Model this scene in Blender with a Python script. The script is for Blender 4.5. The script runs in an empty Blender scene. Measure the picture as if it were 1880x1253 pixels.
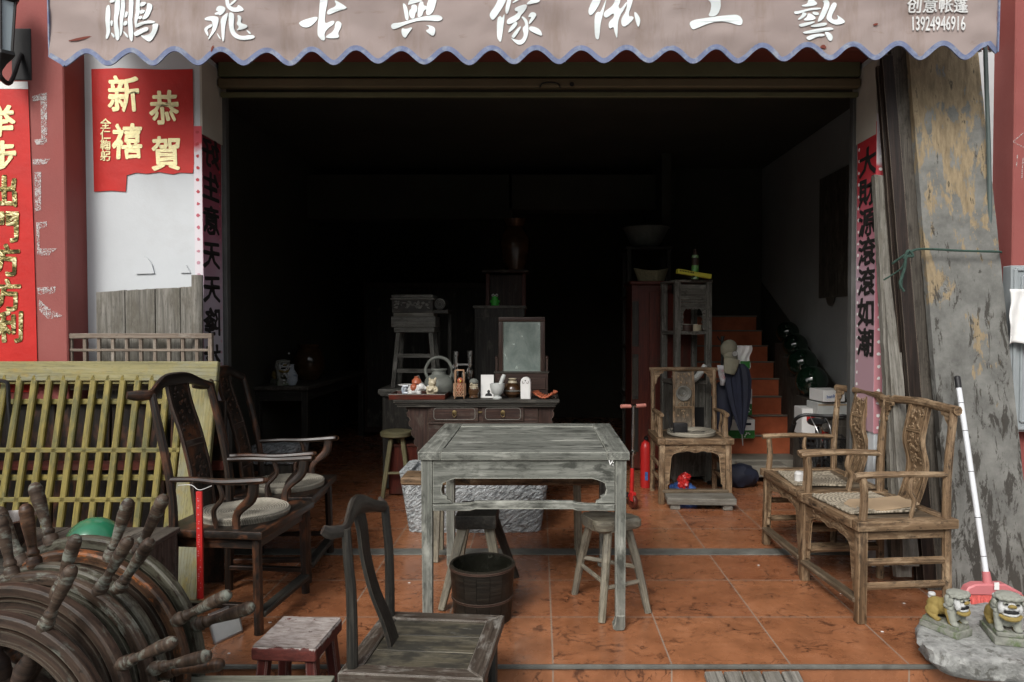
import bpy, bmesh, math, random
from mathutils import Vector, Matrix, Euler, noise as mnoise
R = math.radians
random.seed(7)
sc = bpy.context.scene
COL = sc.collection

# ---------------------------------------------------------------- camera, sky, sun, exposure
CAM_H, PITCH, FPX = 1.36, math.atan(31/1304), 1304.0      # focal length in pixels of the 1880 px frame
cam_d = bpy.data.cameras.new('camera'); cam = bpy.data.objects.new('camera', cam_d); COL.objects.link(cam)
cam.location = (0, 0, CAM_H); cam.rotation_euler = (R(90) - PITCH, 0, 0)
cam_d.sensor_width = 36; cam_d.lens = FPX/1880*36
cam_d.shift_x = -50/1880
cam_d.clip_start = .05; cam_d.clip_end = 500
sc.camera = cam
SUN_EL, SUN_AZ = R(40), R(203)      # azimuth measured from +Y clockwise: the light comes from behind the camera and a little from the left
w = bpy.data.worlds.new("World"); sc.world = w; w.use_nodes = True
nt = w.node_tree; nt.nodes.clear()
wo = nt.nodes.new('ShaderNodeOutputWorld'); bg = nt.nodes.new('ShaderNodeBackground')
sky = nt.nodes.new('ShaderNodeTexSky'); sky.sky_type = 'NISHITA'; sky.sun_disc = False
sky.sun_elevation = SUN_EL; sky.sun_rotation = SUN_AZ; sky.dust_density = 4.0; sky.air_density = 1.0; sky.ozone_density = 1.0
hs = nt.nodes.new('ShaderNodeHueSaturation'); hs.inputs['Saturation'].default_value = .32   # overcast: the blue is veiled by cloud
nt.links.new(sky.outputs[0], hs.inputs['Color']); nt.links.new(hs.outputs[0], bg.inputs[0])
bg.inputs[1].default_value = .115
nt.links.new(bg.outputs[0], wo.inputs[0])
sd = bpy.data.lights.new('sun', 'SUN'); sd.energy = 1.25; sd.angle = R(22); sd.color = (1, .97, .93)
sun = bpy.data.objects.new('sun', sd); COL.objects.link(sun)
sdir = Vector((math.sin(SUN_AZ)*math.cos(SUN_EL), math.cos(SUN_AZ)*math.cos(SUN_EL), math.sin(SUN_EL)))
sun.rotation_euler = sdir.to_track_quat('Z', 'Y').to_euler()
sc.view_settings.view_transform = 'Standard'; sc.view_settings.look = 'None'
sc.view_settings.exposure = .60; sc.view_settings.gamma = 1
sc.render.engine = 'CYCLES'
sc.cycles.max_bounces = 6; sc.cycles.diffuse_bounces = 4; sc.cycles.glossy_bounces = 3; sc.cycles.transmission_bounces = 5
sc.cycles.use_denoising = True; sc.cycles.sample_clamp_indirect = 4

# ---------------------------------------------------------------- helpers
CP, SP = math.cos(PITCH), math.sin(PITCH)
def W(u, v, Y):                       # point of the place at depth Y seen at photo pixel (u, v)
    a, b = (u - 990)/FPX, (626 - v)/FPX
    d = Vector((a, CP + b*SP, -SP + b*CP))
    t = Y/d.y
    return Vector((0, 0, CAM_H)) + d*t
def F(u, v, z=0.0):                   # point at height z seen at photo pixel (u, v)
    a, b = (u - 990)/FPX, (626 - v)/FPX
    d = Vector((a, CP + b*SP, -SP + b*CP))
    t = (z - CAM_H)/d.z
    return Vector((0, 0, CAM_H)) + d*t

def tag(o, label=None, cat=None, group=None, kind=None):
    if label: o['label'] = label
    if cat: o['category'] = cat
    if group: o['group'] = group
    if kind: o['kind'] = kind
    return o
def T(name, label, cat, loc=(0, 0, 0), rz=0, group=None, rot=None):
    o = bpy.data.objects.new(name, None); COL.objects.link(o)
    o.empty_display_size = .1
    o.location = loc; o.rotation_euler = rot if rot else (0, 0, rz)
    return tag(o, label, cat, group)
def dup(root, label, loc, rz=0, rot=None):
    def cp(o, par):
        c = o.copy(); COL.objects.link(c)
        if par: c.parent = par
        for ch in [x for x in bpy.data.objects if x.parent == o]: cp(ch, c)
        return c
    c = cp(root, None); c['label'] = label; c.location = loc; c.rotation_euler = rot if rot else (0, 0, rz)
    return c

def catmull(pts, sub, closed=False):
    pts = [Vector(p) for p in pts]
    n = len(pts); out = []
    if n < 3 and not closed: 
        return [pts[0].lerp(pts[-1], i/sub) for i in range(sub+1)] if n == 2 else pts
    rng = n if closed else n-1
    for i in range(rng):
        p1, p2 = pts[i], pts[(i+1) % n]
        p0 = pts[i-1] if (i > 0 or closed) else p1*2 - p2
        p3 = pts[(i+2) % n] if (i+2 < n or closed) else p2*2 - p1
        for k in range(sub):
            t = k/sub
            out.append(.5*((2*p1) + (p2-p0)*t + (2*p0-5*p1+4*p2-p3)*t*t + (3*p1-p0-3*p2+p3)*t**3))
    if not closed: out.append(pts[-1])
    return out
def chaikin(poly, it=2):
    p = [Vector(q) for q in poly]
    for _ in range(it):
        q = []
        for i in range(len(p)):
            a, b = p[i], p[(i+1) % len(p)]
            q += [a*.75+b*.25, a*.25+b*.75]
        p = q
    return p

class MB:
    """collects shapes in one bmesh; every vertex keeps 'gco', its place along the grain of its own piece"""
    def __init__(s):
        s.bm = bmesh.new(); s.g = s.bm.verts.layers.float_vector.new('gco')
    def merge(s, tb, M=None, perm=(0, 1, 2), gl=None):
        off = Vector((random.uniform(0, 30), random.uniform(0, 30), random.uniform(0, 30)))
        mp = {}
        for v in tb.verts:
            n = s.bm.verts.new((M @ v.co) if M else v.co)
            c = Vector(v[gl]) if gl else Vector((v.co[perm[0]], v.co[perm[1]], v.co[perm[2]]))
            n[s.g] = c + off; mp[v] = n
        for f in tb.faces:
            try: s.bm.faces.new([mp[v] for v in f.verts])
            except ValueError: pass
        tb.free(); return s
    def box(s, c, size, rot=None, bev=.003, seg=1, grain=None, M=None, top=1.0, jit=0):
        tb = bmesh.new(); bmesh.ops.create_cube(tb, size=1)
        for v in tb.verts:
            k = top if v.co.z > 0 else 1
            v.co = Vector((v.co.x*size[0]*k, v.co.y*size[1]*k, v.co.z*size[2]))
            if jit: v.co += Vector([random.uniform(-jit, jit) for _ in range(3)])
        b = min(bev, min(size)*.45)
        if b > 0: bmesh.ops.bevel(tb, geom=tb.edges[:], offset=b, segments=seg, affect='EDGES', profile=.6)
        if rot is None: m = Matrix.Identity(3)
        elif isinstance(rot, (int, float)): m = Matrix.Rotation(rot, 3, 'Z')
        elif isinstance(rot, Matrix): m = rot.to_3x3()
        else: m = Euler(rot).to_matrix()
        mm = Matrix.Translation(Vector(c)) @ m.to_4x4()
        if M: mm = M @ mm
        ax = grain if grain is not None else max(range(3), key=lambda i: size[i])
        return s.merge(tb, mm, (ax, (ax+1) % 3, (ax+2) % 3))
    def beam(s, p0, p1, w, h, up=(0, 0, 1), bev=.003, w1=None, h1=None, seg=1):
        p0, p1, up = Vector(p0), Vector(p1), Vector(up)
        x = p1-p0; L = x.length; x.normalize()
        if abs(x.dot(up)) > .98: up = Vector((0, 1, 0))
        y = up.cross(x).normalized(); z = x.cross(y)
        tb = bmesh.new(); bmesh.ops.create_cube(tb, size=1)
        w1 = w if w1 is None else w1; h1 = h if h1 is None else h1
        for v in tb.verts:
            e = v.co.x > 0
            v.co = Vector((v.co.x*L, v.co.y*(w1 if e else w), v.co.z*(h1 if e else h)))
        b = min(bev, min(w, h, w1, h1)*.45)
        if b > 0: bmesh.ops.bevel(tb, geom=tb.edges[:], offset=b, segments=seg, affect='EDGES', profile=.6)
        m = Matrix((x, y, z)).transposed().to_4x4(); m.translation = (p0+p1)/2
        return s.merge(tb, m)
    def tube(s, pts, r, n=8, sub=5, closed=False, flat=(1, 1), up=(0, 0, 1), smooth=True, wob=0):
        k = len(pts)
        rr = [r]*k if isinstance(r, (int, float)) else list(r)
        if smooth and (k > 2 or closed):
            P = catmull(pts, sub, closed)
            rv = [x.x for x in catmull([Vector((q, 0, 0)) for q in rr], sub, closed)]
        else: P = [Vector(p) for p in pts]; rv = rr
        m = len(P); tb = bmesh.new(); gl = tb.verts.layers.float_vector.new('gl')
        up = Vector(up); rings = []; dist = 0; prev = None
        for i in range(m):
            a, b = P[(i-1) % m] if (closed or i > 0) else P[i], P[(i+1) % m] if (closed or i < m-1) else P[i]
            t = (b-a).normalized()
            if prev is None:
                u0 = up if abs(t.dot(up)) < .95 else Vector((0, 1, 0)) if abs(t.y) < .9 else Vector((1, 0, 0))
                nn = (u0 - t*u0.dot(t)).normalized()
            else: nn = (prev - t*prev.dot(t)).normalized()
            prev = nn; bn = t.cross(nn)
            if i: dist += (P[i]-P[i-1]).length
            ring = []
            for j in range(n):
                a = 2*math.pi*j/n
                q = rv[i]*(1 + (random.uniform(-wob, wob) if wob else 0))
                ca, sa = math.cos(a)*q*flat[0], math.sin(a)*q*flat[1]
                v = tb.verts.new(P[i] + nn*ca + bn*sa); v[gl] = (dist, ca, sa); ring.append(v)
            rings.append(ring)
        for i in range(m if closed else m-1):
            A, B = rings[i], rings[(i+1) % m]
            for j in range(n): tb.faces.new((A[j], A[(j+1) % n], B[(j+1) % n], B[j]))
        if not closed:
            tb.faces.new(rings[0][::-1]); tb.faces.new(rings[-1])
        return s.merge(tb, None, gl=gl)
    def lathe(s, prof, n=20, M=None, closed=False, a0=0, a1=2*math.pi, cap=True):
        full = abs(a1-a0-2*math.pi) < 1e-6
        tb = bmesh.new(); gl = tb.verts.layers.float_vector.new('gl'); rings = []
        k = n if full else n+1
        for (r, z) in prof:
            ring = []
            for j in range(k):
                a = a0 + (a1-a0)*j/n
                v = tb.verts.new((r*math.cos(a), r*math.sin(a), z)); v[gl] = (a*max(.02, prof[len(prof)//2][0]), r, z); ring.append(v)
            rings.append(ring)
        cnt = len(rings) if closed else len(rings)-1
        for i in range(cnt):
            A, B = rings[i], rings[(i+1) % len(rings)]
            for j in range(n): tb.faces.new((A[j], A[(j+1) % k], B[(j+1) % k], B[j]))
        if not closed and full and cap:
            if prof[0][0] > 1e-5: tb.faces.new(rings[0][::-1])
            if prof[-1][0] > 1e-5: tb.faces.new(rings[-1])
        bmesh.ops.remove_doubles(tb, verts=tb.verts[:], dist=1e-6)
        return s.merge(tb, M, gl=gl)
    def prism(s, poly, t, M=None, bev=0, grain=0):
        tb = bmesh.new()
        lo = [tb.verts.new((p[0], p[1], 0)) for p in poly]; hi = [tb.verts.new((p[0], p[1], t)) for p in poly]
        n = len(poly)
        if bev: f0 = tb.faces.new(lo[::-1]); f1 = tb.faces.new(hi)
        else:
            from mathutils.geometry import tessellate_polygon
            for a, c, d in tessellate_polygon([[Vector((p[0], p[1], 0)) for p in poly]]):
                tb.faces.new((hi[a], hi[c], hi[d])); tb.faces.new((lo[d], lo[c], lo[a]))
        for i in range(n): tb.faces.new((lo[i], lo[(i+1) % n], hi[(i+1) % n], hi[i]))
        if bev: bmesh.ops.bevel(tb, geom=[e for e in tb.edges if len(e.link_faces) == 2 and (f1 in e.link_faces or f0 in e.link_faces)], offset=bev, segments=1, affect='EDGES')
        bmesh.ops.triangulate(tb, faces=[f for f in tb.faces if len(f.verts) > 4], ngon_method='EAR_CLIP')
        return s.merge(tb, M, (grain, 1-grain, 2))
    def blob(s, c, r, rot=None, sub=2, nz=0, ns=6, seed=0):
        tb = bmesh.new(); bmesh.ops.create_icosphere(tb, subdivisions=sub, radius=1)
        r = (r, r, r) if isinstance(r, (int, float)) else r
        m = Euler(rot).to_matrix() if rot else Matrix.Identity(3)
        for v in tb.verts:
            k = 1 + (nz*mnoise.noise(v.co*ns*.5 + Vector((seed*3.1, seed, 0))) if nz else 0)
            v.co = m @ Vector((v.co.x*r[0]*k, v.co.y*r[1]*k, v.co.z*r[2]*k)) + Vector(c)
        return s.merge(tb)
    def grid(s, fn, nu, nv, gfn=None):
        tb = bmesh.new(); V = [[tb.verts.new(fn(i/nu, j/nv)) for i in range(nu+1)] for j in range(nv+1)]
        for j in range(nv):
            for i in range(nu): tb.faces.new((V[j][i], V[j][i+1], V[j+1][i+1], V[j+1][i]))
        return s.merge(tb)
    def bold(s, body, size, M, r=.04, **k):      # brush-thick lettering: the glyph laid down several times, slightly shifted
        for i in range(7):
            a = i*2*math.pi/6; q = r*size if i else 0
            s.text(body, size, M @ Matrix.Translation((q*math.cos(a)*k.get('sx', 1), q*math.sin(a), .00025*i)), **k)
        return s
    def text(s, body, size, M, offset=.0, ext=.0006, sx=1.0, rough=0, space=1.0):
        c = bpy.data.curves.new('lettering', 'FONT'); c.body = body; c.size = size; c.offset = offset*size; c.extrude = ext; c.resolution_u = 2
        c.align_x = 'CENTER'; c.align_y = 'CENTER'; c.space_character = space
        o = bpy.data.objects.new('lettering', c); COL.objects.link(o)
        me = o.evaluated_get(bpy.context.evaluated_depsgraph_get()).to_mesh()
        tb = bmesh.new(); tb.from_mesh(me)
        for v in tb.verts:
            v.co.x *= sx
            if rough:
                q = Vector((v.co.x, v.co.y, 0))/size
                v.co.x += rough*size*mnoise.noise(q*5); v.co.y += rough*size*mnoise.noise(q*5+Vector((9, 3, 1)))
        o.evaluated_get(bpy.context.evaluated_depsgraph_get()).to_mesh_clear()
        bpy.data.objects.remove(o); bpy.data.curves.remove(c)
        return s.merge(tb, M)
    def build(s, name, m, parent=None, label=None, ang=35, smooth=True, loc=None):
        bmesh.ops.recalc_face_normals(s.bm, faces=s.bm.faces[:])
        me = bpy.data.meshes.new(name); s.bm.to_mesh(me); s.bm.free()
        if smooth:
            me.polygons.foreach_set('use_smooth', [True]*len(me.polygons)); me.set_sharp_from_angle(angle=R(ang))
        me.materials.append(m)
        o = bpy.data.objects.new(name, me); COL.objects.link(o)
        if parent: o.parent = parent
        if label: o['label'] = label
        if loc: o.location = loc
        return o
def frameM(o, x, y):                  # matrix with local x, y along the given directions
    x = Vector(x).normalized(); y = Vector(y); y = (y - x*y.dot(x)).normalized(); z = x.cross(y)
    m = Matrix((x, y, z)).transposed().to_4x4(); m.translation = Vector(o); return m
def wallM(o): return frameM(o, (1, 0, 0), (0, 0, 1))      # drawn upright, facing the street (-Y)

# ---------------------------------------------------------------- materials
def rgb(c): return (c[0], c[1], c[2], 1)
class NT:
    def __init__(s, name):
        s.m = bpy.data.materials.new(name); s.m.use_nodes = True; s.t = s.m.node_tree; s.t.nodes.clear()
        s.out = s.n('ShaderNodeOutputMaterial'); s.p = s.n('ShaderNodeBsdfPrincipled'); s.l(s.p.outputs[0], s.out.inputs[0])
    def n(s, t, **k):
        x = s.t.nodes.new(t)
        for a, b in k.items(): setattr(x, a, b)
        return x
    def l(s, a, b): s.t.links.new(a, b)
    def coord(s, kind='gco', scale=(1, 1, 1)):
        if kind == 'gco': o = s.n('ShaderNodeAttribute', attribute_name='gco').outputs['Vector']
        elif kind == 'world': o = s.n('ShaderNodeNewGeometry').outputs['Position']
        else: o = s.n('ShaderNodeTexCoord').outputs['Object']
        mp = s.n('ShaderNodeMapping'); mp.inputs['Scale'].default_value = scale; s.l(o, mp.inputs[0]); return mp.outputs[0]
    def noise(s, vec, scale, detail=4, rough=.55, dist=0):
        x = s.n('ShaderNodeTexNoise'); x.inputs['Scale'].default_value = scale; x.inputs['Detail'].default_value = detail
        x.inputs['Roughness'].default_value = rough; x.inputs['Distortion'].default_value = dist; s.l(vec, x.inputs['Vector']); return x.outputs['Fac']
    def ramp(s, fac, stops, interp='LINEAR'):
        x = s.n('ShaderNodeValToRGB'); cr = x.color_ramp; cr.interpolation = interp
        while len(cr.elements) < len(stops): cr.elements.new(.5)
        for e, (p, c) in zip(cr.elements, stops):
            e.position = p; e.color = rgb(c) if not isinstance(c, (int, float)) else (c, c, c, 1)
        s.l(fac, x.inputs[0]); return x.outputs[0]
    def mix(s, fac, a, b, mode='MIX'):
        x = s.n('ShaderNodeMix', data_type='RGBA', blend_type=mode)
        for v, i in ((fac, 0), (a, 6), (b, 7)):
            if isinstance(v, (int, float)): x.inputs[i].default_value = v
            elif isinstance(v, tuple): x.inputs[i].default_value = rgb(v)
            else: s.l(v, x.inputs[i])
        return x.outputs[2]
    def math(s, op, a, b=None):
        x = s.n('ShaderNodeMath', operation=op)
        for i, v in enumerate((a, b)):
            if v is None: continue
            if isinstance(v, (int, float)): x.inputs[i].default_value = v
            else: s.l(v, x.inputs[i])
        return x.outputs[0]
    def bump(s, h, strength=.2, dist=.01):
        x = s.n('ShaderNodeBump'); x.inputs['Strength'].default_value = strength; x.inputs['Distance'].default_value = dist
        s.l(h, x.inputs['Height']); s.l(x.outputs[0], s.p.inputs['Normal'])
    def set(s, col=None, rough=None, metal=None, spec=None):
        for k, v in (('Base Color', col), ('Roughness', rough), ('Metallic', metal), ('Specular IOR Level', spec)):
            if v is None: continue
            if isinstance(v, tuple): s.p.inputs[k].default_value = rgb(v)
            elif isinstance(v, (int, float)): s.p.inputs[k].default_value = v
            else: s.l(v, s.p.inputs[k])
        return s.m
def wood(name, d, m, l, wear=None, amt=.5, wsc=4, rough=.6, spec=.35, gs=(3, 66, 66), bump=.3, fleck=.4, soft=.07, dirt=None, damt=.4, edge=None, eamt=.8):
    s = NT(name); v = s.coord('gco', gs)
    g = s.noise(v, 1.0, 6, .62, .6)
    c = s.ramp(g, [(.28, d), (.5, m), (.72, l)])
    b = s.noise(s.coord('gco', (1, 2.2, 2.2)), wsc, 6, .68)
    if wear: c = s.mix(s.ramp(b, [(1-amt-soft, 0), (1-amt+soft, 1)]), c, wear)
    if dirt:
        b2 = s.noise(s.coord('gco', (1.3, 3, 3)), wsc*1.9, 7, .7, .3)
        c = s.mix(s.ramp(b2, [(1-damt-.06, 0), (1-damt+.07, 1)]), c, dirt)
    g3 = s.noise(s.coord('gco', (5, 120, 120)), 1.0, 3, .6)          # fine fibres
    c = s.mix(s.ramp(g3, [(.52, 0), (.66, .55)]), c, tuple(x*.45 for x in m))
    if edge:                                                          # paint and patina rubbed off along the edges
        bv = s.n('ShaderNodeBevel', samples=4); bv.inputs['Radius'].default_value = .007
        ge = s.n('ShaderNodeNewGeometry'); dp = s.n('ShaderNodeVectorMath', operation='DOT_PRODUCT'); s.l(bv.outputs[0], dp.inputs[0]); s.l(ge.outputs['Normal'], dp.inputs[1])
        en = s.noise(s.coord('gco', (9, 30, 30)), 1.0, 4, .7)
        em = s.ramp(s.math('ADD', s.math('SUBTRACT', 1, dp.outputs['Value']), s.math('MULTIPLY', s.math('SUBTRACT', en, .5), .22)), [(.04, 0), (.13, eamt)])
        c = s.mix(em, c, edge)
    f = s.noise(s.coord('gco', (30, 160, 160)), 1.0, 2)
    c = s.mix(s.math('MULTIPLY', s.ramp(f, [(.58, 0), (.7, 1)]), fleck), c, tuple(x*.35 for x in d))
    s.bump(s.math('ADD', g, s.math('MULTIPLY', b, .6)), bump, .006)
    rr = s.ramp(b, [(.3, max(.05, rough-.12)), (.7, min(1, rough+.12))])
    return s.set(c, rr, spec=spec)
def plain(name, c, rough=.5, metal=0, var=.15, sc_=8, bump=0, bsc=40, spec=.4, kind='gco', c2=None, amt=.5, soft=.08):
    s = NT(name); v = s.coord(kind)
    n = s.noise(v, sc_, 5, .6)
    col = s.ramp(n, [(.3, tuple(x*(1-var) for x in c)), (.7, tuple(min(1, x*(1+var)) for x in c))])
    if c2: col = s.mix(s.ramp(s.noise(v, sc_*.7, 6, .68, .2), [(1-amt-soft, 0), (1-amt+soft, 1)]), col, c2)
    if bump: s.bump(s.noise(v, bsc, 5, .6), bump, .008)
    return s.set(col, s.ramp(n, [(.3, max(.03, rough-.06)), (.7, min(1, rough+.06))]), metal, spec)
M = {}
M['darkwood'] = wood('dark_lacquered_wood', (.006, .005, .004), (.013, .010, .008), (.03, .02, .013), wear=(.105, .038, .015), amt=.42, wsc=5, rough=.40, dirt=(.032, .029, .025), damt=.30, spec=.5, edge=(.10, .040, .016), eamt=.6)
M['oldblack'] = wood('worn_black_wood', (.012, .011, .009), (.028, .026, .022), (.06, .057, .048), wear=(.11, .10, .085), amt=.36, rough=.55, dirt=(.05, .032, .02), damt=.36, edge=(.15, .135, .105), eamt=.6)
M['greytable'] = wood('weathered_grey_wood', (0.07238, 0.076, 0.06448), (0.1629, 0.1689, 0.1467), (0.3016, 0.3077, 0.2702), wear=(0.4102, 0.4161, 0.3669), amt=.37, wsc=3.2, rough=.62, dirt=(0.05067, 0.05308, 0.04447), damt=.44, gs=(2.4, 52, 52), edge=(0.4584, 0.4645, 0.4002), eamt=.7)
M['tan'] = wood('worn_tan_wood', (0.05624, 0.03479, 0.01892), (0.1631, 0.1033, 0.05677), (0.3037, 0.2055, 0.1212), wear=(0.3487, 0.2529, 0.1562), amt=.42, wsc=6, rough=.58, dirt=(0.03374, 0.02214, 0.01325), damt=.42, edge=(0.3711, 0.2635, 0.1562), eamt=.75)
M['tandark'] = wood('worn_brown_seat_wood', (0.03917, 0.02874, 0.01847), (0.09791, 0.07184, 0.04619), (0.1795, 0.1416, 0.09696), wear=(0.2285, 0.1847, 0.1293), amt=.4, rough=.55, dirt=(0.03808, 0.02566, 0.01571), damt=.38, edge=(0.2828, 0.2053, 0.1293), eamt=.7)
M['yellow'] = wood('flaking_yellow_paint', (0.08728, 0.07206, 0.01053), (0.1935, 0.1544, 0.02809), (0.2656, 0.2093, 0.04974), wear=(0.09869, 0.09606, 0.03218), amt=.46, wsc=6, rough=.55, dirt=(0.2504, 0.2196, 0.1287), damt=.26, gs=(4, 50, 50), edge=(0.3188, 0.2608, 0.117), eamt=.7)
M['yellowtop'] = wood('faded_yellow_green_board', (0.1239, 0.1111, 0.04114), (0.2231, 0.1985, 0.07541), (0.2809, 0.258, 0.1371), wear=(0.1983, 0.1985, 0.1371), amt=.46, wsc=3, rough=.6, dirt=(0.2479, 0.1866, 0.05142), damt=.40, gs=(2.6, 40, 40), edge=(0.2975, 0.2778, 0.1919), eamt=.6)
M['greyplank'] = wood('bare_grey_planks', (.075, .07, .058), (.175, .165, .142), (.28, .266, .235), wear=(.12, .11, .088), amt=.45, rough=.7, gs=(3, 60, 60), bump=.6, edge=(.30, .285, .25), eamt=.6)
M['lattice'] = wood('bare_brown_lattice_wood', (.09, .065, .047), (.19, .15, .115), (.29, .24, .19), wear=(.34, .31, .265), amt=.35, rough=.7, edge=(.34, .3, .25), eamt=.5)
M['palewood'] = wood('pale_stool_wood', (0.115, 0.1012, 0.069), (0.2472, 0.2242, 0.1667), (0.391, 0.3622, 0.2875), wear=(0.1495, 0.138, 0.1092), amt=.48, rough=.62, dirt=(0.07475, 0.06325, 0.04025), damt=.4, edge=(0.414, 0.3795, 0.299), eamt=.6)
M['olivewood'] = wood('olive_stool_wood', (.09, .08, .04), (.2, .18, .095), (.30, .275, .16), wear=(.16, .15, .1), amt=.4, rough=.6)
M['bucket'] = wood('stained_bucket_wood', (.006, .0055, .004), (.014, .012, .009), (.03, .026, .019), wear=(.06, .052, .04), amt=.28, rough=.45, gs=(3, 60, 60), edge=(.09, .075, .055), eamt=.6)
M['redbrown'] = wood('dark_red_brown_wood', (.014, .008, .006), (.036, .018, .013), (.07, .038, .028), wear=(.085, .07, .056), amt=.36, rough=.5, edge=(.16, .13, .1), eamt=.6)
M['redcab'] = wood('red_lacquer_wood', (0.0425, 0.0085, 0.0051), (0.0935, 0.017, 0.0102), (0.136, 0.034, 0.017), wear=(0.0595, 0.0238, 0.0153), amt=.4, rough=.45, edge=(0.153, 0.068, 0.0425), eamt=.5)
M['shelfgrey'] = wood('grey_shelf_wood', (0.048, 0.0468, 0.0396), (0.12, 0.1176, 0.102), (0.216, 0.2112, 0.1896), wear=(0.276, 0.2712, 0.246), amt=.36, rough=.6, dirt=(0.054, 0.048, 0.0396), damt=.42, edge=(0.324, 0.318, 0.282), eamt=.7)
M['redstool'] = wood('red_paint_wood', (.04, .009, .007), (.10, .020, .015), (.16, .036, .025), wear=(.24, .18, .155), amt=.34, rough=.55, soft=.04, edge=(.36, .3, .27), eamt=.8)
M['redstooltop'] = wood('worn_red_stool_top', (.22, .17, .15), (.38, .33, .30), (.5, .46, .43), wear=(.2, .05, .038), amt=.36, wsc=9, rough=.7, dirt=(.12, .09, .075), damt=.38, bump=.6)
M['greenbench'] = wood('pale_green_bench_wood', (.16, .17, .12), (.27, .28, .215), (.37, .38, .31), wear=(.19, .19, .15), amt=.45, rough=.7, dirt=(.07, .06, .045), damt=.3)
M['slab'] = wood('peeling_wall_board', (.16, .16, .145), (.255, .255, .235), (.36, .36, .33), wear=(.40, .315, .19), amt=.47, wsc=2.2, rough=.8, dirt=(.06, .056, .046), damt=.38, gs=(2.5, 18, 18), bump=.4, soft=.05)
M['darkplank'] = wood('old_dark_plank', (0.0322, 0.0276, 0.02185), (0.069, 0.0598, 0.0483), (0.115, 0.1035, 0.0851), wear=(0.1552, 0.1403, 0.115), amt=.38, rough=.7, dirt=(0.0207, 0.0161, 0.0115), damt=.4, edge=(0.1955, 0.1725, 0.1437), eamt=.6)
M['brownplank'] = wood('dark_brown_moulded_plank', (.007, .005, .004), (.018, .011, .008), (.04, .024, .017), wear=(.36, .34, .30), amt=.26, wsc=9, rough=.5, soft=.02, edge=(.22, .18, .14), eamt=.8)
M['wheel'] = wood('ship_wheel_wood', (0.01568, 0.0108, 0.00714), (0.0441, 0.027, 0.01836), (0.0833, 0.05616, 0.03876), wear=(0.1078, 0.1134, 0.0918), amt=.36, wsc=9, rough=.55, dirt=(0.01176, 0.00864, 0.00612), damt=.40, spec=.35, soft=.04, edge=(0.147, 0.1296, 0.0969), eamt=.7)
M['wheelorange'] = wood('ship_wheel_orange_paint', (.03, .017, .010), (.07, .036, .02), (.115, .065, .035), wear=(.30, .095, .022), amt=.40, wsc=10, rough=.45, dirt=(.018, .012, .008), damt=.44, soft=.035, edge=(.17, .13, .09), eamt=.7)
M['wheelgreen'] = wood('ship_wheel_green_grey', (.03, .029, .018), (.075, .072, .05), (.14, .135, .105), wear=(.21, .21, .175), amt=.36, wsc=9, rough=.5, dirt=(.025, .016, .010), damt=.46, soft=.04, edge=(.22, .2, .16), eamt=.7)
M['wheelhandle'] = wood('ship_wheel_handle_wood', (0.02264, 0.01558, 0.01029), (0.06174, 0.04007, 0.02675), (0.1132, 0.08348, 0.05968), wear=(0.1698, 0.1803, 0.1492), amt=.44, wsc=12, rough=.58, dirt=(0.01441, 0.01113, 0.008232), damt=.40, spec=.3, soft=.05)
M['blackmetal'] = plain('black_metal', (.015, .015, .015), .45, .3)
M['steel'] = plain('dull_steel', (.45, .45, .44), .35, .9)
M['chrome'] = plain('shiny_metal', (.6, .6, .58), .18, 1)
M['brass'] = plain('aged_brass', (.28, .21, .1), .4, .9, .3)
M['white'] = plain('white_plaster', (.54, .565, .58), .85, 0, .05, 3, .12, 60, kind='world', c2=(.47, .48, .48), amt=.3, soft=.15)
M['jamb'] = plain('beige_plaster', (.42, .39, .33), .85, 0, .1, 4, .1, 60, kind='world')
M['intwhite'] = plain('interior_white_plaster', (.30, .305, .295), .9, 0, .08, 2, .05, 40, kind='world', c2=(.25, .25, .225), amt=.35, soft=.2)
M['intdark'] = plain('dark_interior_plaster', (.055, .054, .042), .95, 0, .2, 2, kind='world')  # near black plaster for inner walls, ceiling and beams
M['redwall'] = plain('red_painted_plaster', (.26, .068, .06), .75, 0, .08, 2.5, .15, 90, kind='world', c2=(.30, .095, .083), amt=.4, soft=.2)
M['lintel'] = plain('dark_red_lintel_paint', (.16, .035, .022), .8, 0, .1, kind='world')
M['shutter'] = plain('dusty_green_shutter_metal', (.12, .118, .06), .5, .2, .12, 5, kind='world')
M['shutterbrown'] = plain('brown_shutter_rail', (.12, .093, .05), .5, .2, .12, 5, kind='world')
M['street'] = plain('street_concrete', (.22, .22, .21), .9, 0, .2, 3, .3, 30, kind='world')
M['stripgrey'] = plain('grey_threshold_stone', (.135, .135, .12), .7, 0, .3, 9, .3, 60, kind='world', c2=(.09, .085, .075), amt=.4)
M['concrete'] = plain('bare_concrete', (.21, .195, .16), .85, 0, .2, 5, .2, 40, kind='world')
def chisel():
    s = NT('chiselled_granite'); v = s.coord('object', (1, 1, 1))
    mp = s.n('ShaderNodeMapping'); mp.inputs['Rotation'].default_value = (0, R(38), 0); mp.inputs['Scale'].default_value = (1, 1, 1); s.l(v, mp.inputs[0])
    m2 = s.n('ShaderNodeMapping'); m2.inputs['Scale'].default_value = (20, 26, 62); s.l(mp.outputs[0], m2.inputs[0])
    n = s.noise(m2.outputs[0], 1, 3, .6, .5); g = s.noise(v, 140, 3)
    c = s.ramp(n, [(.36, (.20, .215, .22)), (.5, (.46, .49, .50)), (.65, (.57, .60, .61))]); c = s.mix(s.ramp(g, [(.5, 0), (.65, .3)]), c, (.2, .21, .21))  # relief put into the colour: shaded cuts, pale worn crests
    s.bump(n, 1.0, .05); return s.set(c, .9)
M['stone'] = chisel()
M['granite'] = plain('rough_granite_slab', (.30, .305, .29), .9, 0, .35, 30, 1.0, 60, c2=(.15, .15, .135), amt=.40, soft=.04)
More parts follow.
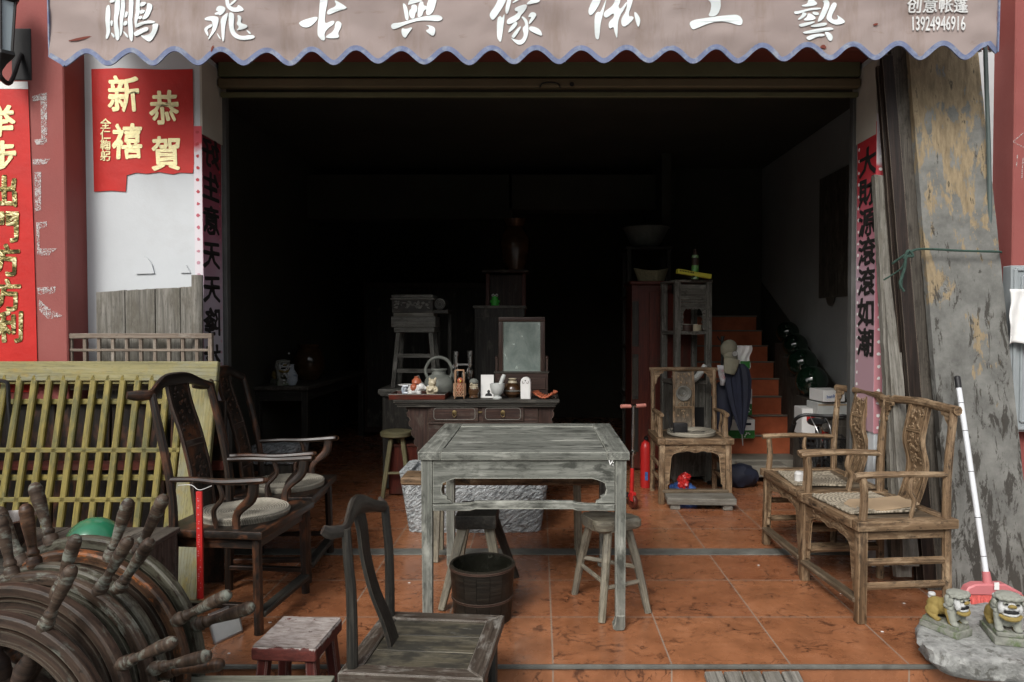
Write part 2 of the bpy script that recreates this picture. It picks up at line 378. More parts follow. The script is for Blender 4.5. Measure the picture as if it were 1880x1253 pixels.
M['brownglaze'] = plain('brown_glaze', (.07, .035, .016), .2, 0, .5, 9, spec=.6)
M['darkpot'] = plain('dark_pot_glaze', (.03, .014, .01), .25, 0, .4, 9, spec=.6)
M['green_glass'] = plain('dark_green_glass', (.006, .020, .011), .08, 0, .25, 4, spec=.9)
M['float_glass'] = plain('green_glass_float', (.02, .15, .075), .14, 0, .35, 6, spec=.8)
M['cream'] = plain('cream_ceramic', (.52, .46, .33), .35, 0, .15, 12)
M['whitecer'] = plain('white_ceramic', (.70, .70, .68), .3, 0, .06)
M['bluecer'] = plain('blue_white_ceramic', (.5, .55, .6), .3, 0, .1, 20, c2=(.1, .16, .3), amt=.42)
M['orangecer'] = plain('orange_ceramic', (.42, .12, .06), .35)
M['marble'] = plain('grey_marble', (.52, .54, .52), .4, 0, .12, 8, c2=(.4, .42, .4), amt=.4, soft=.2)
M['bamboo'] = plain('bamboo_strip', (.46, .28, .17), .6, 0, .2, 30)
M['paperwhite'] = plain('white_paper', (.78, .78, .76), .8, 0, .03)
M['blacktext'] = plain('black_ink', (.015, .013, .012), .7, 0, .1)
M['kettle'] = plain('grey_clay_kettle', (.16, .17, .15), .55, 0, .25, 12, .2, 60)
M['rubber'] = plain('black_rubber', (.012, .012, .012), .7)
M['redplastic'] = plain('red_plastic', (.45, .022, .02), .35, 0, .06)
M['blueplastic'] = plain('blue_plastic_bag', (.05, .12, .34), .4, 0, .3, 30, .5, 60)
M['greenplastic'] = plain('green_plastic', (.05, .42, .05), .4, 0, .05)
M['yellowcard'] = plain('yellow_card', (.55, .52, .05), .6, 0, .06)
M['cardboard'] = plain('brown_cardboard', (.40, .29, .18), .85, 0, .1, 10)
M['navy'] = plain('navy_cloth', (.012, .015, .03), .75, 0, .3, 10)
M['khaki'] = plain('khaki_cloth', (.20, .19, .14), .85, 0, .15, 20, .2, 200)
M['greengrass'] = plain('green_carton_print', (.03, .17, .03), .6, 0, .3, 30)
M['rope'] = plain('green_rope', (.035, .07, .055), .8, 0, .3, 60, .5, 150)
M['pinkplastic'] = plain('pink_plastic', (.55, .18, .19), .4, 0, .05)
M['bristle'] = plain('pink_bristle', (.75, .16, .14), .5, 0, .12, 90)
M['tubewhite'] = plain('white_painted_tube', (.72, .75, .78), .35, 0, .04)
M['blackplastic'] = plain('black_plastic', (.015, .015, .016), .35)
M['greydoor'] = plain('grey_blue_metal_frame', (.30, .33, .34), .5, 0, .08)
M['mirrorback'] = plain('dark_backing', (.02, .02, .02), .6)
M['thread'] = plain('pale_string', (.6, .6, .58), .7)
M['drain'] = plain('grey_green_pipe_paint', (.075, .10, .095), .5, 0, .15)
M['basketwire'] = plain('dark_wire', (.04, .04, .04), .4, .6)
M['wickerbowl'] = plain('wicker', (.22, .2, .12), .8, 0, .3, 60, .5, 90)

def stooltop():
    s = NT('chipped_red_stool_paint'); v = s.coord('object'); sep = s.n('ShaderNodeSeparateXYZ'); s.l(v, sep.inputs[0])
    n = s.noise(v, 16, 7, .72); f = s.noise(s.coord('object', (20, 60, 60)), 1, 5, .7)
    red = s.ramp(f, [(.3, (.06, .012, .009)), (.7, (.16, .034, .024))]); bare = s.ramp(f, [(.3, (.17, .135, .115)), (.5, (.34, .30, .275)), (.75, (.50, .465, .44))])
    h = s.math('MULTIPLY', s.math('SUBTRACT', sep.outputs[2], .418), 26)
    ex = s.math('MULTIPLY', s.math('POWER', s.math('ABSOLUTE', s.math('MULTIPLY', sep.outputs[1], 6.9)), 5), .16)
    k = s.math('SUBTRACT', s.math('ADD', h, s.math('MULTIPLY', s.math('SUBTRACT', n, .5), 1.3)), ex)
    c = s.mix(s.ramp(k, [(.06, 0), (.13, 1)]), red, bare)
    c = s.mix(s.ramp(s.noise(v, 30, 4, .7), [(.62, 0), (.68, .8)]), c, (.09, .05, .04))
    s.bump(s.math('ADD', n, f), .5, .006); return s.set(c, .7)
M['stooltop'] = stooltop()
def slabmat():
    s = NT('peeling_wall_board'); v = s.coord('object'); sep = s.n('ShaderNodeSeparateXYZ'); s.l(v, sep.inputs[0])
    st = s.coord('object', (1, .22, 1))
    n1 = s.noise(v, 5, 7, .7); n2 = s.noise(st, 26, 6, .68); n3 = s.noise(s.coord('object', (1, .5, 1)), 4.5, 6, .68, .4)
    c = s.ramp(n1, [(.3, (.085, .085, .077)), (.5, (.155, .155, .142)), (.72, (.235, .235, .215))])
    tan = s.ramp(n2, [(.3, (.11, .08, .045)), (.6, (.29, .225, .135))])
    # bare tan wood shows where the grey skin has peeled, mostly in the upper half
    k = s.math('ADD', s.math('MULTIPLY', sep.outputs[1], .13), s.math('ADD', n3, s.math('MULTIPLY', s.math('SUBTRACT', n2, .5), .5)))
    c = s.mix(s.ramp(k, [(.565, 0), (.60, 1)]), c, tan)
    d = s.math('ADD', s.math('MULTIPLY', sep.outputs[1], -.06), s.noise(s.coord('object', (1, .28, 1)), 15, 7, .74, .5))
    c = s.mix(s.ramp(d, [(.565, 0), (.61, .9)]), c, (.035, .031, .025))
    c = s.mix(s.ramp(n2, [(.60, 0), (.64, .85)]), c, (.04, .034, .026))
    s.bump(s.math('ADD', n2, n1), .6, .008); return s.set(c, .82)
M['slab'] = slabmat()
# ---------------------------------------------------------------- special materials
def tile_mat(name, x0, y0, size, dark=1.0):
    s = NT(name); v = s.coord('world')
    sep = s.n('ShaderNodeSeparateXYZ'); s.l(v, sep.inputs[0])
    fx = s.math('DIVIDE', s.math('SUBTRACT', sep.outputs[0], x0), size); fy = s.math('DIVIDE', s.math('SUBTRACT', sep.outputs[1], y0), size)
    def edge(f):
        fr = s.math('FRACT', s.math('ADD', f, 100))
        return s.math('MINIMUM', fr, s.math('SUBTRACT', 1, fr))
    e = s.math('MINIMUM', edge(fx), edge(fy))
    grout = s.ramp(e, [(.0045, 1), (.0085, 0)])
    cid = s.n('ShaderNodeCombineXYZ'); s.l(s.math('FLOOR', fx), cid.inputs[0]); s.l(s.math('FLOOR', fy), cid.inputs[1])
    wn = s.n('ShaderNodeTexWhiteNoise', noise_dimensions='3D'); s.l(cid.outputs[0], wn.inputs['Vector'])
    n1 = s.noise(v, 5.5, 7, .68)
    c = s.ramp(n1, [(.3, (.17*dark, .068*dark, .030*dark)), (.55, (.285*dark, .117*dark, .053*dark)), (.8, (.385*dark, .175*dark, .09*dark))])
    c = s.mix(s.math('MULTIPLY', wn.outputs[0], .5), c, (.16*dark, .05*dark, .022*dark))
    # thin dark marbling: stretched crackle that only shows in patches
    w2 = s.n('ShaderNodeVectorMath', operation='ADD'); s.l(v, w2.inputs[0])
    nz = s.n('ShaderNodeTexNoise'); nz.inputs['Scale'].default_value = 7; nz.inputs['Detail'].default_value = 4; s.l(v, nz.inputs['Vector'])
    sc2 = s.n('ShaderNodeVectorMath', operation='SCALE'); s.l(nz.outputs['Color'], sc2.inputs[0]); sc2.inputs['Scale'].default_value = .34; s.l(sc2.outputs[0], w2.inputs[1])
    off = s.n('ShaderNodeVectorMath', operation='ADD'); s.l(w2.outputs[0], off.inputs[0]); s.l(wn.outputs['Color'], off.inputs[1])
    mp = s.n('ShaderNodeMapping'); mp.inputs['Scale'].default_value = (5.0, 21, 1); mp.inputs['Rotation'].default_value = (0, 0, .75); s.l(off.outputs[0], mp.inputs[0])
    vo = s.n('ShaderNodeTexVoronoi', feature='DISTANCE_TO_EDGE'); s.l(mp.outputs[0], vo.inputs['Vector']); vo.inputs['Scale'].default_value = 1
    vein = s.ramp(vo.outputs['Distance'], [(.0, 1), (.065, 0)])
    patch = s.ramp(s.noise(off.outputs[0], 6.5, 5, .65), [(.485, 0), (.55, 1)])
    c = s.mix(s.math('MULTIPLY', s.math('MULTIPLY', vein, patch), .85), c, (.05, .02, .012))
    dirt = s.ramp(s.noise(v, 1.3, 6, .7), [(.52, 0), (.8, .4)])
    c = s.mix(dirt, c, (.15*dark, .075*dark, .045*dark))
    c = s.mix(s.math('MULTIPLY', grout, .8), c, (.32, .27, .22))
    s.bump(s.math('SUBTRACT', s.math('MULTIPLY', s.noise(v, 14, 4), .3), grout), .12, .004)
    return s.set(c, s.ramp(s.noise(v, 9, 5, .65), [(.3, .16), (.7, .38)]), spec=.5)
M['tile'] = tile_mat('orange_floor_tile', .055, 3.27, .475, 1.25)
M['stairtile'] = plain('red_stair_tile', (.46, .125, .055), .35, 0, .25, 6, kind='world')
def cloth_mat():
    s = NT('faded_pink_awning_cloth'); v = s.coord('object')
    n = s.noise(v, 2.2, 5, .6)
    c = s.ramp(n, [(.3, (.34, .275, .256)), (.7, (.41, .34, .318))])
    st = s.noise(s.coord('object', (2.5, 1, .5)), 3, 5, .7)
    c = s.mix(s.ramp(st, [(.52, 0), (.75, .7)]), c, (.25, .185, .145))
    s3 = s.noise(s.coord('object', (.9, 1, 3.5)), 4, 6, .72, .5); c = s.mix(s.ramp(s3, [(.60, 0), (.70, .5)]), c, (.22, .15, .11))
    wv = s.math('ADD', s.math('SINE', s.math('MULTIPLY', s.n('ShaderNodeSeparateXYZ').outputs[0], 1)), 0)
    b = s.noise(s.coord('object', (500, 500, 500)), 1, 1)
    s.bump(b, .1, .002)
    s.set(c, .85, spec=.2)
    # thin cloth lets some of the sky light through
    tr = s.n('ShaderNodeBsdfTranslucent'); s.l(c, tr.inputs[0]); ms = s.n('ShaderNodeMixShader'); ms.inputs[0].default_value = .18
    s.l(s.p.outputs[0], ms.inputs[1]); s.l(tr.outputs[0], ms.inputs[2]); s.l(ms.outputs[0], s.out.inputs[0])
    return s.m
M['awning'] = cloth_mat()
M['trim'] = plain('blue_binding_tape', (.15, .18, .29), .8, 0, .2, 30, c2=(.30, .33, .38), amt=.42, soft=.1)
M['awntext'] = plain('white_awning_letters', (.70, .755, .755), .6, 0, .06, 8)
M['smalltext'] = plain('worn_white_letters', (.62, .63, .62), .7, 0, .1, 30)
M['redpaper'] = plain('red_poster_paper', (.50, .019, .014), .55, 0, .12, 4, .7, 7, kind='world', spec=.35)
M['goldfoil'] = plain('gold_foil', (.80, .72, .40), .42, .35, .15, 40, .3, 120, kind='world', c2=(.55, .47, .2), amt=.25)
def goldglint():
    s = NT('crinkled_foil_glints'); v = s.coord('world')
    n = s.noise(s.coord('world', (26, 26, 40)), 1, 3, .6, 1.0)
    c = s.ramp(n, [(.40, (.06, .05, .012)), (.52, (.33, .27, .09)), (.62, (.75, .68, .40))])  # dark and bright foil reflections put into the colour
    s.bump(n, .6, .01)
    return s.set(c, .35, .6)
M['goldglint'] = goldglint()
def couplet_mat(name, stops, c2):
    s = NT(name); v = s.coord('world')
    sep = s.n('ShaderNodeSeparateXYZ'); s.l(v, sep.inputs[0])
    z = s.math('ADD', s.math('DIVIDE', sep.outputs[2], 3.0), s.math('MULTIPLY', s.math('SUBTRACT', s.noise(v, 4, 4), .5), .12))
    c = s.ramp(z, stops)
    c = s.mix(s.ramp(s.noise(v, 22, 5, .65), [(.62, 0), (.72, .5)]), c, c2)
    return s.set(c, .6)
M['coupR'] = couplet_mat('sun_faded_red_couplet', [(.40, (.44, .28, .32)), (.54, (.46, .32, .38)), (.64, (.46, .12, .16)), (.74, (.42, .022, .03))], (.5, .3, .33))
M['coupRf'] = couplet_mat('sun_faded_red_couplet_edge', [(.40, (.50, .22, .25)), (.55, (.50, .15, .19)), (.70, (.50, .06, .08)), (.735, (.48, .05, .06)), (.745, (.60, .58, .6)), (.80, (.55, .5, .53))], (.55, .3, .33))
M['coupL'] = couplet_mat('sun_faded_purple_couplet', [(.42, (.42, .40, .44)), (.52, (.40, .31, .38)), (.62, (.32, .10, .15)), (.76, (.16, .014, .022))], (.3, .2, .24))
M['coupLf'] = couplet_mat('bleached_couplet_edge', [(.40, (.42, .2, .26)), (.50, (.62, .58, .61)), (.77, (.64, .60, .63)), (.785, (.55, .05, .07))], (.55, .36, .42))
def chalk():
    s = NT('rubbed_white_residue'); v = s.coord('world')
    n = s.math('ADD', s.math('MULTIPLY', s.noise(v, 150, 3, .7), .6), s.math('MULTIPLY', s.noise(v, 30, 4, .7), .4)); a = s.ramp(n, [(.47, 0), (.55, 1)])
    s.set((.66, .64, .62), .9); s.l(s.math('MULTIPLY', a, .6), s.p.inputs['Alpha']); return s.m
M['chalk'] = chalk()
def weave(name, d, l, rs, as_):
    s = NT(name); v = s.coord('object')
    sep = s.n('ShaderNodeSeparateXYZ'); s.l(v, sep.inputs[0])
    r = s.math('SQRT', s.math('ADD', s.math('MULTIPLY', sep.outputs[0], sep.outputs[0]), s.math('MULTIPLY', sep.outputs[1], sep.outputs[1])))
    a = s.math('ARCTAN2', sep.outputs[1], sep.outputs[0])
    w1 = s.math('SINE', s.math('ADD', s.math('MULTIPLY', r, rs), s.math('MULTIPLY', a, 1)))
    w2 = s.math('SINE', s.math('ADD', s.math('MULTIPLY', s.math('MULTIPLY', a, r), as_), s.math('MULTIPLY', r, rs*.5)))
    n = s.noise(v, 60, 3)
    h = s.math('ADD', s.math('MULTIPLY', s.math('ADD', w1, w2), .25), .5)
    h = s.math('ADD', h, s.math('MULTIPLY', s.math('SUBTRACT', n, .5), .5))
    c = s.ramp(h, [(.1, d), (.5, tuple((p+q)/2 for p, q in zip(d, l))), (.85, l)])
    s.bump(h, .45, .004); return s.set(c, .85)
M['weave'] = weave('braided_straw', (.06, .053, .038), (.40, .37, .30), 560, 900)
M['weavemat'] = weave('woven_straw_mat', (.12, .1, .07), (.48, .42, .32), 330, 420)
def mirror_mat():
    s = NT('clouded_old_mirror'); v = s.coord('world')
    n = s.noise(s.coord('world', (9, 9, 7)), 1, 6, .7, .4)
    c = s.ramp(n, [(.3, (.30, .37, .34)), (.52, (.42, .50, .46)), (.75, (.56, .62, .56))])
    s.set(c, s.ramp(n, [(.35, .10), (.7, .34)]), .55); return s.m
M['mirror'] = mirror_mat()
M['leaf'] = plain('leaf_green', (.05, .09, .03), .6, 0, .4, 3)
M['bark'] = plain('bark', (.08, .06, .045), .9, 0, .3, 9)

# ---------------------------------------------------------------- the setting
def struct(o): o['kind'] = 'structure'; return o
FX, FY = 1.868, 3.95           # half width of the opening, facade plane
ZL, ZT = -.2, 2.86
b = MB(); b.box((0, 0, ZL-.05), (160, 160, .1), bev=0)
struct(b.build('street_ground', M['street'], smooth=False))
EDGE = F(990, 1222).y
b = MB(); b.box((0, (EDGE+.012+10.6)/2, -.1), (14, 10.6-EDGE-.012, .198), bev=.0)
struct(b.build('floor', M['tile'], smooth=False))
b = MB(); b.box((0, EDGE+.006, -.007), (14, .012, .0165), bev=.003, seg=2)
struct(b.build('step_edge', M['stripgrey']))
ts0, ts1 = F(990, 1019).y, F(990, 1008).y
b = MB(); b.box((0, (ts0+ts1)/2, .001), (2*FX-.01, ts1-ts0, .008), bev=.003)
struct(b.build('threshold_strip', M['stripgrey']))

# the building: one thing; walls, pillars, shutter and ceiling are its parts
hs_ = T('shop_house', 'red painted shop house with white wall strips and a wide dark open shop front', 'building', (0, FY, 0))
def P(mb, name, m, **k):
    o = mb.build(name, m, smooth=False, **k); o.parent = hs_; o.location = (0, -FY, 0); return o
PY = FY*.956
for s_ in (-1, 1):
    b = MB(); b.box((s_*(FX+.33), FY+.15, 1.42), (.66, .30, 2.90), bev=.004); P(b, 'front_wall', M['white'])
    b = MB(); b.box((s_*(2.508+3), (PY+FY+.3)/2, 3.0), (6, FY+.3-PY, 6.4), bev=.006); pil = P(b, 'red_wall', M['redwall'])
    if s_ < 0: pilL = pil
    else: pilR = pil
    b = MB(); b.box((s_*(FX-.003), FY+.148, 2.62), (.012, .302, .42), bev=0); P(b, 'jamb_lining', M['jamb'])
b = MB(); b.box((0, FY+.15, 2.84+1.6), (2*2.508-.004, .296, 3.2-.06), bev=.004); P(b, 'lintel_wall', M['lintel'])
# interior shell
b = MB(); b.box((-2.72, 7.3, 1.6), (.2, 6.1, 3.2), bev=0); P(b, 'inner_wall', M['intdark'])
b = MB(); b.box((2.72, 7.3, 1.6), (.2, 6.1, 3.2), bev=0); P(b, 'inner_wall', M['intwhite'], label='whitewashed inner wall beside the staircase')
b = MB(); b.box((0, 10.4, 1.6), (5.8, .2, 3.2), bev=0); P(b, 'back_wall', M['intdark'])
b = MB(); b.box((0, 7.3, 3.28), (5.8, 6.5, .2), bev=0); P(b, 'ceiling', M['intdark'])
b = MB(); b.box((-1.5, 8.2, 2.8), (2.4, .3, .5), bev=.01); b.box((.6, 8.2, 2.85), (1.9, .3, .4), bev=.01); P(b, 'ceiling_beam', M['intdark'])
# dark band on the wall beside the stairs, its top edge climbing with them
p0, p1, p2 = W(1545, 745, 6.05), W(1380, 490, 8.8), W(1545, 900, 6.05)
poly = [(6.0, .02), (9.9, .02), (9.9, 2.75), (8.8, 2.06), (6.0, .70)]
b = MB(); b.prism(poly, .012, frameM((2.608, 0, 0), (0, 1, 0), (0, 0, 1))); P(b, 'stair_side_band', M['intdark'])
M['guide'] = plain('dull_dark_steel', (.10, .10, .095), .5, .3, .2, 6, kind='world')
# rolled-up shutter above the opening
b = MB()
zs = [W(990, v, 4.16).z for v in (127, 143, 147, 164, 169, 178)]
b.box((0, 4.16, (zs[0]+zs[1])/2+.04), (2*FX-.03, .06, zs[0]-zs[1]+.08), bev=.006)
sh = P(b, 'roller_shutter', M['shutter'])
b = MB(); b.box((0, 4.145, (zs[2]+zs[3])/2), (2*FX-.03, .05, zs[2]-zs[3]), bev=.008); o = b.build('bottom_rail', M['shutterbrown'], sh)
b = MB(); b.box((0, 4.17, (zs[4]+zs[5])/2), (2*FX-.03, .03, zs[4]-zs[5]), bev=.004); o = b.build('rail_lip', M['shutter'], sh)
c = W(1010, 157, 4.115); b = MB(); b.tube([c+Vector((x, 0, z)) for x, z in ((-.06, -.012), (-.045, .012), (0, .018), (.045, .012), (.06, -.012))], .004, 6); b.build('pull_handle', M['blackmetal'], sh)
c = W(1050, 155, 4.118); b = MB(); b.lathe([(.001, 0), (.013, 0), (.013, .006), (.001, .008)], 12, frameM(c, (1, 0, 0), (0, 0, 1))); b.build('lock', M['blackmetal'], sh)
for s_ in (-1, 1):
    b = MB(); b.box((s_*(FX-.014), 4.22, 1.36), (.026, .05, 2.70), bev=.003); b.build('guide_rail', M['guide'], sh)
for o in sh.children: o.location = (0, 0, 0)
# conduit / rods on the right
b = MB(); b.tube([W(1808, 60, 3.72), W(1812, 180, 3.73), W(1816, 300, 3.74), W(1818, 460, 3.74)], .011, 8); b.build('drain_pipe', M['drain'], hs_).location = (0, -FY, 0)
# dark panel leaning high on the right inner wall, and the oval below it
b = MB(); b.box((2.605, 6.3, 2.15), (.02, .62, 1.1), bev=.004); tag(b.build('wall_board', M['darkplank']), 'dark board fixed high on the inner wall above the stairs', 'board')
b = MB(); b.lathe([(0, .012), (.08, .012), (.10, 0)], 20, frameM((2.598, 6.35, 1.62), (0, 1, 0), (0, 0, 1))); tag(b.build('wall_plaque', M['darkplank']), 'small dark oval plaque on the inner wall', 'plaque')

# stairs
b = MB(); r = MB()
for k in range(2, 10):
    y = 6.26 + .2*(k-1); z = .16*k
    b.box(((1.42+2.43)/2, (y+10.2)/2+.1, z-.08), (1.01, 10.2-y, .16), bev=.0)
lw = MB(); lw.box((2.02, 8.42, 1.6), (1.19, .1, 3.2), bev=0); lw.box((1.36, 8.0, 2.0), (.1, .74, 2.4), bev=0); P(lw, 'added_dark_wall', M['intdark'])  # added near black wall standing in for the gloom up the stairs
st = struct(b.build('staircase', M['stairtile'], smooth=False))
b = MB()
for k in range(2, 10):
    y = 6.26 + .2*(k-1); z = .16*k
    b.box(((1.42+2.43)/2, y+.095, z+.008), (1.02, .03, .016), bev=.004)
b.build('tread_nosing', M['concrete'], st)
b = MB(); b.box((1.93, 6.26+1.9, .08), (1.40, 3.8, .158), bev=.008); b.build('stair_base', M['concrete'], st)
b = MB(); c = F(1393, 880); b.box((c.x, 6.14, .10), (.40, .2, .10), bev=.006); b.box((c.x-.14, 6.14, .025), (.1, .18, .05), bev=.004); b.box((c.x+.14, 6.14, .025), (.1, .18, .05), bev=.004); b.build('lower_step', M['concrete'], st)

# ---------------------------------------------------------------- awning
AY = 3.50
aw = T('awning', 'faded pink awning valance with blue scalloped edge and white lettering', 'awning', (0, FY, 2.7))
def AP(mb, name, m, par=None, **k):
    o = mb.build(name, m, par or aw, **k)
    if par is None: o.location = (0, -FY, -2.7)
    return o
def yv(x, z):
    q = Vector((x*1.3, z*2.2, .3))
    return AY + .012*math.sin(2.3*x+.7) + .026*mnoise.noise(q) + .018*mnoise.noise(Vector((x*3.2, z*8+x*1.5, 2))) + .004*mnoise.noise(Vector((x*12, z*22-x*5, 5))) + .005*math.sin(9*x + 14*z)*max(0, min(1, (2.9-z)*3))
XL, XR = W(88, 60, AY).x, W(1830, 60, AY).x
def zedge(x):                       # scalloped lower edge, a little higher at the right end
    u = 990 + x*FPX/AY
    t = (u-88)/(1830-88)
    ph = (u-167)/81.8
    mid = 110 - 13*t
    v = mid - 12.5*math.cos(2*math.pi*ph)
    if u < 125: v = 98 + (u-88)*.6
    if u > 1804: v = 80 + (u-1804)*.95
    return W(u, v, AY).z
ZA = 3.02
def vg(i, j):
    x = XL + (XR-XL)*i; z0 = zedge(x); z = z0 + (ZA-z0)*j
    return Vector((x, yv(x, z), z))
b = MB(); b.grid(vg, 300, 16); AP(b, 'valance', M['awning'], ang=180)
b = MB(); n = 420
for off, zz in ((0, 0),):
    tb = bmesh.new(); pr = None
    for i in range(n+1):
        x = XL + (XR-XL)*i/n; z0 = zedge(x)
        dz = (zedge(x+.002)-zedge(x-.002))/.004; nv = Vector((-dz, 1)).normalized(); wd = .021
        y = yv(x, z0)-.004
        cur = [tb.verts.new((x, y+.008, z0-.003)), tb.verts.new((x, y, z0-.003)), tb.verts.new((x+nv.x*wd, y, z0+nv.y*wd)), tb.verts.new((x+nv.x*wd, y+.008, z0+nv.y*wd))]
        if pr:
            for k in range(3): tb.faces.new((pr[k], pr[k+1], cur[k+1], cur[k]))
        pr = cur
    b.merge(tb)
AP(b, 'edge_binding', M['trim'])
for x in (XL, XR): b = MB(); b.beam((x, yv(x, 2.8)-.003, zedge(x)), (x, yv(x, 3)-.003, ZA), .006, .012, up=(0, 1, 0), bev=0); AP(b, 'side_binding', M['trim'])
b = MB()
def roofg(i, j):
    x = XL + (XR-XL)*i; return Vector((x, AY + (FY-AY)*j + .02*mnoise.noise(Vector((x*2, j, 0))), ZA + .16*j - .05*math.sin(math.pi*j)))
b.grid(roofg, 60, 6); AP(b, 'canopy_cloth', M['awning'], ang=180)
b = MB(); b.tube([(XL, AY+.02, ZA-.01), (XR, AY+.02, ZA-.01)], .018, 8); AP(b, 'front_bar', M['steel'])
for u in (1795, 1815):
    b = MB(); p = W(u, 95, AY+.03); b.tube([(p.x, AY+.03, ZA-.02), (p.x+.01, AY+.03, p.z)], .009, 6); AP(b, 'strut', M['steel'])
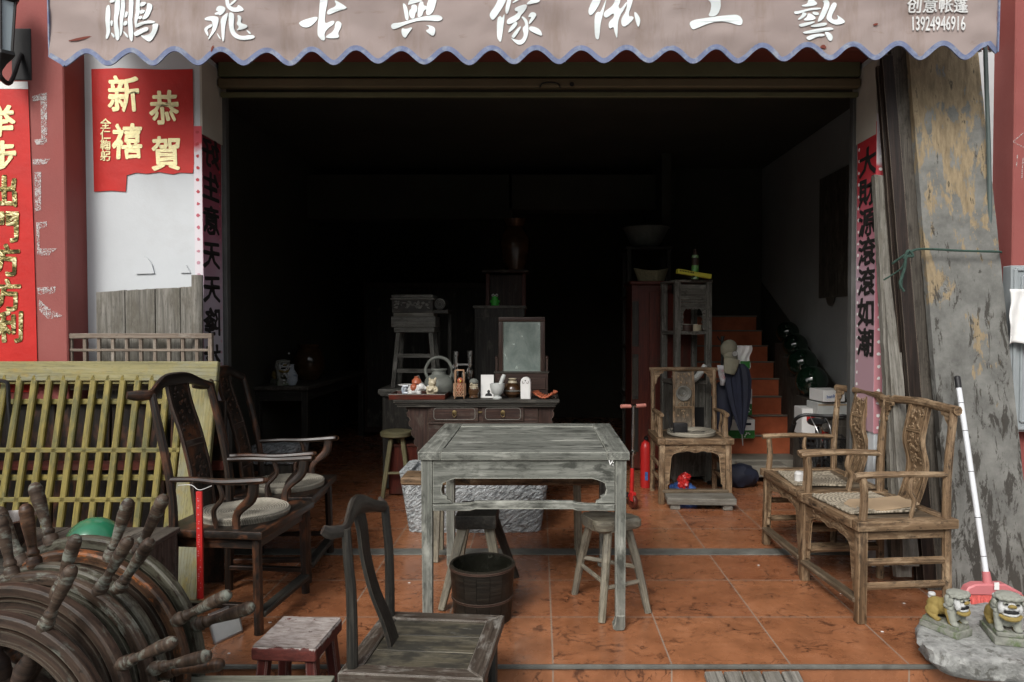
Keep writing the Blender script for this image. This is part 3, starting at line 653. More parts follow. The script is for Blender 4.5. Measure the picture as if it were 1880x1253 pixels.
G = {  # brush strokes of the eight big characters, outlined on the valance: (origin u, pixels per unit, outlines)
 'peng': (180, 6.2667, [[(85,45),(130,50),(140,330),(135,370),(105,445),(78,440),(95,360),(82,170)], [(175,-60),(235,-60),(235,90),(222,240),(250,400),(235,465),(205,460),(190,390),(178,180)], [(140,235),(175,235),(165,300),(148,300)], [(145,365),(190,400),(185,440),(150,400)], [(250,-60),(292,-60),(292,150),(285,330),(262,420),(248,400),(255,250),(240,130)], [(335,-60),(400,-60),(390,150),(405,350),(400,470),(380,480),(350,420),(345,200)], [(300,120),(335,125),(330,190),(300,210)], [(295,250),(340,235),(340,285),(290,300)], [(285,345),(345,405),(345,445),(300,390)], [(430,-60),(475,-60),(475,150),(455,260),(440,330),(425,300),(425,150)], [(560,25),(620,45),(625,90),(585,215),(510,235),(530,190),(560,80)], [(480,20),(550,15),(545,50),(480,80)], [(475,105),(540,110),(530,150),(475,160)], [(470,190),(515,185),(510,225),(470,225)], [(440,280),(560,245),(620,240),(685,265),(640,280),(540,280),(470,310),(440,320)], [(640,285),(710,285),(715,310),(690,380),(620,480),(590,490),(480,410),(560,415),(620,395),(650,340)], [(415,370),(540,320),(590,320),(595,360),(540,375),(440,425),(415,400)], [(120,-10),(180,-30),(180,10),(120,25)]]),
 'fei': (180, 6.2667, [[(1465,-60),(1510,-60),(1510,30),(1540,90),(1610,100),(1620,55),(1690,115),(1680,140),(1560,150),(1490,100),(1470,40)], [(1520,50),(1600,-10),(1620,0),(1530,80)], [(1355,110),(1380,70),(1430,70),(1475,95),(1460,140),(1400,185),(1390,165),(1345,170),(1340,150),(1390,130),(1360,125)], [(1230,210),(1290,185),(1370,190),(1395,215),(1380,290),(1350,380),(1300,470),(1285,470),(1320,380),(1325,240),(1260,240),(1230,230)], [(1235,330),(1315,270),(1320,310),(1260,345),(1290,410),(1285,440),(1240,370)], [(1410,210),(1490,150),(1505,160),(1480,230),(1460,330),(1465,480),(1445,495),(1420,330)], [(1370,375),(1420,440),(1430,475),(1400,440)], [(1505,150),(1550,150),(1580,180),(1560,300),(1580,380),(1650,420),(1770,395),(1815,425),(1760,455),(1640,465),(1560,430),(1510,350)], [(1610,180),(1650,190),(1660,220),(1640,270),(1730,295),(1715,325),(1580,355),(1630,315),(1595,280),(1620,235)], [(1710,340),(1765,380),(1745,395),(1710,360)]]),
 'gu': (530, 6.2667, [[(355,-60),(445,-60),(445,30),(425,110),(410,285),(490,240),(530,240),(520,285),(460,330),(420,400),(435,470),(400,485),(355,440),(340,400),(345,200)], [(440,110),(555,65),(520,0),(560,10),(670,80),(660,100),(560,120),(440,180)], [(110,255),(330,180),(335,225),(280,300),(220,330),(150,315)], [(540,240),(590,245),(615,285),(570,400),(590,420),(580,455),(440,455),(440,430),(530,370)]]),
 'dian': (530, 6.2667, [[(1305,10),(1365,70),(1385,235),(1345,235),(1325,130)], [(1365,50),(1390,-20),(1540,-40),(1540,5),(1390,45)], [(1410,50),(1455,45),(1480,70),(1475,135),(1455,145),(1450,210),(1415,220),(1380,165),(1385,110),(1410,100)], [(1495,15),(1545,5),(1550,60),(1590,65),(1580,105),(1550,120),(1535,190),(1475,205)], [(1610,-60),(1700,-60),(1700,20),(1650,170),(1565,180)], [(1180,270),(1300,265),(1500,200),(1700,170),(1770,195),(1770,230),(1720,250),(1610,240),(1500,240),(1340,290),(1230,335),(1180,330)], [(1300,325),(1350,340),(1420,320),(1425,335),(1370,400),(1340,445),(1300,400)], [(1575,295),(1640,300),(1690,330),(1690,390),(1660,430),(1570,360),(1620,345),(1615,310)]]),
 'jia': (890, 6.2667, [[(170,-60),(270,-60),(230,50),(140,190),(90,245),(55,190),(60,155),(130,60)], [(140,220),(180,180),(200,215),(225,160),(230,190),(200,420),(185,495),(160,470),(140,430)], [(270,-40),(310,-40),(300,50),(260,180),(230,130)], [(320,30),(400,-20),(450,-20),(320,50)], [(480,50),(530,10),(600,-20),(640,-10),(630,40),(540,55),(490,65)], [(345,95),(470,55),(490,80),(460,130),(410,180),(400,220),(290,285),(250,275),(260,220),(360,170),(390,135),(345,130)], [(415,190),(450,190),(500,240),(505,380),(470,480),(420,520),(370,515),(290,430),(340,455),(420,470),(455,400),(435,350),(440,310),(470,290),(455,240)], [(275,340),(350,245),(380,260),(360,310),(270,390)], [(310,410),(400,300),(425,310),(340,445),(310,430)], [(495,200),(520,150),(560,140),(595,160),(590,190),(510,285),(505,250),(540,190)], [(510,300),(580,305),(640,340),(665,400),(640,410),(510,355)]]),
 'si': (890, 6.2667, [[(1270,-60),(1360,-60),(1310,70),(1220,195),(1180,120)], [(1260,180),(1300,130),(1330,150),(1380,20),(1405,-20),(1350,200),(1330,280),(1320,430),(1300,455),(1265,420)], [(1500,-60),(1560,-60),(1560,30),(1530,80),(1560,120),(1640,10),(1620,90),(1530,220),(1525,430),(1515,440),(1490,370),(1480,310),(1430,345),(1420,260),(1490,200),(1480,150),(1400,215),(1365,190),(1370,140),(1490,60)], [(1640,-60),(1705,-60),(1700,30),(1640,200),(1700,195),(1715,230),(1600,330),(1565,280),(1570,220),(1630,130)], [(1710,150),(1740,150),(1785,220),(1785,270),(1765,330),(1740,280)]]),
 'gong': (1250, 6.0645, [[(285,-60),(440,-60),(430,30),(440,90),(400,185),(295,190),(330,120),(330,45),(285,20)], [(80,235),(300,200),(560,170),(640,175),(685,230),(675,285),(630,290),(540,255),(420,240),(300,265),(150,330),(120,330)]]),
 'yi': (1250, 6.0645, [[(1315,-40),(1600,-60),(1600,-10),(1400,0),(1350,15)], [(1410,0),(1450,-10),(1480,20),(1515,50),(1480,75),(1350,90),(1330,70),(1400,55)], [(1245,145),(1300,140),(1430,100),(1550,95),(1550,115),(1400,130),(1280,180),(1245,170)], [(1340,150),(1390,160),(1380,190),(1310,240),(1280,235),(1330,190)], [(1400,160),(1440,165),(1490,205),(1480,235),(1370,250),(1350,235),(1395,200)], [(1450,140),(1530,150),(1520,185),(1460,175)], [(1300,285),(1470,250),(1480,270),(1330,320),(1300,305)], [(1560,20),(1630,15),(1650,60),(1600,180),(1560,240),(1495,270),(1560,130),(1590,50)], [(1670,45),(1710,40),(1725,70),(1660,200),(1680,235),(1730,235),(1735,205),(1715,175),(1825,260),(1760,290),(1690,290),(1610,235),(1610,190)], [(1420,300),(1590,262),(1620,275),(1600,300),(1450,320)], [(1345,365),(1640,310),(1690,335),(1670,350),(1400,388),(1350,385)], [(1380,420),(1500,385),(1590,390),(1590,415),(1500,420),(1430,460),(1395,455)], [(1585,365),(1640,375),(1680,420),(1670,465),(1640,470),(1610,420)]])}
for ch, (u0, k, outs) in G.items():
    b = MB()
    for si, po in enumerate(outs):
        # rounded brush outline
        q = chaikin([(x, y, 0) for x, y in po], 2)
        pts = [W(u0 + p.x/k, p.y/k, AY) for p in q]
        tb = bmesh.new()
        hi = [tb.verts.new((p.x, yv(p.x, p.z)-.0036-.0002*si, p.z)) for p in pts]; lo = [tb.verts.new((p.x, yv(p.x, p.z)-.002, p.z)) for p in pts]
        from mathutils.geometry import tessellate_polygon
        for a_, c_, d_ in tessellate_polygon([[Vector((p.x, p.z, 0)) for p in pts]]): tb.faces.new((hi[a_], hi[c_], hi[d_]))
        for i in range(len(hi)):
            j = (i+1) % len(hi); tb.faces.new((hi[i], hi[j], lo[j], lo[i]))
        b.merge(tb)
    AP(b, 'painted_character', M['awntext'], smooth=False)
def on_valance(mb):
    for v in mb.bm.verts: v.co.y += yv(v.co.x, v.co.z) - AY
    return mb
b = MB(); c = W(1719, 14, AY-.006); b.bold('创意帐篷', 30*AY/FPX*.93, wallM(c), .018); on_valance(b); AP(b, 'maker_name', M['smalltext'], smooth=False)
b = MB(); c = W(1720, 46, AY-.006); b.bold('13924946916', 36*AY/FPX, wallM(c), .014, sx=.50); on_valance(b); AP(b, 'phone_number', M['smalltext'], smooth=False)
# torn slits in the cloth
b = MB()
for (u, v, l, h, a) in ((146, 70, 58, 6, .18), (1603, 49, 12, 5, .1), (1508, 88, 12, 8, .2), (392, 92, 5, 16, -.3), (1512, 90, 8, 5, .5)):
    c = W(u, v, AY); k = AY/FPX
    q = chaikin([(-l/2*k, 0, 0), (0, h/2*k, 0), (l/2*k, h*.2*k, 0), (0, -h/2*k, 0)], 1)
    rot = Matrix.Rotation(a, 4, 'Z'); c.y = yv(c.x, c.z)-.004
    b = MB(); b.prism([((rot @ p).x, (rot @ p).y) for p in q], .001, wallM(c)); AP(b, 'tear', M['lintel'], smooth=False)

# ---------------------------------------------------------------- posters, couplets, marks
def px_poly(pts, Y):
    return [(p.x, p.z) for p in (W(u, v, Y) for u, v in pts)]
Yw = FY-.004
ragged = [(168,127),(220,125),(300,128),(354,127),(355,200),(357,300),(354,318),(330,317),(318,320),(305,318),(292,316),(270,319),(250,317),(236,321),(233,322),(232,338),(231,352),(205,350),(173,352),(171,260)]
p = T('red_poster', 'torn red New Year poster with gold characters on the white wall', 'poster', W(260, 240, Yw))
def rel(o, par): o.parent = par; o.location = -par.location; return o
b = MB(); b.prism(px_poly(ragged, Yw), .002, frameM((0, Yw, 0), (1, 0, 0), (0, 0, 1))); rel(b.build('paper', M['redpaper']), p)
# reading order of the poster: right column, then left column, then the small signature
for ch, u, v, s_ in (('恭', 302, 203, 64), ('賀', 306, 287, 64), ('新', 227, 178, 68), ('禧', 234, 265, 66)):
    b = MB(); b.bold(ch, s_*Yw/FPX, wallM(W(u, v, Yw-.0042)), .028, rough=.05, sx=.86); rel(b.build('gold_character', M['goldfoil'], smooth=False), p)
b = MB()
for i, ch in enumerate('全仁鞠躬'): b.bold(ch, 20*Yw/FPX, wallM(W(194, 229+19.5*i, Yw-.0042)), .02, rough=.04)
rel(b.build('small_characters', M['goldfoil'], smooth=False), p)
Yp = PY-.004
p = T('red_banner', 'tall red paper couplet with gold foil characters on the red wall', 'banner', W(10, 400, Yp))
b = MB(); b.prism(px_poly([(-80,163),(52,164),(57,300),(62,430),(66,560),(70,720),(-80,720)], Yp), .002, frameM((0, Yp, 0), (1, 0, 0), (0, 0, 1))); rel(b.build('paper', M['redpaper']), p)
b = MB(); b.prism(px_poly([(-80,150),(51,150),(52,163.5),(-80,163)], Yp), .003, frameM((0, Yp, 0), (1, 0, 0), (0, 0, 1))); rel(b.build('white_header', M['paperwhite']), p)
for i, (ch, u, v) in enumerate((('举', 0, 226), ('步', 4, 293), ('出', 8, 356), ('門', 10, 420), ('方', 12, 482), ('方', 14, 546), ('利', 18, 604))):
    b = MB(); b.bold(ch, 60*Yp/FPX, wallM(W(u, v, Yp-.0042)), .034, rough=.055, sx=.92)
    rel(b.build('gold_character', M['goldfoil'] if i < 2 else M['goldglint'], smooth=False), p)
# residue of old characters on the red wall
b = MB()
for st in ([(72,172),(86,170),(86,262),(76,262),(74,185)], [(58,176),(74,173),(74,184),(60,186)], [(62,256),(84,254),(80,266),(66,265)], [(60,292),(92,291),(84,301),(60,303)], [(63,316),(75,315),(75,386),(64,388)], [(66,408),(86,406),(86,416),(72,420),(72,456),(104,456),(88,470),(68,468)], [(68,528),(102,526),(100,538),(70,542)], [(70,548),(84,562),(116,580),(88,586),(72,570)]):
    b = MB(); b.prism(px_poly(st, Yp), .001, frameM((0, Yp+.002, 0), (1, 0, 0), (0, 0, 1))); b.build('residue_mark', M['chalk'], pilL, smooth=False)
b = MB()
for a, c in (((1860,260),(1880,243)), ((1860,260),(1882,272)), ((1868,284),(1866,306)), ((1878,290),(1876,330)), ((1874,300),(1890,296))):
    b.beam(W(*a, PY-.003), W(*c, PY-.003), .004, .002, up=(0, 1, 0), bev=0)
b.build('chalk_drawing', M['chalk'], pilR, smooth=False)
# couplets wrapped round the jambs
def couplet(sgn, label, word, v0, dv, size, mface, mside, vtop):
    zt, zb = W(990, vtop, FY).z, .75
    p = T('door_couplet', label, 'couplet', (sgn*FX, FY, 1.6), group=None)
    b = MB(); b.box((sgn*(FX+.017), FY-.004, (zt+zb)/2), (.044, .004, zt-zb), bev=0); rel(b.build('front_strip', mside, smooth=False), p)
    b = MB(); b.box((sgn*(FX-.0055), FY+.112, (zt+zb)/2-.02), (.004, .232, zt-zb-.05), bev=0); rel(b.build('side_strip', mface, smooth=False), p)
    b = MB()
    for i, ch in enumerate(word):
        z = W(990, v0+dv*i, FY+.11).z
        b.bold(ch, size, frameM((sgn*(FX-.0085), FY+.095, z), (0, -sgn*-1 if sgn < 0 else -1, 0), (0, 0, 1)), .032, rough=.07, sx=1.3)
    rel(b.build('characters', M['blacktext'], smooth=False), p)
    b = MB(); rr = random.Random(3)
    for i in range(26):
        z = zb + (zt-zb)*(i+.5)/26
        q = [(rr.uniform(.006, .013)*math.cos(a), rr.uniform(.006, .013)*math.sin(a)) for a in [k*math.pi/4 for k in range(8)]]
        b.prism(q, .0008, wallM((sgn*(FX+.018), FY-.0065, z)))
        b.prism(q, .0008, frameM((sgn*(FX-.0078), FY+.205, z+.02), (0, -sgn*-1 if sgn < 0 else -1, 0), (0, 0, 1)))
    rel(b.build('border_pattern', M['paperwhite'] if sgn > 0 else M['coupR'], smooth=False), p)
couplet(-1, 'faded purple paper couplet on the left door jamb', '好生意天天隆步', 286, 62, .165, M['coupL'], M['coupLf'], 232)
couplet(1, 'red to pink paper couplet on the right door jamb', '大財源滾滾如潮', 302, 55, .165, M['coupR'], M['coupRf'], 208)
# torn white scraps below the poster
p = FY-.004
b = MB(); b.prism(px_poly([(250,503),(258,482),(264,470),(272,474),(279,484),(284,502)], p), .006, frameM((0, p, 0), (1, 0, 0), (0, 0, 1))); tag(b.build('paper_scrap', M['white']), 'larger white curled scrap stuck on the white wall', 'paper scrap')
b = MB(); b.prism(px_poly([(332,501),(336,488),(342,486),(350,501)], p), .005, frameM((0, p, 0), (1, 0, 0), (0, 0, 1))); tag(b.build('paper_scrap', M['white']), 'smaller white scrap above the tall end plank', 'paper scrap')
# wall lantern, top left
l = T('wall_lantern', 'black metal wall lantern at the top of the red wall', 'lantern', W(-2, 62, 3.62)); l.scale = (.86, .5, .9)
lx = l.location
b = MB(); b.lathe([(.02, .30), (.05, .26), (.11, .20), (.125, .185), (.10, .175)], 6); b.build('cap', M['blackmetal'], l, ang=20)
b = MB()
for k in range(6):
    a = k*math.pi/3; b.beam((.1*math.cos(a), .1*math.sin(a), .18), (.075*math.cos(a), .075*math.sin(a), -.1), .014, .014, bev=.002)
b.lathe([(.09, -.1), (.095, -.12), (.05, -.16), (.02, -.2), (.012, -.22)], 6); b.build('frame', M['blackmetal'], l, ang=20)
gl = NT('lantern_glass'); gl.set((.35, .42, .45), .15, 0, .6); b = MB(); b.lathe([(.09, .175), (.068, -.1)], 6); b.build('glass', gl.m, l, ang=20)
b = MB(); b.tube([(0, .3, -.05), (0, .15, -.24), (0, .02, -.24), (0, 0, -.19)], .014, 8); b.box((0, .315, -.05), (.12, .02, .3), bev=.004); b.build('bracket', M['blackmetal'], l)
# trees across the street behind the camera: seen only in the old mirror
def tree(x, y, h, seed, label):
    rr = random.Random(seed); t = T('street_tree', label, 'tree', (x, y, ZL), group='trees across the street')
    b = MB(); b.tube([(0, 0, -.05), (.1, .05, h*.25), (0, .1, h*.6)], [.22, .17, .08], 8)
    for k in range(5):
        a = rr.uniform(0, 6.28); b.tube([(.05, .05, h*.3+.2*k), (math.cos(a)*.9, math.sin(a)*.9, h*.5+.2*k), (math.cos(a)*1.6, math.sin(a)*1.6, h*.65+.25*k)], [.07, .045, .02], 6)
    b.build('trunk', M['bark'], t)
    b = MB(); tb = bmesh.new()
    cl = [Vector((rr.gauss(0, 1.5), rr.gauss(0, 1.2), h*.55+rr.gauss(0, h*.21))) for _ in range(46)]
    for i in range(3400):
        c = rr.choice(cl) + Vector([rr.gauss(0, .42) for _ in range(3)]); n = Vector([rr.gauss(0, 1) for _ in range(3)]).normalized(); a = n.orthogonal().normalized()*.2; d = n.cross(a)*.6
        f = [tb.verts.new(c+a), tb.verts.new(c+d), tb.verts.new(c-a), tb.verts.new(c-d)]; tb.faces.new(f)
    b.merge(tb); b.build('crown', M['leaf'], t, smooth=False)
for i, (x, y, h, lb) in enumerate(((-10.5, -9.5, 4.6, 'leafy tree across the street, leftmost of the row'), (-6.8, -9, 5.0, 'leafy tree across the street, second from the left'), (-3.2, -9.6, 4.6, 'leafy tree across the street, left of the shop middle'), (.2, -9, 4.4, 'leafy tree across the street, straight opposite the shop'), (3.6, -9.4, 5.0, 'leafy tree across the street, right of the shop middle'), (7, -9, 4.6, 'leafy tree across the street, second from the right'), (10.6, -9.6, 4.8, 'leafy tree across the street, rightmost of the row'))): tree(x, y, h, i+1, lb)
# ---------------------------------------------------------------- main furniture
def rrect(w, d, r, n=4):              # rounded rectangle outline
    out = []
    for cx, cy, a0 in ((w/2-r, d/2-r, 0), (-w/2+r, d/2-r, 90), (-w/2+r, -d/2+r, 180), (w/2-r, -d/2+r, 270)):
        for k in range(n+1):
            a = R(a0 + 90*k/n); out.append((cx+r*math.cos(a), cy+r*math.sin(a)))
    return out
# ---- the grey square table in the middle
TX0, TX1, TY0, TY1, TH = -.533, .397, 3.10, 4.00, .80
tw, td = TX1-TX0, TY1-TY0
t = T('square_table', 'large weathered grey square table with a cloud shaped apron, in the middle', 'table', ((TX0+TX1)/2, (TY0+TY1)/2, 0))
b = MB()
for sx in (-1, 1): b.box((sx*(tw/2-.05), 0, TH-.0185), (.10, td, .037), bev=.005, seg=2, grain=1)
for sy in (-1, 1): b.box((0, sy*(td/2-.05), TH-.019), (tw-.2, .10, .037), bev=.005, seg=2)
b.build('top_frame', M['greytable'], t)
b = MB()
for k in range(3): b.box((0, (k-1)*(td-.2)/3, TH-.022), (tw-.203, (td-.206)/3, .03), bev=.0015)
b.build('top_panel', M['greytable'], t)
LS = .05
for sx in (-1, 1):
    for sy in (-1, 1):
        b = MB(); x, y = sx*(tw/2-.012-LS/2), sy*(td/2-.012-LS/2)
        b.beam((x, y, .05), (x, y, TH-.037), LS*.86, LS*.86, up=(0, 1, 0), w1=LS, h1=LS, bev=.003)
        # hoof foot that turns inward
        pr = [(-.021, .07), (-.022, .02), (-.016, .003), (.02, .001), (.032, .008), (.033, .024), (.022, .034), (.021, .07)]
        b.prism([(-sx*p[0], p[1]) for p in pr], .046, frameM((x, y+.023, 0), (1, 0, 0), (0, 0, 1)), bev=.003, grain=1)
        b.build('leg', M['greytable'], t)
def apron(L, off, rot, name):
    # drawn in the plane of one side: a rail with bracket shaped spandrels, and a humped stretcher below
    h = L/2 - LS - .014; zt, zr = TH-.038, TH-.118
    side = [(h, zt), (h, TH-.230), (h-.085, TH-.231), (h-.080, TH-.218), (h-.058, TH-.212), (h-.064, TH-.198), (h-.040, TH-.192), (h-.034, TH-.170), (h-.044, TH-.150), (h-.040, TH-.140), (h-.062, TH-.134), (h-.078, TH-.124), (h-.10, zr)]
    poly = side + [(-x, z) for x, z in side[::-1]]
    m = Matrix.Rotation(rot, 4, 'Z') @ frameM((0, -off, 0), (1, 0, 0), (0, 0, 1))
    b = MB(); b.prism(poly, .018, m, bev=.002); b.build(name, M['greytable'], t)
    b = MB()
    z = TH-.232
    pr = [(-h, z-.002), (-.235, z-.002), (-.215, z+.012), (.215, z+.012), (.235, z-.002), (h, z-.002), (h, z-.032), (.235, z-.032), (.215, z-.018), (-.215, z-.018), (-.235, z-.032), (-h, z-.032)]
    b.prism(pr, .026, m @ Matrix.Translation((0, 0, -.005)), bev=.004); b.build('stretcher', M['greytable'], t)
apron(tw, td/2-.03, 0, 'apron'); apron(tw, td/2-.03, math.pi, 'apron'); apron(td, tw/2-.03, math.pi/2, 'apron'); apron(td, tw/2-.03, -math.pi/2, 'apron')
mk = W(1122, 850, TY0-.004)
b = MB(); b.bold('V:', .03, wallM(mk) @ Matrix.Rotation(-.15, 4, 'Z'), .02); o = b.build('white_mark', M['paperwhite'], t, smooth=False); o.location = -t.location
# ---- bench behind the table
bx0, bx1 = (738-990)*4.12/FPX, .44
t = T('long_bench', 'long brown wooden bench between the square table and the stone trough', 'bench', ((bx0+bx1)/2, 4.14, 0))
b = MB(); b.box((0, 0, .46), (bx1-bx0, .20, .05), bev=.02, seg=3); b.build('seat', M['tan'], t)
for u in (795, 1066):
    for sy in (-1, 1):
        x = (u-990)*3.98/FPX - (bx0+bx1)/2
        b = MB(); b.beam((x, sy*.11, 0), (x*.97, sy*.06, .44), .038, .038, up=(0, 1, 0)); b.build('leg', M['palewood'], t)
# ---- stone trough
tl, trr = W(730, 890, 4.60).x, W(1010, 890, 4.60).x
t0, t1 = F(752, 979).x, F(1003, 983).x
t = T('stone_trough', 'pale grey chiselled stone trough behind the square table', 'trough', ((tl+trr)/2, 4.82, 0))
b = MB()
def trg(i, j):
    a = 2*math.pi*i; z = .39*j
    hw = ((trr-tl)/2)*(.88+.12*j); hd = .24*(.9+.1*j); e = .22
    cx, cy = math.cos(a), math.sin(a)
    x = hw*math.copysign(abs(cx)**e, cx); y = hd*math.copysign(abs(cy)**e, cy)
    q = Vector((x*14+z*9, y*14, z*26)); d = .004*mnoise.noise(q) + .004*mnoise.noise(Vector((x*30+z*60, y*24, z*70-x*20)))
    return Vector((x*(1+d), y+d*1.6, z))
b.grid(trg, 300, 60)
b.build('body', M['stone'], t, ang=180)
b = MB(); hw = (trr-tl)/2
b.prism(rrect(2*hw*.97, .44, .05), .02, Matrix.Translation((0, 0, .345))); b.build('inner_floor', M['stone'], t)
b = MB()
ro, ri = rrect(2*hw*.995, .478, .06), rrect(2*hw*.86, .36, .05)
tb = bmesh.new(); A = [tb.verts.new((x, y, .392)) for x, y in ro]; B = [tb.verts.new((x, y, .392)) for x, y in ri]; C = [tb.verts.new((x, y, .35)) for x, y in ri]
for i in range(len(A)):
    j = (i+1) % len(A); tb.faces.new((A[i], A[j], B[j], B[i])); tb.faces.new((B[i], B[j], C[j], C[i]))
b.merge(tb); b.build('rim', M['stone'], t)
# ---- bucket
bc = F(884, 1142)
M['bucketshade'] = plain('scummy_bucket_shade', (.010, .010, .007), .25, 0, .3, 20, .3, 60, c2=(.07, .07, .055), amt=.3, soft=.03)  # scum specks on a near black that stands for inside shade
t = T('wooden_bucket', 'round dark wooden bucket with two hoops in front of the stool', 'bucket', (bc.x, 3.27, 0))
b = MB(); n = 15
for k in range(n):
    a0, a1 = 2*math.pi*k/n+.006, 2*math.pi*(k+1)/n-.006
    b.lathe([(.132, 0), (.150, .255), (.139, .257), (.121, .012)], 4, closed=True, a0=a0, a1=a1)
b.build('staves', M['bucket'], t)
b = MB(); b.lathe([(0, .085), (.1285, .085), (.127, .03), (0, .03)], 30); b.build('dark_disc', M['bucketshade'], t)  # added dark disc, deepening the shade inside the bucket
b = MB(); b.lathe([(.1195, .09), (.1365, .250)], 40, cap=False); b.build('inner_shade', M['bucketshade'], t)  # dark skin: shade on the inner staves put into colour
for z, r_ in ((.105, .1415), (.245, .151)):
    b = MB(); b.lathe([(r_-.004, z-.007), (r_+.002, z-.005), (r_+.002, z+.005), (r_-.004, z+.007)], 40, closed=True); b.build('hoop', M['redbrown'], t)
# ---- stools
def legged(name, label, loc, seat_mb, smat, feet, tops, r0, r1, lm, rails=(), group=None):
    t = T(name, label, 'stool', loc, 0, group)
    seat_mb.build('seat', smat, t)
    for f, p in zip(feet, tops):
        b = MB(); f, p = Vector(f), Vector(p); mid = f.lerp(p, .5) + Vector([random.uniform(-.004, .004) for _ in range(3)])
        b.tube([f, mid, p], [r0, (r0+r1)/2*1.05, r1], 8, wob=.05); b.build('leg', lm, t)
    for p, q in rails:
        b = MB(); b.tube([p, q], .011, 7); b.build('rung', lm, t)
    return t
# three legged stool right under the table
c = Vector((F(1115, 1120).x, 3.40, 0))
fl = [F(1055, 1090), F(1105, 1143), F(1190, 1125)]
seat = MB(); po = chaikin([(-.13, .06, 0), (-.10, .10, 0), (.06, .08, 0), (.17, .02, 0), (.16, -.05, 0), (.05, -.07, 0), (.0, -.13, 0), (-.06, -.12, 0), (-.08, -.04, 0)], 2)
seat.prism([(p.x, p.y) for p in po], .05, Matrix.Translation((0, 0, .385)), bev=.012)
tops = [Vector((-.075, .05, .39)), Vector((0, -.08, .39)), Vector((.10, .0, .39))]
fe = [f - c for f in fl]
legged('three_legged_stool', 'pale three legged stool with a wedge shaped seat under the right of the table', c, seat, M['palewood'], fe, tops, .017, .021, M['palewood'],
       [(fe[0].lerp(tops[0], .42), fe[1].lerp(tops[1], .42)), (fe[1].lerp(tops[1], .36), fe[2].lerp(tops[2], .36)), (fe[2].lerp(tops[2], .52), fe[0].lerp(tops[0], .52))])
# dark seated stool left under the table
c = Vector((F(878, 1090).x, 3.56, 0)); k = 3.5/FPX
seat = MB(); seat.box((0, 0, .40), (.20, .30, .07), bev=.012, seg=2)
ft = [F(810, 1121)-c, F(948, 1060)-c, F(838, 1064)-c, F(925, 1108)-c]
t = T('saw_stool', 'small stool with a thick dark seat and splayed pale legs behind the bucket', 'stool', c)
seat.build('seat', M['oldblack'], t)
for i, (f, p) in enumerate(zip(ft, [(-.065, -.11, .37), (.065, .11, .37), (-.065, .11, .37), (.06, -.10, .37)])):
    b = MB(); b.beam(f, p, .034, .03, up=(0, 1, 0), w1=.05, h1=.032, bev=.006); b.build('leg', M['palewood'] if i != 1 else M['oldblack'], t)
b = MB(); b.beam(Vector(ft[1]).lerp(Vector((.06, .1, .37)), .35), Vector(ft[2]).lerp(Vector((-.06, .1, .37)), .35), .02, .03); b.build('rung', M['palewood'], t)
# round olive stool by the altar cabinet
c = Vector((F(728, 915).x-.02, 5.62, 0)); seat = MB()
seat.lathe([(.0, .47), (.11, .47), (.125, .478), (.127, .505), (.115, .515), (0, .512)], 22)
fe = [Vector((-.09, -.11, 0)), Vector((.12, -.09, 0)), Vector((.02, .14, 0))]; tp = [Vector((-.03, -.05, .48)), Vector((.05, -.03, .48)), Vector((0, .05, .48))]
legged('round_stool', 'round olive brown stool standing left of the dark altar cabinet', c, seat, M['olivewood'], fe, tp, .017, .02, M['olivewood'], [(fe[0].lerp(tp[0], .4), fe[1].lerp(tp[1], .4))])
# red stool in front
c = Vector((F(553, 1165, .2).x, 2.60, ZL))
t = T('red_stool', 'small chipped red wooden stool with a worn pale top', 'stool', c, R(-4)); t.scale = (.86, .93, .985)
b = MB(); b.grid(lambda i, j: Vector(((i-.5)*.262, (j-.5)*.276, .4312 + .003*mnoise.noise(Vector((i*5, j*5, 3))) - .006*math.sin(math.pi*i)*math.sin(math.pi*j))), 30, 30)
b.box((0, 0, .404), (.275, .29, .05), bev=.013, seg=3); b.build('seat_board', M['stooltop'], t)
for sx in (-1, 1):
    for sy in (-1, 1):
        b = MB(); b.beam((sx*.135, sy*.125, 0), (sx*.10, sy*.095, .385), .045, .05, up=(0, 1, 0), bev=.006); b.build('leg', M['redstool'], t)
b = MB(); b.beam((-.11, -.10, .18), (.11, -.10, .18), .02, .03); b.build('rung', M['redstool'], t)
# low bench at the very front
p0, p1 = F(398, 1236, .215), F(626, 1231, .215)
t = T('plank_bench', 'pale green grey plank bench at the bottom edge, in front of the red stool', 'bench', ((p0.x+p1.x)/2-.06, p0.y-.13, ZL))
b = MB(); b.box((0, 0, .395), (p1.x-p0.x+.10, .24, .04), bev=.008, seg=2); b.build('seat', M['greenbench'], t)
for sx in (-1, 1):
    for sy in (-1, 1): b = MB(); b.beam((sx*.16, sy*.09, 0), (sx*.15, sy*.07, .38), .035, .035, up=(0, 1, 0)); b.build('leg', M['greenbench'], t)
# plank mat leaning on the step
pa, pb = F(1288, 1229, -.02), F(1462, 1229, -.02)
t = T('plank_ramp', 'grey weathered board of joined planks lying against the front step', 'plank board', ((pa.x+pb.x)/2, EDGE-.02, -.02), 0)
for k in range(5):
    wk = (pb.x-pa.x)/5; b = MB(); x = (k-2)*wk
    b.beam((x, 0, 0), (x+.03, -.42, -.165), wk-.006, .025, bev=.003); b.build('plank', M['greyplank'], t)

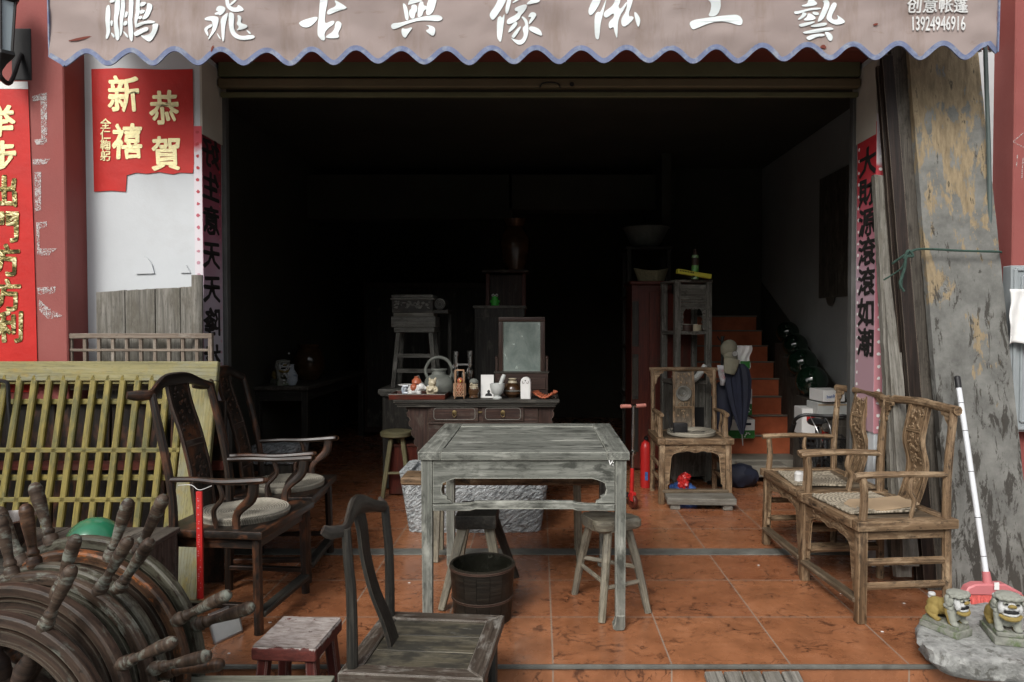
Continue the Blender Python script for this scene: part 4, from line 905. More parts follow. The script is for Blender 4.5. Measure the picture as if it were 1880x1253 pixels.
# ---- woven round cushion (spiral of braided straw)
def cushion(label, loc, rz, r=.20):
    t = T('straw_cushion', label, 'cushion', loc, rz, 'round straw cushions')
    b = MB(); pr = [(.0, .016)]
    n = 17
    for k in range(n):
        ra = r*(k+.5)/n; pr += [(r*k/n+.001, .0165), (ra, .0195), (r*(k+1)/n-.001, .0165)]
    pr += [(r+.004, .008), (r, 0), (0, 0)]
    b.lathe(pr, 48)
    for v in b.bm.verts:
        v.co.z += .010*mnoise.noise(Vector((v.co.x*6, v.co.y*6, loc[0]))) * (1 if v.co.z > .004 else 0) + (.012*(Vector((v.co.x, v.co.y)).length/r)**2 if v.co.z > .004 else 0) - (0 if v.co.z > .004 else 0)
    b.build('braid', M['weave'], t); return t
# ---- dark official's hat armchairs, facing +X in their own frame
def official_chair(label, loc, rz):
    t = T('hat_armchair', label, 'armchair', loc, rz, 'dark armchairs on the left'); m = M['darkwood']
    sy, fx, bx, sh = .235, .19, -.195, .462
    for s_ in (-1, 1):
        y = s_*sy
        b = MB(); b.tube([(fx+.01, y*1.03, 0), (fx, y, sh)], .021, 8, smooth=False); b.build('leg', m, t, label=None)
        b = MB(); b.tube([(bx-.012, y*1.03, 0), (bx-.005, y, .25), (bx, y, sh), (bx-.008, y, .62), (bx-.04, y, .80), (bx-.075, y*.99, .95), (bx-.098, y*.97, 1.05)], [.021, .021, .02, .018, .0185, .017, .016], 8); b.build('rear_post', m, t)
        b = MB(); b.tube([(bx-.005, y, .672), (bx+.12, y*1.04, .676), (.05, y*1.10, .672), (fx+.03, y*1.10, .682), (fx+.05, y*1.09, .684)], [.015, .015, .017, .019, .011], 8, flat=(.85, 1.15)); b.build('arm', m, t)
        b = MB(); b.tube([(fx-.0, y*1.09, .67), (fx-.015, y*1.07, .60), (fx-.085, y*1.02, .53), (fx-.095, y*1.0, .455)], [.026, .024, .018, .021], 8, flat=(1, .62), up=(1, 0, 0)); b.build('arm_support', m, t)
        b = MB(); b.tube([(.03, y*1.09, .665), (.045, y*1.09, .6), (.0, y*1.05, .54), (.005, y*1.0, .46)], .011, 7); b.build('spindle', m, t)
        b = MB(); b.beam((bx, y, .12), (fx, y, .12), .03, .022); b.build('side_stretcher', m, t)
    b = MB(); b.box((0, 0, sh-.018), (fx-bx+.085, 2*sy+.085, .036), bev=.008, seg=2); b.build('seat', m, t)
    for a, c in (((fx, -sy), (fx, sy)), ((bx, -sy), (bx, sy)), ((bx, -sy), (fx, -sy)), ((bx, sy), (fx, sy))):
        b = MB(); b.beam((a[0], a[1], sh-.062), (c[0], c[1], sh-.062), .018, .05); b.build('apron', m, t)
    b = MB(); b.beam((fx+.01, -sy, .085), (fx+.01, sy, .085), .055, .028, bev=.006); b.build('footrest', M['oldblack'], t)
    # yoke shaped crest rail
    xs = bx-.10
    b = MB(); b.tube([(xs-.055, -.315, 1.052), (xs-.03, -.285, 1.048), (xs, -.235, 1.048), (xs-.010, -.17, 1.076), (xs-.026, -.09, 1.098), (xs-.030, 0, 1.100), (xs-.026, .09, 1.096), (xs-.012, .17, 1.070), (xs, .235, 1.048), (xs-.03, .285, 1.048), (xs-.055, .315, 1.052)],
           [.015, .021, .02, .02, .026, .029, .026, .02, .02, .021, .015], 10, sub=4, flat=(1.1, .72)); b.build('crest_rail', m, t)
    # S curved splat with carved panels
    prof = catmull([(xs-.028, 0, 1.10), (xs-.005, 0, .99), (xs+.045, 0, .84), (xs+.085, 0, .68), (xs+.10, 0, .56), (xs+.115, 0, .46)], 6)
    def ribbon(y0, y1, off, th, i0=0, i1=None):
        q = prof[i0:i1]
        tb = bmesh.new(); rows = []
        for p in q: rows.append([tb.verts.new((p.x+off, y0, p.z)), tb.verts.new((p.x+off, y1, p.z)), tb.verts.new((p.x+off-th, y1, p.z)), tb.verts.new((p.x+off-th, y0, p.z))])
        for a, c in zip(rows, rows[1:]):
            for k in range(4): tb.faces.new((a[k], a[(k+1) % 4], c[(k+1) % 4], c[k]))
        tb.faces.new(rows[0][::-1]); tb.faces.new(rows[-1]); return tb
    b = MB(); b.merge(ribbon(-.082, .082, 0, .012), None, (2, 1, 0)); sp = b.build('splat', m, t)
    b = MB()
    for y in (-.076, .076): b.merge(ribbon(y-.007, y+.007, .006, .007), None, (2, 1, 0))
    L = len(prof)
    for i in (0, L//2-2, L-8): b.merge(ribbon(-.07, .07, .0055, .006, i, i+2), None, (1, 2, 0))
    b.build('splat_frame', M['redbrown'], sp)
    b = MB(); rr = random.Random(5)
    for i0, i1, n in ((3, L//2-3, 26), (L//2+1, L-9, 26)):
        for k in range(n):
            p = prof[rr.randint(i0, i1)]; b.blob((p.x+.002, rr.uniform(-.055, .055), p.z+rr.uniform(-.008, .008)), (.005, rr.uniform(.006, .016), rr.uniform(.006, .014)), (rr.uniform(0, 3), 0, 0), 1)
    b.build('carved_pattern', m, sp)
    return t
ca, cb = Vector((-1.405, 3.345, 0)), Vector((-1.43, 3.94, 0))
official_chair('nearer dark armchair, with the red hanging tag on its near arm', ca, R(-5.5))
official_chair('farther dark armchair with reddish worn arms, by the shop doorway', cb, R(3))
cushion('round straw cushion on the nearer dark armchair', (ca.x+.015, ca.y-.01, .463), .3)
cushion('round straw cushion on the farther dark armchair', (cb.x+.03, cb.y-.01, .463), 1.4, .195)
# red tag hanging from the near arm
rt = W(366, 902, 3.07)
t = T('red_tag', 'long red plastic strip with faint white print tied under the near chair arm', 'tag', rt, R(-6))
b = MB(); b.box((0, 0, -.235), (.028, .012, .47), bev=.004, seg=2); b.build('strip', M['redplastic'], t)
b = MB(); b.tube([(-.13, .05, .012), (-.05, .02, .022), (0, 0, .006), (.045, .02, .02)], .0016, 5); b.build('string', M['thread'], t)
b = MB(); rr = random.Random(4)
for k in range(42):
    z = -.03 - .42*k/42
    if rr.random() < .75: b.box((rr.uniform(-.005, .005), -.0065, z), (rr.uniform(.003, .009), .0008, rr.uniform(.002, .006)), bev=0)
tag(b.build('print', M['pinkplastic'], t, smooth=False), kind='stuff')
# mirror panel on the floor by the leg
t = T('framed_card', 'small white panel with a pale metal frame on the floor behind the ship wheel handles', 'framed card', F(392, 1180), R(62))
b = MB(); b.box((.06, 0, .06), (.14, .006, .12), rot=(R(-20), 0, 0), bev=0); b.build('sheet', M['marble'], t)
b = MB()
for a, c in (((-.01, 0), (.13, 0)), ((.13, 0), (.13, .12)), ((-.01, .12), (.13, .12)), ((-.01, 0), (-.01, .12))): b.beam((a[0], a[1]*.34-.02, a[1]*.94+.004), (c[0], c[1]*.34-.02, c[1]*.94+.004), .008, .012)
b.build('frame', M['steel'], t)

# ---- tan armchairs: legs run up into arm posts; facing +X in their own frame
def tan_chair(name, label, loc, rz, w=.53, d=.41, sh=.47, bh=.965, front_arch=False, panels=False, group=None):
    t = T(name, label, 'armchair', loc, rz, group); m = M['tan']
    sy, fx, bx = w/2, d/2, -d/2
    ah = .672
    for s_ in (-1, 1):
        y = s_*sy; o = .012
        px_ = fx - (.06 if panels else 0)
        b = MB(); b.beam((fx+.006, y*1.025, 0), (fx, y, sh-.04), .044, .044, up=(0, 1, 0), bev=.009, seg=2); b.build('leg', m, t)
        b = MB(); b.tube([(px_-.005, y, sh-.01), (px_-.012, y, .56), (px_-.004, y, ah)], [.019, .018, .017], 8, wob=.03); b.build('arm_post', m, t)
        b = MB(); b.tube([(bx-.008, y*1.02, 0), (bx, y, sh), (bx-.005, y, .7), (bx-.03, y, bh)], [.021, .02, .0185, .0175], 8, wob=.03); b.build('rear_post', m, t)
        b = MB(); b.tube([(bx-.003, y, ah-.004), (0, y*1.035, ah+.004), (px_-.01, y, ah), (px_+.035, y*.995, ah-.004)], [.0155, .0165, .019, .017], 8, flat=(.85, 1.1), wob=.02); b.build('arm', m, t)
        b = MB(); b.tube([(-.03, y*1.03, ah), (-.022, y*1.025, .60), (-.045, y*1.01, .55), (-.03, y, sh)], [.009, .012, .011, .009], 7); b.build('spindle', m, t)
        if panels:
            b = MB(); b.tube([(.07, y*1.03, ah), (.075, y*1.02, .60), (.06, y, .55), (.07, y, sh)], [.008, .011, .01, .008], 7); b.build('spindle', m, t)
        for z in (.165, .275):
            b = MB(); b.tube([(bx, y*1.01, z), (fx, y*1.01, z)], .0145, 7, flat=(1.2, .9)); b.build('side_stretcher', m, t)
        # small carved ear between rear post and crest
        b = MB(); yy = lambda q: y - s_*q
        pr = [(0, 0), (.075, 0), (.07, -.018), (.045, -.022), (.04, -.045), (.022, -.055), (.016, -.10), (0, -.115)]
        b.prism([(-s_*p[0] if False else p[0], p[1]) for p in pr], .012, frameM((bx-.03+.006, yy(.012), bh-.012), (0, -s_, 0), (.0, 0, 1)), bev=.002); b.build('corner_bracket', m, t)
    # seat: frame boards and panel
    L, Wd = d+.075, w+.075
    b = MB()
    for s_ in (-1, 1):
        b.box((0, s_*(Wd/2-.03), sh-.0225), (L, .06, .045), bev=.007, seg=2)
        b.box((s_*(L/2-.03), 0, sh-.023), (.06, Wd-.121, .044), bev=.007, seg=2)
    b.build('seat_frame', m, t)
    b = MB()
    for k in range(3): b.box((0, (k-1)*(Wd-.12)/3, sh-.022), (L-.121, (Wd-.124)/3, .03), bev=.002)
    b.build('seat_panel', M['tandark'], t)
    # carved aprons
    def ap(h, m4, deep):
        q = [(h, 0), (h, -deep), (h-.022, -deep+.01), (h-.018, -deep+.05), (h-.035, -deep+.06), (h-.03, -deep+.09), (h-.045, -.10), (h-.06, -.075), (h-.10, -.06), (h-.14, -.062), (h-.16, -.05), (.04, -.052), (.015, -.066)]
        q = [p for p in q if p[0] > 0]
        b = MB(); b.prism(q + [(-x, z) for x, z in q[::-1]], .014, m4, bev=.002)
        ci = random.Random(2)
        return b
    b = ap(sy-.022, frameM((fx+.002, 0, sh-.045), (0, 1, 0), (0, 0, 1)), .36 if front_arch else .30); fa = b.build('front_apron', m, t)
    b = MB(); ci = random.Random(2)
    for k in range(24):
        b.blob((fx+.017, ci.uniform(-sy+.1, sy-.1), sh-.045-ci.uniform(.012, .048)), (.004, ci.uniform(.01, .03), ci.uniform(.003, .008)), (ci.uniform(-.6, .6), 0, 0), 1)
    b.build('carved_pattern', m, fa)
    for s_ in (-1, 1):
        b = MB(); b.beam((bx, s_*sy, sh-.07), (fx, s_*sy, sh-.07), .014, .045); b.build('side_apron', m, t)
    b = MB(); b.beam((bx, -sy, sh-.07), (bx, sy, sh-.07), .014, .045); b.build('rear_apron', m, t)
    b = MB(); b.beam((fx+.01, -sy, .10), (fx+.01, sy, .10), .05, .026, bev=.006); b.build('footrest', M['tandark'], t)
    # crest
    if panels:
        b = MB(); b.tube([(bx-.03, -sy-.028, bh), (bx-.03, 0, bh+.004), (bx-.03, sy+.028, bh)], .0165, 8, wob=.03)
    else:
        b = MB(); b.tube([(bx-.03, -sy-.03, bh), (bx-.042, -sy*.5, bh+.004), (bx-.05, 0, bh+.008), (bx-.042, sy*.5, bh+.004), (bx-.03, sy+.03, bh)], [.021, .02, .021, .02, .021], 9, flat=(1.05, .95), wob=.02)
    b.build('crest_rail', m, t)
    hw = .078 if panels else .066
    prof = catmull([(bx-.042, 0, bh-.005), (bx-.018, 0, bh-.11), (bx-.008, 0, bh-.19), (bx-.03 if not panels else bx-.012, 0, bh-.30), (bx-.012, 0, bh-.40), (bx+.03, 0, sh-.02)], 6)
    def rib(y0, y1, off, th, i0=0, i1=None):
        tb = bmesh.new(); rows = []
        for p in prof[i0:i1]: rows.append([tb.verts.new((p.x+off, y0, p.z)), tb.verts.new((p.x+off, y1, p.z)), tb.verts.new((p.x+off-th, y1, p.z)), tb.verts.new((p.x+off-th, y0, p.z))])
        for a, c in zip(rows, rows[1:]):
            for k in range(4): tb.faces.new((a[k], a[(k+1) % 4], c[(k+1) % 4], c[k]))
        tb.faces.new(rows[0][::-1]); tb.faces.new(rows[-1]); return tb
    b = MB(); b.merge(rib(-hw, hw, 0, .014), None, (2, 1, 0)); sp = b.build('splat', M['tandark'] if panels else m, t)
    b = MB(); n = len(prof)
    for y in (-hw, hw): b.merge(rib(y-.009, y+.009, .008, .022), None, (2, 1, 0))
    for i in ((9, 18) if panels else (7,)): b.merge(rib(-hw, hw, .007, .008, i, i+2), None, (1, 2, 0))
    b.build('splat_frame', m, sp)
    b = MB(); rr = random.Random(9)
    for k in range(70):
        p = prof[rr.randint(2, n-8)]; b.blob((p.x+.001, rr.uniform(-hw*.7, hw*.7), p.z+rr.uniform(-.01, .01)), (.005, rr.uniform(.004, .012), rr.uniform(.004, .012)), (rr.uniform(0, 3), 0, 0), 1)
    b.build('carved_pattern', m, sp)
    if panels:
        b = MB(); p = prof[12]; b.lathe([(.0, .0), (.05, .002), (.058, .008), (.064, .002), (.064, -.004)], 24, frameM((p.x+.004, 0, p.z-.005), (0, 1, 0), (0, 0, 1)))
        b.build('medallion', M['shelfgrey'], sp)
    return t
cc, cd, ce = Vector((1.645, 3.495, 0)), Vector((1.622, 4.085, 0)), Vector((1.178, 5.56, 0))
tan_chair('carved_armchair', 'nearer carved tan armchair on the right, holding a torn cardboard on its straw mat', cc, R(185.5), group='tan armchairs on the right')
tan_chair('carved_armchair', 'farther carved tan armchair on the right, next to the parked bicycle', cd, R(182), w=.55, group='tan armchairs on the right')
tan_chair('arched_armchair', 'tan armchair with an arched apron and round medallion, facing out from inside the shop', ce, R(-90), w=.50, d=.42, sh=.50, bh=.99, front_arch=True, panels=True)
def mat_(label, loc, rz, wd, dp):
    b = MB(); b.grid(lambda i, j: Vector(((i-.5)*wd, (j-.5)*dp, .012 + .006*mnoise.noise(Vector((i*4, j*4, loc[0]))) + .003*math.sin(i*wd*260)*math.sin(j*dp*120))), 60, 60)
    b.prism(rrect(wd, dp, .02), .010)
    o = b.build('straw_mat', M['weavemat'], loc=loc, ang=180); o.rotation_euler = (0, 0, rz); return tag(o, label, 'mat', 'square straw mats')
mat_('square straw mat under the cardboard on the nearer tan chair', (cc.x-.05, cc.y-.0, sh_ := .472), R(8), .34, .36)
mat_('square straw mat on the farther tan chair', (cd.x-.06, cd.y-.04, .472), R(-4), .30, .34)
b = MB(); po = [(-.17, -.10), (-.05, -.135), (.10, -.13), (.155, -.12), (.17, -.08), (.15, -.03), (.16, .02), (.02, .03), (-.10, .06), (-.16, .02)]
b.prism([(x, y) for x, y in po], .004); o = b.build('cardboard_piece', M['cardboard'], loc=(cc.x-.0, cc.y-.03, .492)); o.rotation_euler = (R(3), R(-3), R(15)); tag(o, 'torn flat piece of brown cardboard lying on a straw mat', 'cardboard')
c = W(1470, 872, 4.0); b = MB(); b.lathe([(.0, 0), (.028, 0), (.03, .05), (.022, .062), (.0, .064)], 16); tag(b.build('plastic_cup', M['whitecer'], loc=(cd.x-.16, cd.y-.12, .472)), 'small white cup on the corner of the farther tan seat', 'cup')
# ---- foreground side chair
c = Vector((-.388, 2.462, ZL))
t = T('yoke_side_chair', 'dark worn side chair with curved yoke back in the front, facing right', 'chair', c, R(-5))
m = wood('black_patina_wood', (.009, .008, .007), (.022, .021, .018), (.05, .047, .04), wear=(.09, .065, .045), amt=.32, wsc=7, rough=.45, dirt=(.045, .044, .038), damt=.33, edge=(.10, .085, .065), eamt=.6); sh = .45
sy, fx, bx = .205, .195, -.20
for s_ in (-1, 1):
    y = s_*sy
    b = MB(); b.tube([(fx, y, 0), (fx, y, sh-.03)], .019, 8, smooth=False); b.build('leg', m, t)
    b = MB(); b.tube([(bx, y, 0), (bx, y, sh), (bx-.002, y, .68), (bx-.012, y, .80), (bx-.018, y*1.01, .888-.014*s_-(.006 if s_ > 0 else 0))], [.0195, .0185, .017, .016, .0155], 10); b.build('rear_post', m, t)
    b = MB(); b.beam((bx, y, .14), (fx, y, .14), .025, .022); b.build('side_stretcher', m, t)
xs = bx-.018
b = MB(); b.tube([(xs-.055, -.262, .912), (xs-.035, -.242, .898), (xs-.005, -.205, .898), (xs-.012, -.14, .918), (xs-.028, -.06, .928), (xs-.034, 0, .924), (xs-.028, .06, .912), (xs-.014, .13, .888), (xs, .205, .868), (xs-.02, .235, .874), (xs-.035, .25, .884)],
   [.013, .019, .018, .022, .029, .032, .028, .020, .018, .016, .012], 12, sub=5, flat=(1.15, .62)); b.build('crest_rail', wood('worn_crest_wood', (.014, .012, .010), (.045, .04, .033), (.10, .09, .075), wear=(.14, .075, .045), amt=.36, wsc=7, rough=.42, dirt=(.02, .018, .015), damt=.45), t)
b = MB(); prof = catmull([(xs-.03, 0, .916), (xs-.012, 0, .85), (xs+.0, 0, .75), (xs+.03, 0, .63), (xs+.075, 0, .52), (xs+.10, 0, sh-.01)], 6)
tb = bmesh.new(); rows = []
for i, p in enumerate(prof):
    hw = .046 - .010*math.sin(i/len(prof)*3.1)
    rows.append([tb.verts.new((p.x, -hw, p.z)), tb.verts.new((p.x, hw, p.z)), tb.verts.new((p.x-.014, hw, p.z)), tb.verts.new((p.x-.014, -hw, p.z))])
for a, q in zip(rows, rows[1:]):
    for k in range(4): tb.faces.new((a[k], a[(k+1) % 4], q[(k+1) % 4], q[k]))
tb.faces.new(rows[0][::-1]); tb.faces.new(rows[-1]); b.merge(tb, None, (2, 1, 0)); b.build('splat', m, t)
L, Wd = .468, .49
b = MB()
fw = .062
for s_ in (-1, 1):          # mitred frame
    b.prism([(-L/2, 0), (L/2, 0), (L/2-fw, fw), (-L/2+fw, fw)], .042, frameM((0, s_*Wd/2, sh-.042), (-s_, 0, 0), (0, -s_, 0)) @ Matrix.Identity(4), bev=.004)
    b.prism([(-Wd/2, 0), (Wd/2, 0), (Wd/2-fw, fw), (-Wd/2+fw, fw)], .042, frameM((s_*L/2, 0, sh-.042), (0, s_, 0), (-s_, 0, 0)), bev=.004)
b.build('seat_frame', wood('seat_frame_wood', (.028, .02, .014), (.07, .055, .042), (.14, .12, .098), wear=(.24, .228, .2), amt=.40, wsc=8, rough=.55, dirt=(.04, .019, .013), damt=.40, edge=(.30, .28, .24), eamt=.8), t)
b = MB()
for k in range(3): b.box((0, (k-1)*(Wd-2*fw)/3, sh-.018), (L-2*fw-.002, (Wd-2*fw)/3-.002, .02), bev=.0015)
b.build('seat_panel', wood('seat_panel_wood', (.045, .038, .025), (.11, .098, .068), (.2, .185, .14), wear=(.04, .038, .031), amt=.50, wsc=6, rough=.5, dirt=(.2, .195, .165), damt=.34), t)
for a, q in (((fx, -sy), (fx, sy)), ((bx, -sy), (bx, sy)), ((bx, -sy), (fx, -sy)), ((bx, sy), (fx, sy))):
    b = MB(); b.beam((a[0], a[1], sh-.066), (q[0], q[1], sh-.066), .016, .045); b.build('apron', m, t)
b = MB(); b.beam((fx, -sy, .10), (fx, sy, .10), .05, .026); b.build('footrest', m, t)
# ---------------------------------------------------------------- left side: lattice panels, planks, ship wheels
# yellow lattice door leaning on the wall: local frame, x along, y up the lean
X0, X1 = W(-150, 665, 3.74).x, W(403, 665, 3.74).x
zt = W(400, 664, 3.74).z
ytop, ybot = 3.74, 3.47
t = T('lattice_door', 'flaking yellow lattice door leaning against the wall behind the dark armchair', 'lattice door', (0, 0, 0))
Ln = math.hypot(zt, ytop-ybot); Mx = frameM((0, ybot, 0), (1, 0, 0), (0, (ytop-ybot), zt))     # local z faces the street
t.location = (0, 0, 0)
def hgt(v):                # distance up the leaning face that shows at photo row v
    for k in range(400):
        s_ = Ln*k/400; p = Mx @ Vector((0, s_, 0))
        d = (p.y*CP - (p.z-CAM_H)*SP); vv = 626 - FPX*((p.y*SP + (p.z-CAM_H)*CP)/d)
        if vv < v: return s_
    return Ln
hb = hgt(701)
b = MB(); b.box(((X0+X1)/2, (Ln+hb)/2, 0), (X1-X0, Ln-hb, .035), bev=.004, M=Mx); b.build('top_board', M['yellowtop'], t)
xs0 = W(343, 760, 3.70).x
b = MB(); b.box(((xs0+X1)/2, hb/2, -.002), (X1-xs0, hb-.001, .033), bev=.004, M=Mx); b.build('stile', M['yellowtop'], t)
xa = W(-148, 665, 3.74).x
sp = 27.05*3.72/FPX
xb = W(42, 703, 3.73).x
nb = 0
for k in range(-7, 12):
    x = xb + sp*k
    if x > xs0-.02 or x < X0: continue
    b = MB(); b.box((x, hb/2+.004, .004), (.033, hb+.005, .026), bev=.005, M=Mx)
    b.beam(Mx @ Vector((x, hb+.003, .010)), Mx @ Vector((x, hb+.03, .0155)), .026, .014, up=(0, -1, .2), w1=.006, bev=0)
    b.build('bar', M['yellow'], t)
for v, dz, h in ((827, .006, .026), (918, .006, .026), (737, -.022, .028), (877, -.022, .030), (1000, .006, .026)):
    y = hgt(v); b = MB(); b.box(((X0+xs0)/2, y, dz), (xs0-X0, h, .022), bev=.003, M=Mx); b.build('rail', M['yellow'], t)
y = hgt(702); b = MB(); b.box(((X0+xs0)/2, y-.004, -.008), (xs0-X0, .014, .02), bev=.002, M=Mx); b.build('rail', M['yellow'], t)
b = MB(); b.box(((X0+xs0)/2, .03, 0), (xs0-X0, .06, .03), bev=.003, M=Mx); b.build('bottom_rail', M['yellow'], t)
# dark iron corner on the left
b = MB(); p = [W(u, v, 3.66) for u, v in ((-30, 700), (8, 700), (15, 712), (16, 740), (20, 790))]
t2 = b.tube(p, .010, 6); tag(b.build('iron_rod', M['blackmetal']), 'bent black iron rod hooked over the left of the yellow lattice door', 'rod')
# added near black boards, standing in for the shade behind the lattice
t = T('added_backing', 'near black panel added for the shade behind the yellow lattice', 'backing panel', (-2.4, 3.72, 0))
for k in range(5):
    b = MB(); b.box((-.62+.3*k+.02*random.random(), .01, .48), (.285, .024, .95), rot=(R(-4), 0, R(1)), bev=.003); b.build('board', M['darkwood'], t)
b = MB(); b.box((0, -.016, .62), (1.5, .016, .05), rot=(R(-4), 0, 0)); b.build('batten', M['redcab'], t)
# narrow brown lattice strip above
YB = 3.80
xa, xb2 = W(75, 640, YB).x, W(391, 640, YB).x; z1 = W(230, 612, YB).z; z0 = z1 - .30
t = T('lattice_strip', 'narrow bare brown lattice strip between the yellow door and the grey planks', 'lattice', ((xa+xb2)/2, YB, z0-.002))
wd = xb2-xa; hh = z1-z0
for z in (hh-.012, .012): b = MB(); b.box((0, 0, z), (wd, .026, .028), bev=.003); b.build('rail', M['lattice'], t)
for s_ in (-1, 1): b = MB(); b.box((s_*(wd/2-.011), 0, hh/2), (.022, .025, hh-.048), bev=.003); b.build('stile', M['lattice'], t)
zm = W(230, 642, YB).z - z0
for z in (zm, zm-.085): b = MB(); b.box((0, -.004, z), (wd-.044, .012, .014), bev=.002); b.build('crossbar', M['lattice'], t)
for k in range(11):
    x = -wd/2 + .011 + (wd-.022)*(k+1)/12; b = MB(); b.box((x, .003, hh/2), (.018, .016, hh-.05), bev=.002); b.build('bar', M['lattice'], t)
# grey planks leaning against the white wall
YP = 3.885
t = T('plank_shutter', 'bare grey boards joined into a low shutter leaning on the white wall', 'boards', W(270, 560, YP) + Vector((0, 0, -.4)))
def PB(mb, m, name, **k): o = mb.build(name, m, t, **k); o.location = -t.location; return o
for (ua, ub, va, vb) in ((179, 231, 537, 533), (232.5, 286, 533, 530), (288, 332, 530, 528), (333.5, 357, 527.5, 526)):
    a, c = W(ua, va, YP), W(ub, vb, YP)
    b = MB(); rr = random.Random(int(ua)); top = [(a.x + (c.x-a.x)*i/8, a.z + (c.z-a.z)*i/8 + rr.uniform(-.002, .002)) for i in range(9)]
    b.prism([(a.x-.003, .5)] + top[:0] + [(c.x, .5)] + top[::-1], .026, frameM((0, YP+.012, 0), (1, 0, 0), (0, 0, 1)), bev=.002, grain=1); PB(b, M['greyplank'], 'plank', smooth=False)
a, c = W(352, 505, YP-.02), W(372, 507, YP-.02)
b = MB(); b.tube([((a.x+c.x)/2, YP-.028, .5), ((a.x+c.x)/2, YP-.025, (a.z+.5)/2), ((a.x+c.x)/2, YP-.02, a.z)], .027, 10, flat=(.8, 1.1)); PB(b, M['greyplank'], 'end_post')
# ---- ship wheels, standing one behind another
def ship_wheel(label, c, r, rot0, rim_m, han_m, tilt, yaw, out_m):
    t = T('ship_wheel', label, 'ship wheel', c, 0, 'wooden ship wheels leaning in a row', rot=(tilt, 0, yaw))
    Mf = frameM((0, 0, 0), (1, 0, 0), (0, 0, 1))     # lathe axis along -Y
    k = r/.36
    rr = random.Random(label)
    def ring(q, m_, nm, par):
        b = MB(); b.lathe(q, 96, Mf, closed=True)
        for v in b.bm.verts: v.co *= 1 + .0035*mnoise.noise(v.co*14 + Vector((r*50, 0, 0)))
        return b.build(nm, m_, par, ang=28)
    # two flat bands with a groove between them and rounded beads at the edges
    rim = ring([(r*.775, -.014), (r*.775, .010), (r*.782, .020), (r*.800, .021), (r*.808, .014), (r*.868, .0135), (r*.874, .020), (r*.886, .0205), (r*.892, .006), (r*.892, -.014)], rim_m, 'rim', t)
    ring([(r*.893, -.015), (r*.893, .007), (r*.905, .0085), (r*.910, .017), (r*.975, .0175), (r*.992, .013), (r, .004), (r, -.010), (r*.99, -.015)], out_m, 'outer_band', rim)
    b = MB(); b.lathe([(.02, .06), (.06, .055), (.085, .045), (.09, .02), (.09, -.02), (.085, -.045), (.02, -.05)], 28, Mf); b.build('hub', rim_m, t)
    b = MB(); b.lathe([(.0, .066), (.03, .064), (.034, .05)], 20, Mf); b.build('hub_plate', M['brass'], t)
    for i in range(8):
        a = R(rot0 + 45*i); d = Vector((math.cos(a), 0, math.sin(a)))
        ms = frameM((0, 0, 0), d.orthogonal(), d.cross(d.orthogonal()));
        z = Vector(d); x = Vector((0, 1, 0)); y = z.cross(x); ms = Matrix((x, y, z)).transposed().to_4x4()
        b = MB(); b.lathe([(.013, .085), (.02, r*.32), (.024, r*.40), (.016, r*.46), (.021, r*.55), (.026, r*.64), (.017, r*.74), (.022, r*.80)], 12, ms); b.build('spoke', rim_m, t)
        j = random.uniform(.96, 1.04); h0 = r
        b = MB(); b.lathe([(.0, h0-.012), (0.0198*k, h0-.012), (0.0202*k, h0+.016), (0.0142*k, h0+.024), (0.0168*k, h0+.030), (0.0168*k, h0+.037), (0.0129*k, h0+.043), (0.0127*k, h0+.055), (0.0151*k, h0+.085*k), (0.0185*k*j, h0+.118*k), (0.0191*k*j, h0+.132*k), (0.0176*k, h0+.143*k), (0.0191*k, h0+.148*k), (0.0185*k, h0+.162*k), (0.0138*k, h0+.174*k), (0.0069*k, h0+.179*k), (0, h0+.180*k)], 16, ms)
        b.build('handle', han_m if i % 3 else M['wheelhandle'], t, ang=50)
    return t
def wc(u, v, Y): return W(u, v, Y)
ship_wheel('nearest ship wheel of the row, dark brown with the lowest rim', wc(-20, 1371, 1.80), .345, 65, M['wheel'], M['wheelhandle'], R(-3), R(-5), M['wheel'])
ship_wheel('second ship wheel from the front, dark brown red rim with a long grey knobbed handle', wc(35, 1302, 1.92), .345, 70, M['wheel'], M['wheelhandle'], R(-1), R(-8), M['wheel'])
ship_wheel('third ship wheel from the front, chipped green grey rim', wc(72, 1278, 2.02), .356, 60, M['wheelgreen'], M['wheelhandle'], R(-3), R(-5), M['wheelhandle'])
ship_wheel('fourth ship wheel from the front, rim streaked with orange paint', wc(100, 1258, 2.13), .372, 55, M['wheelorange'], M['wheelorange'], R(-1), R(-7), M['wheelgreen'])
ship_wheel('fifth ship wheel from the front, narrow brown rim behind the orange one', wc(132, 1235, 2.23), .388, 72, M['wheel'], M['wheelhandle'], R(-3), R(-4), M['wheelorange'])
ship_wheel('rearmost ship wheel, broad pale grey brown rim beside the red tag', wc(160, 1211, 2.34), .412, 64, M['wheelgreen'], M['wheelhandle'], R(-2), R(-6), M['wheelgreen'])
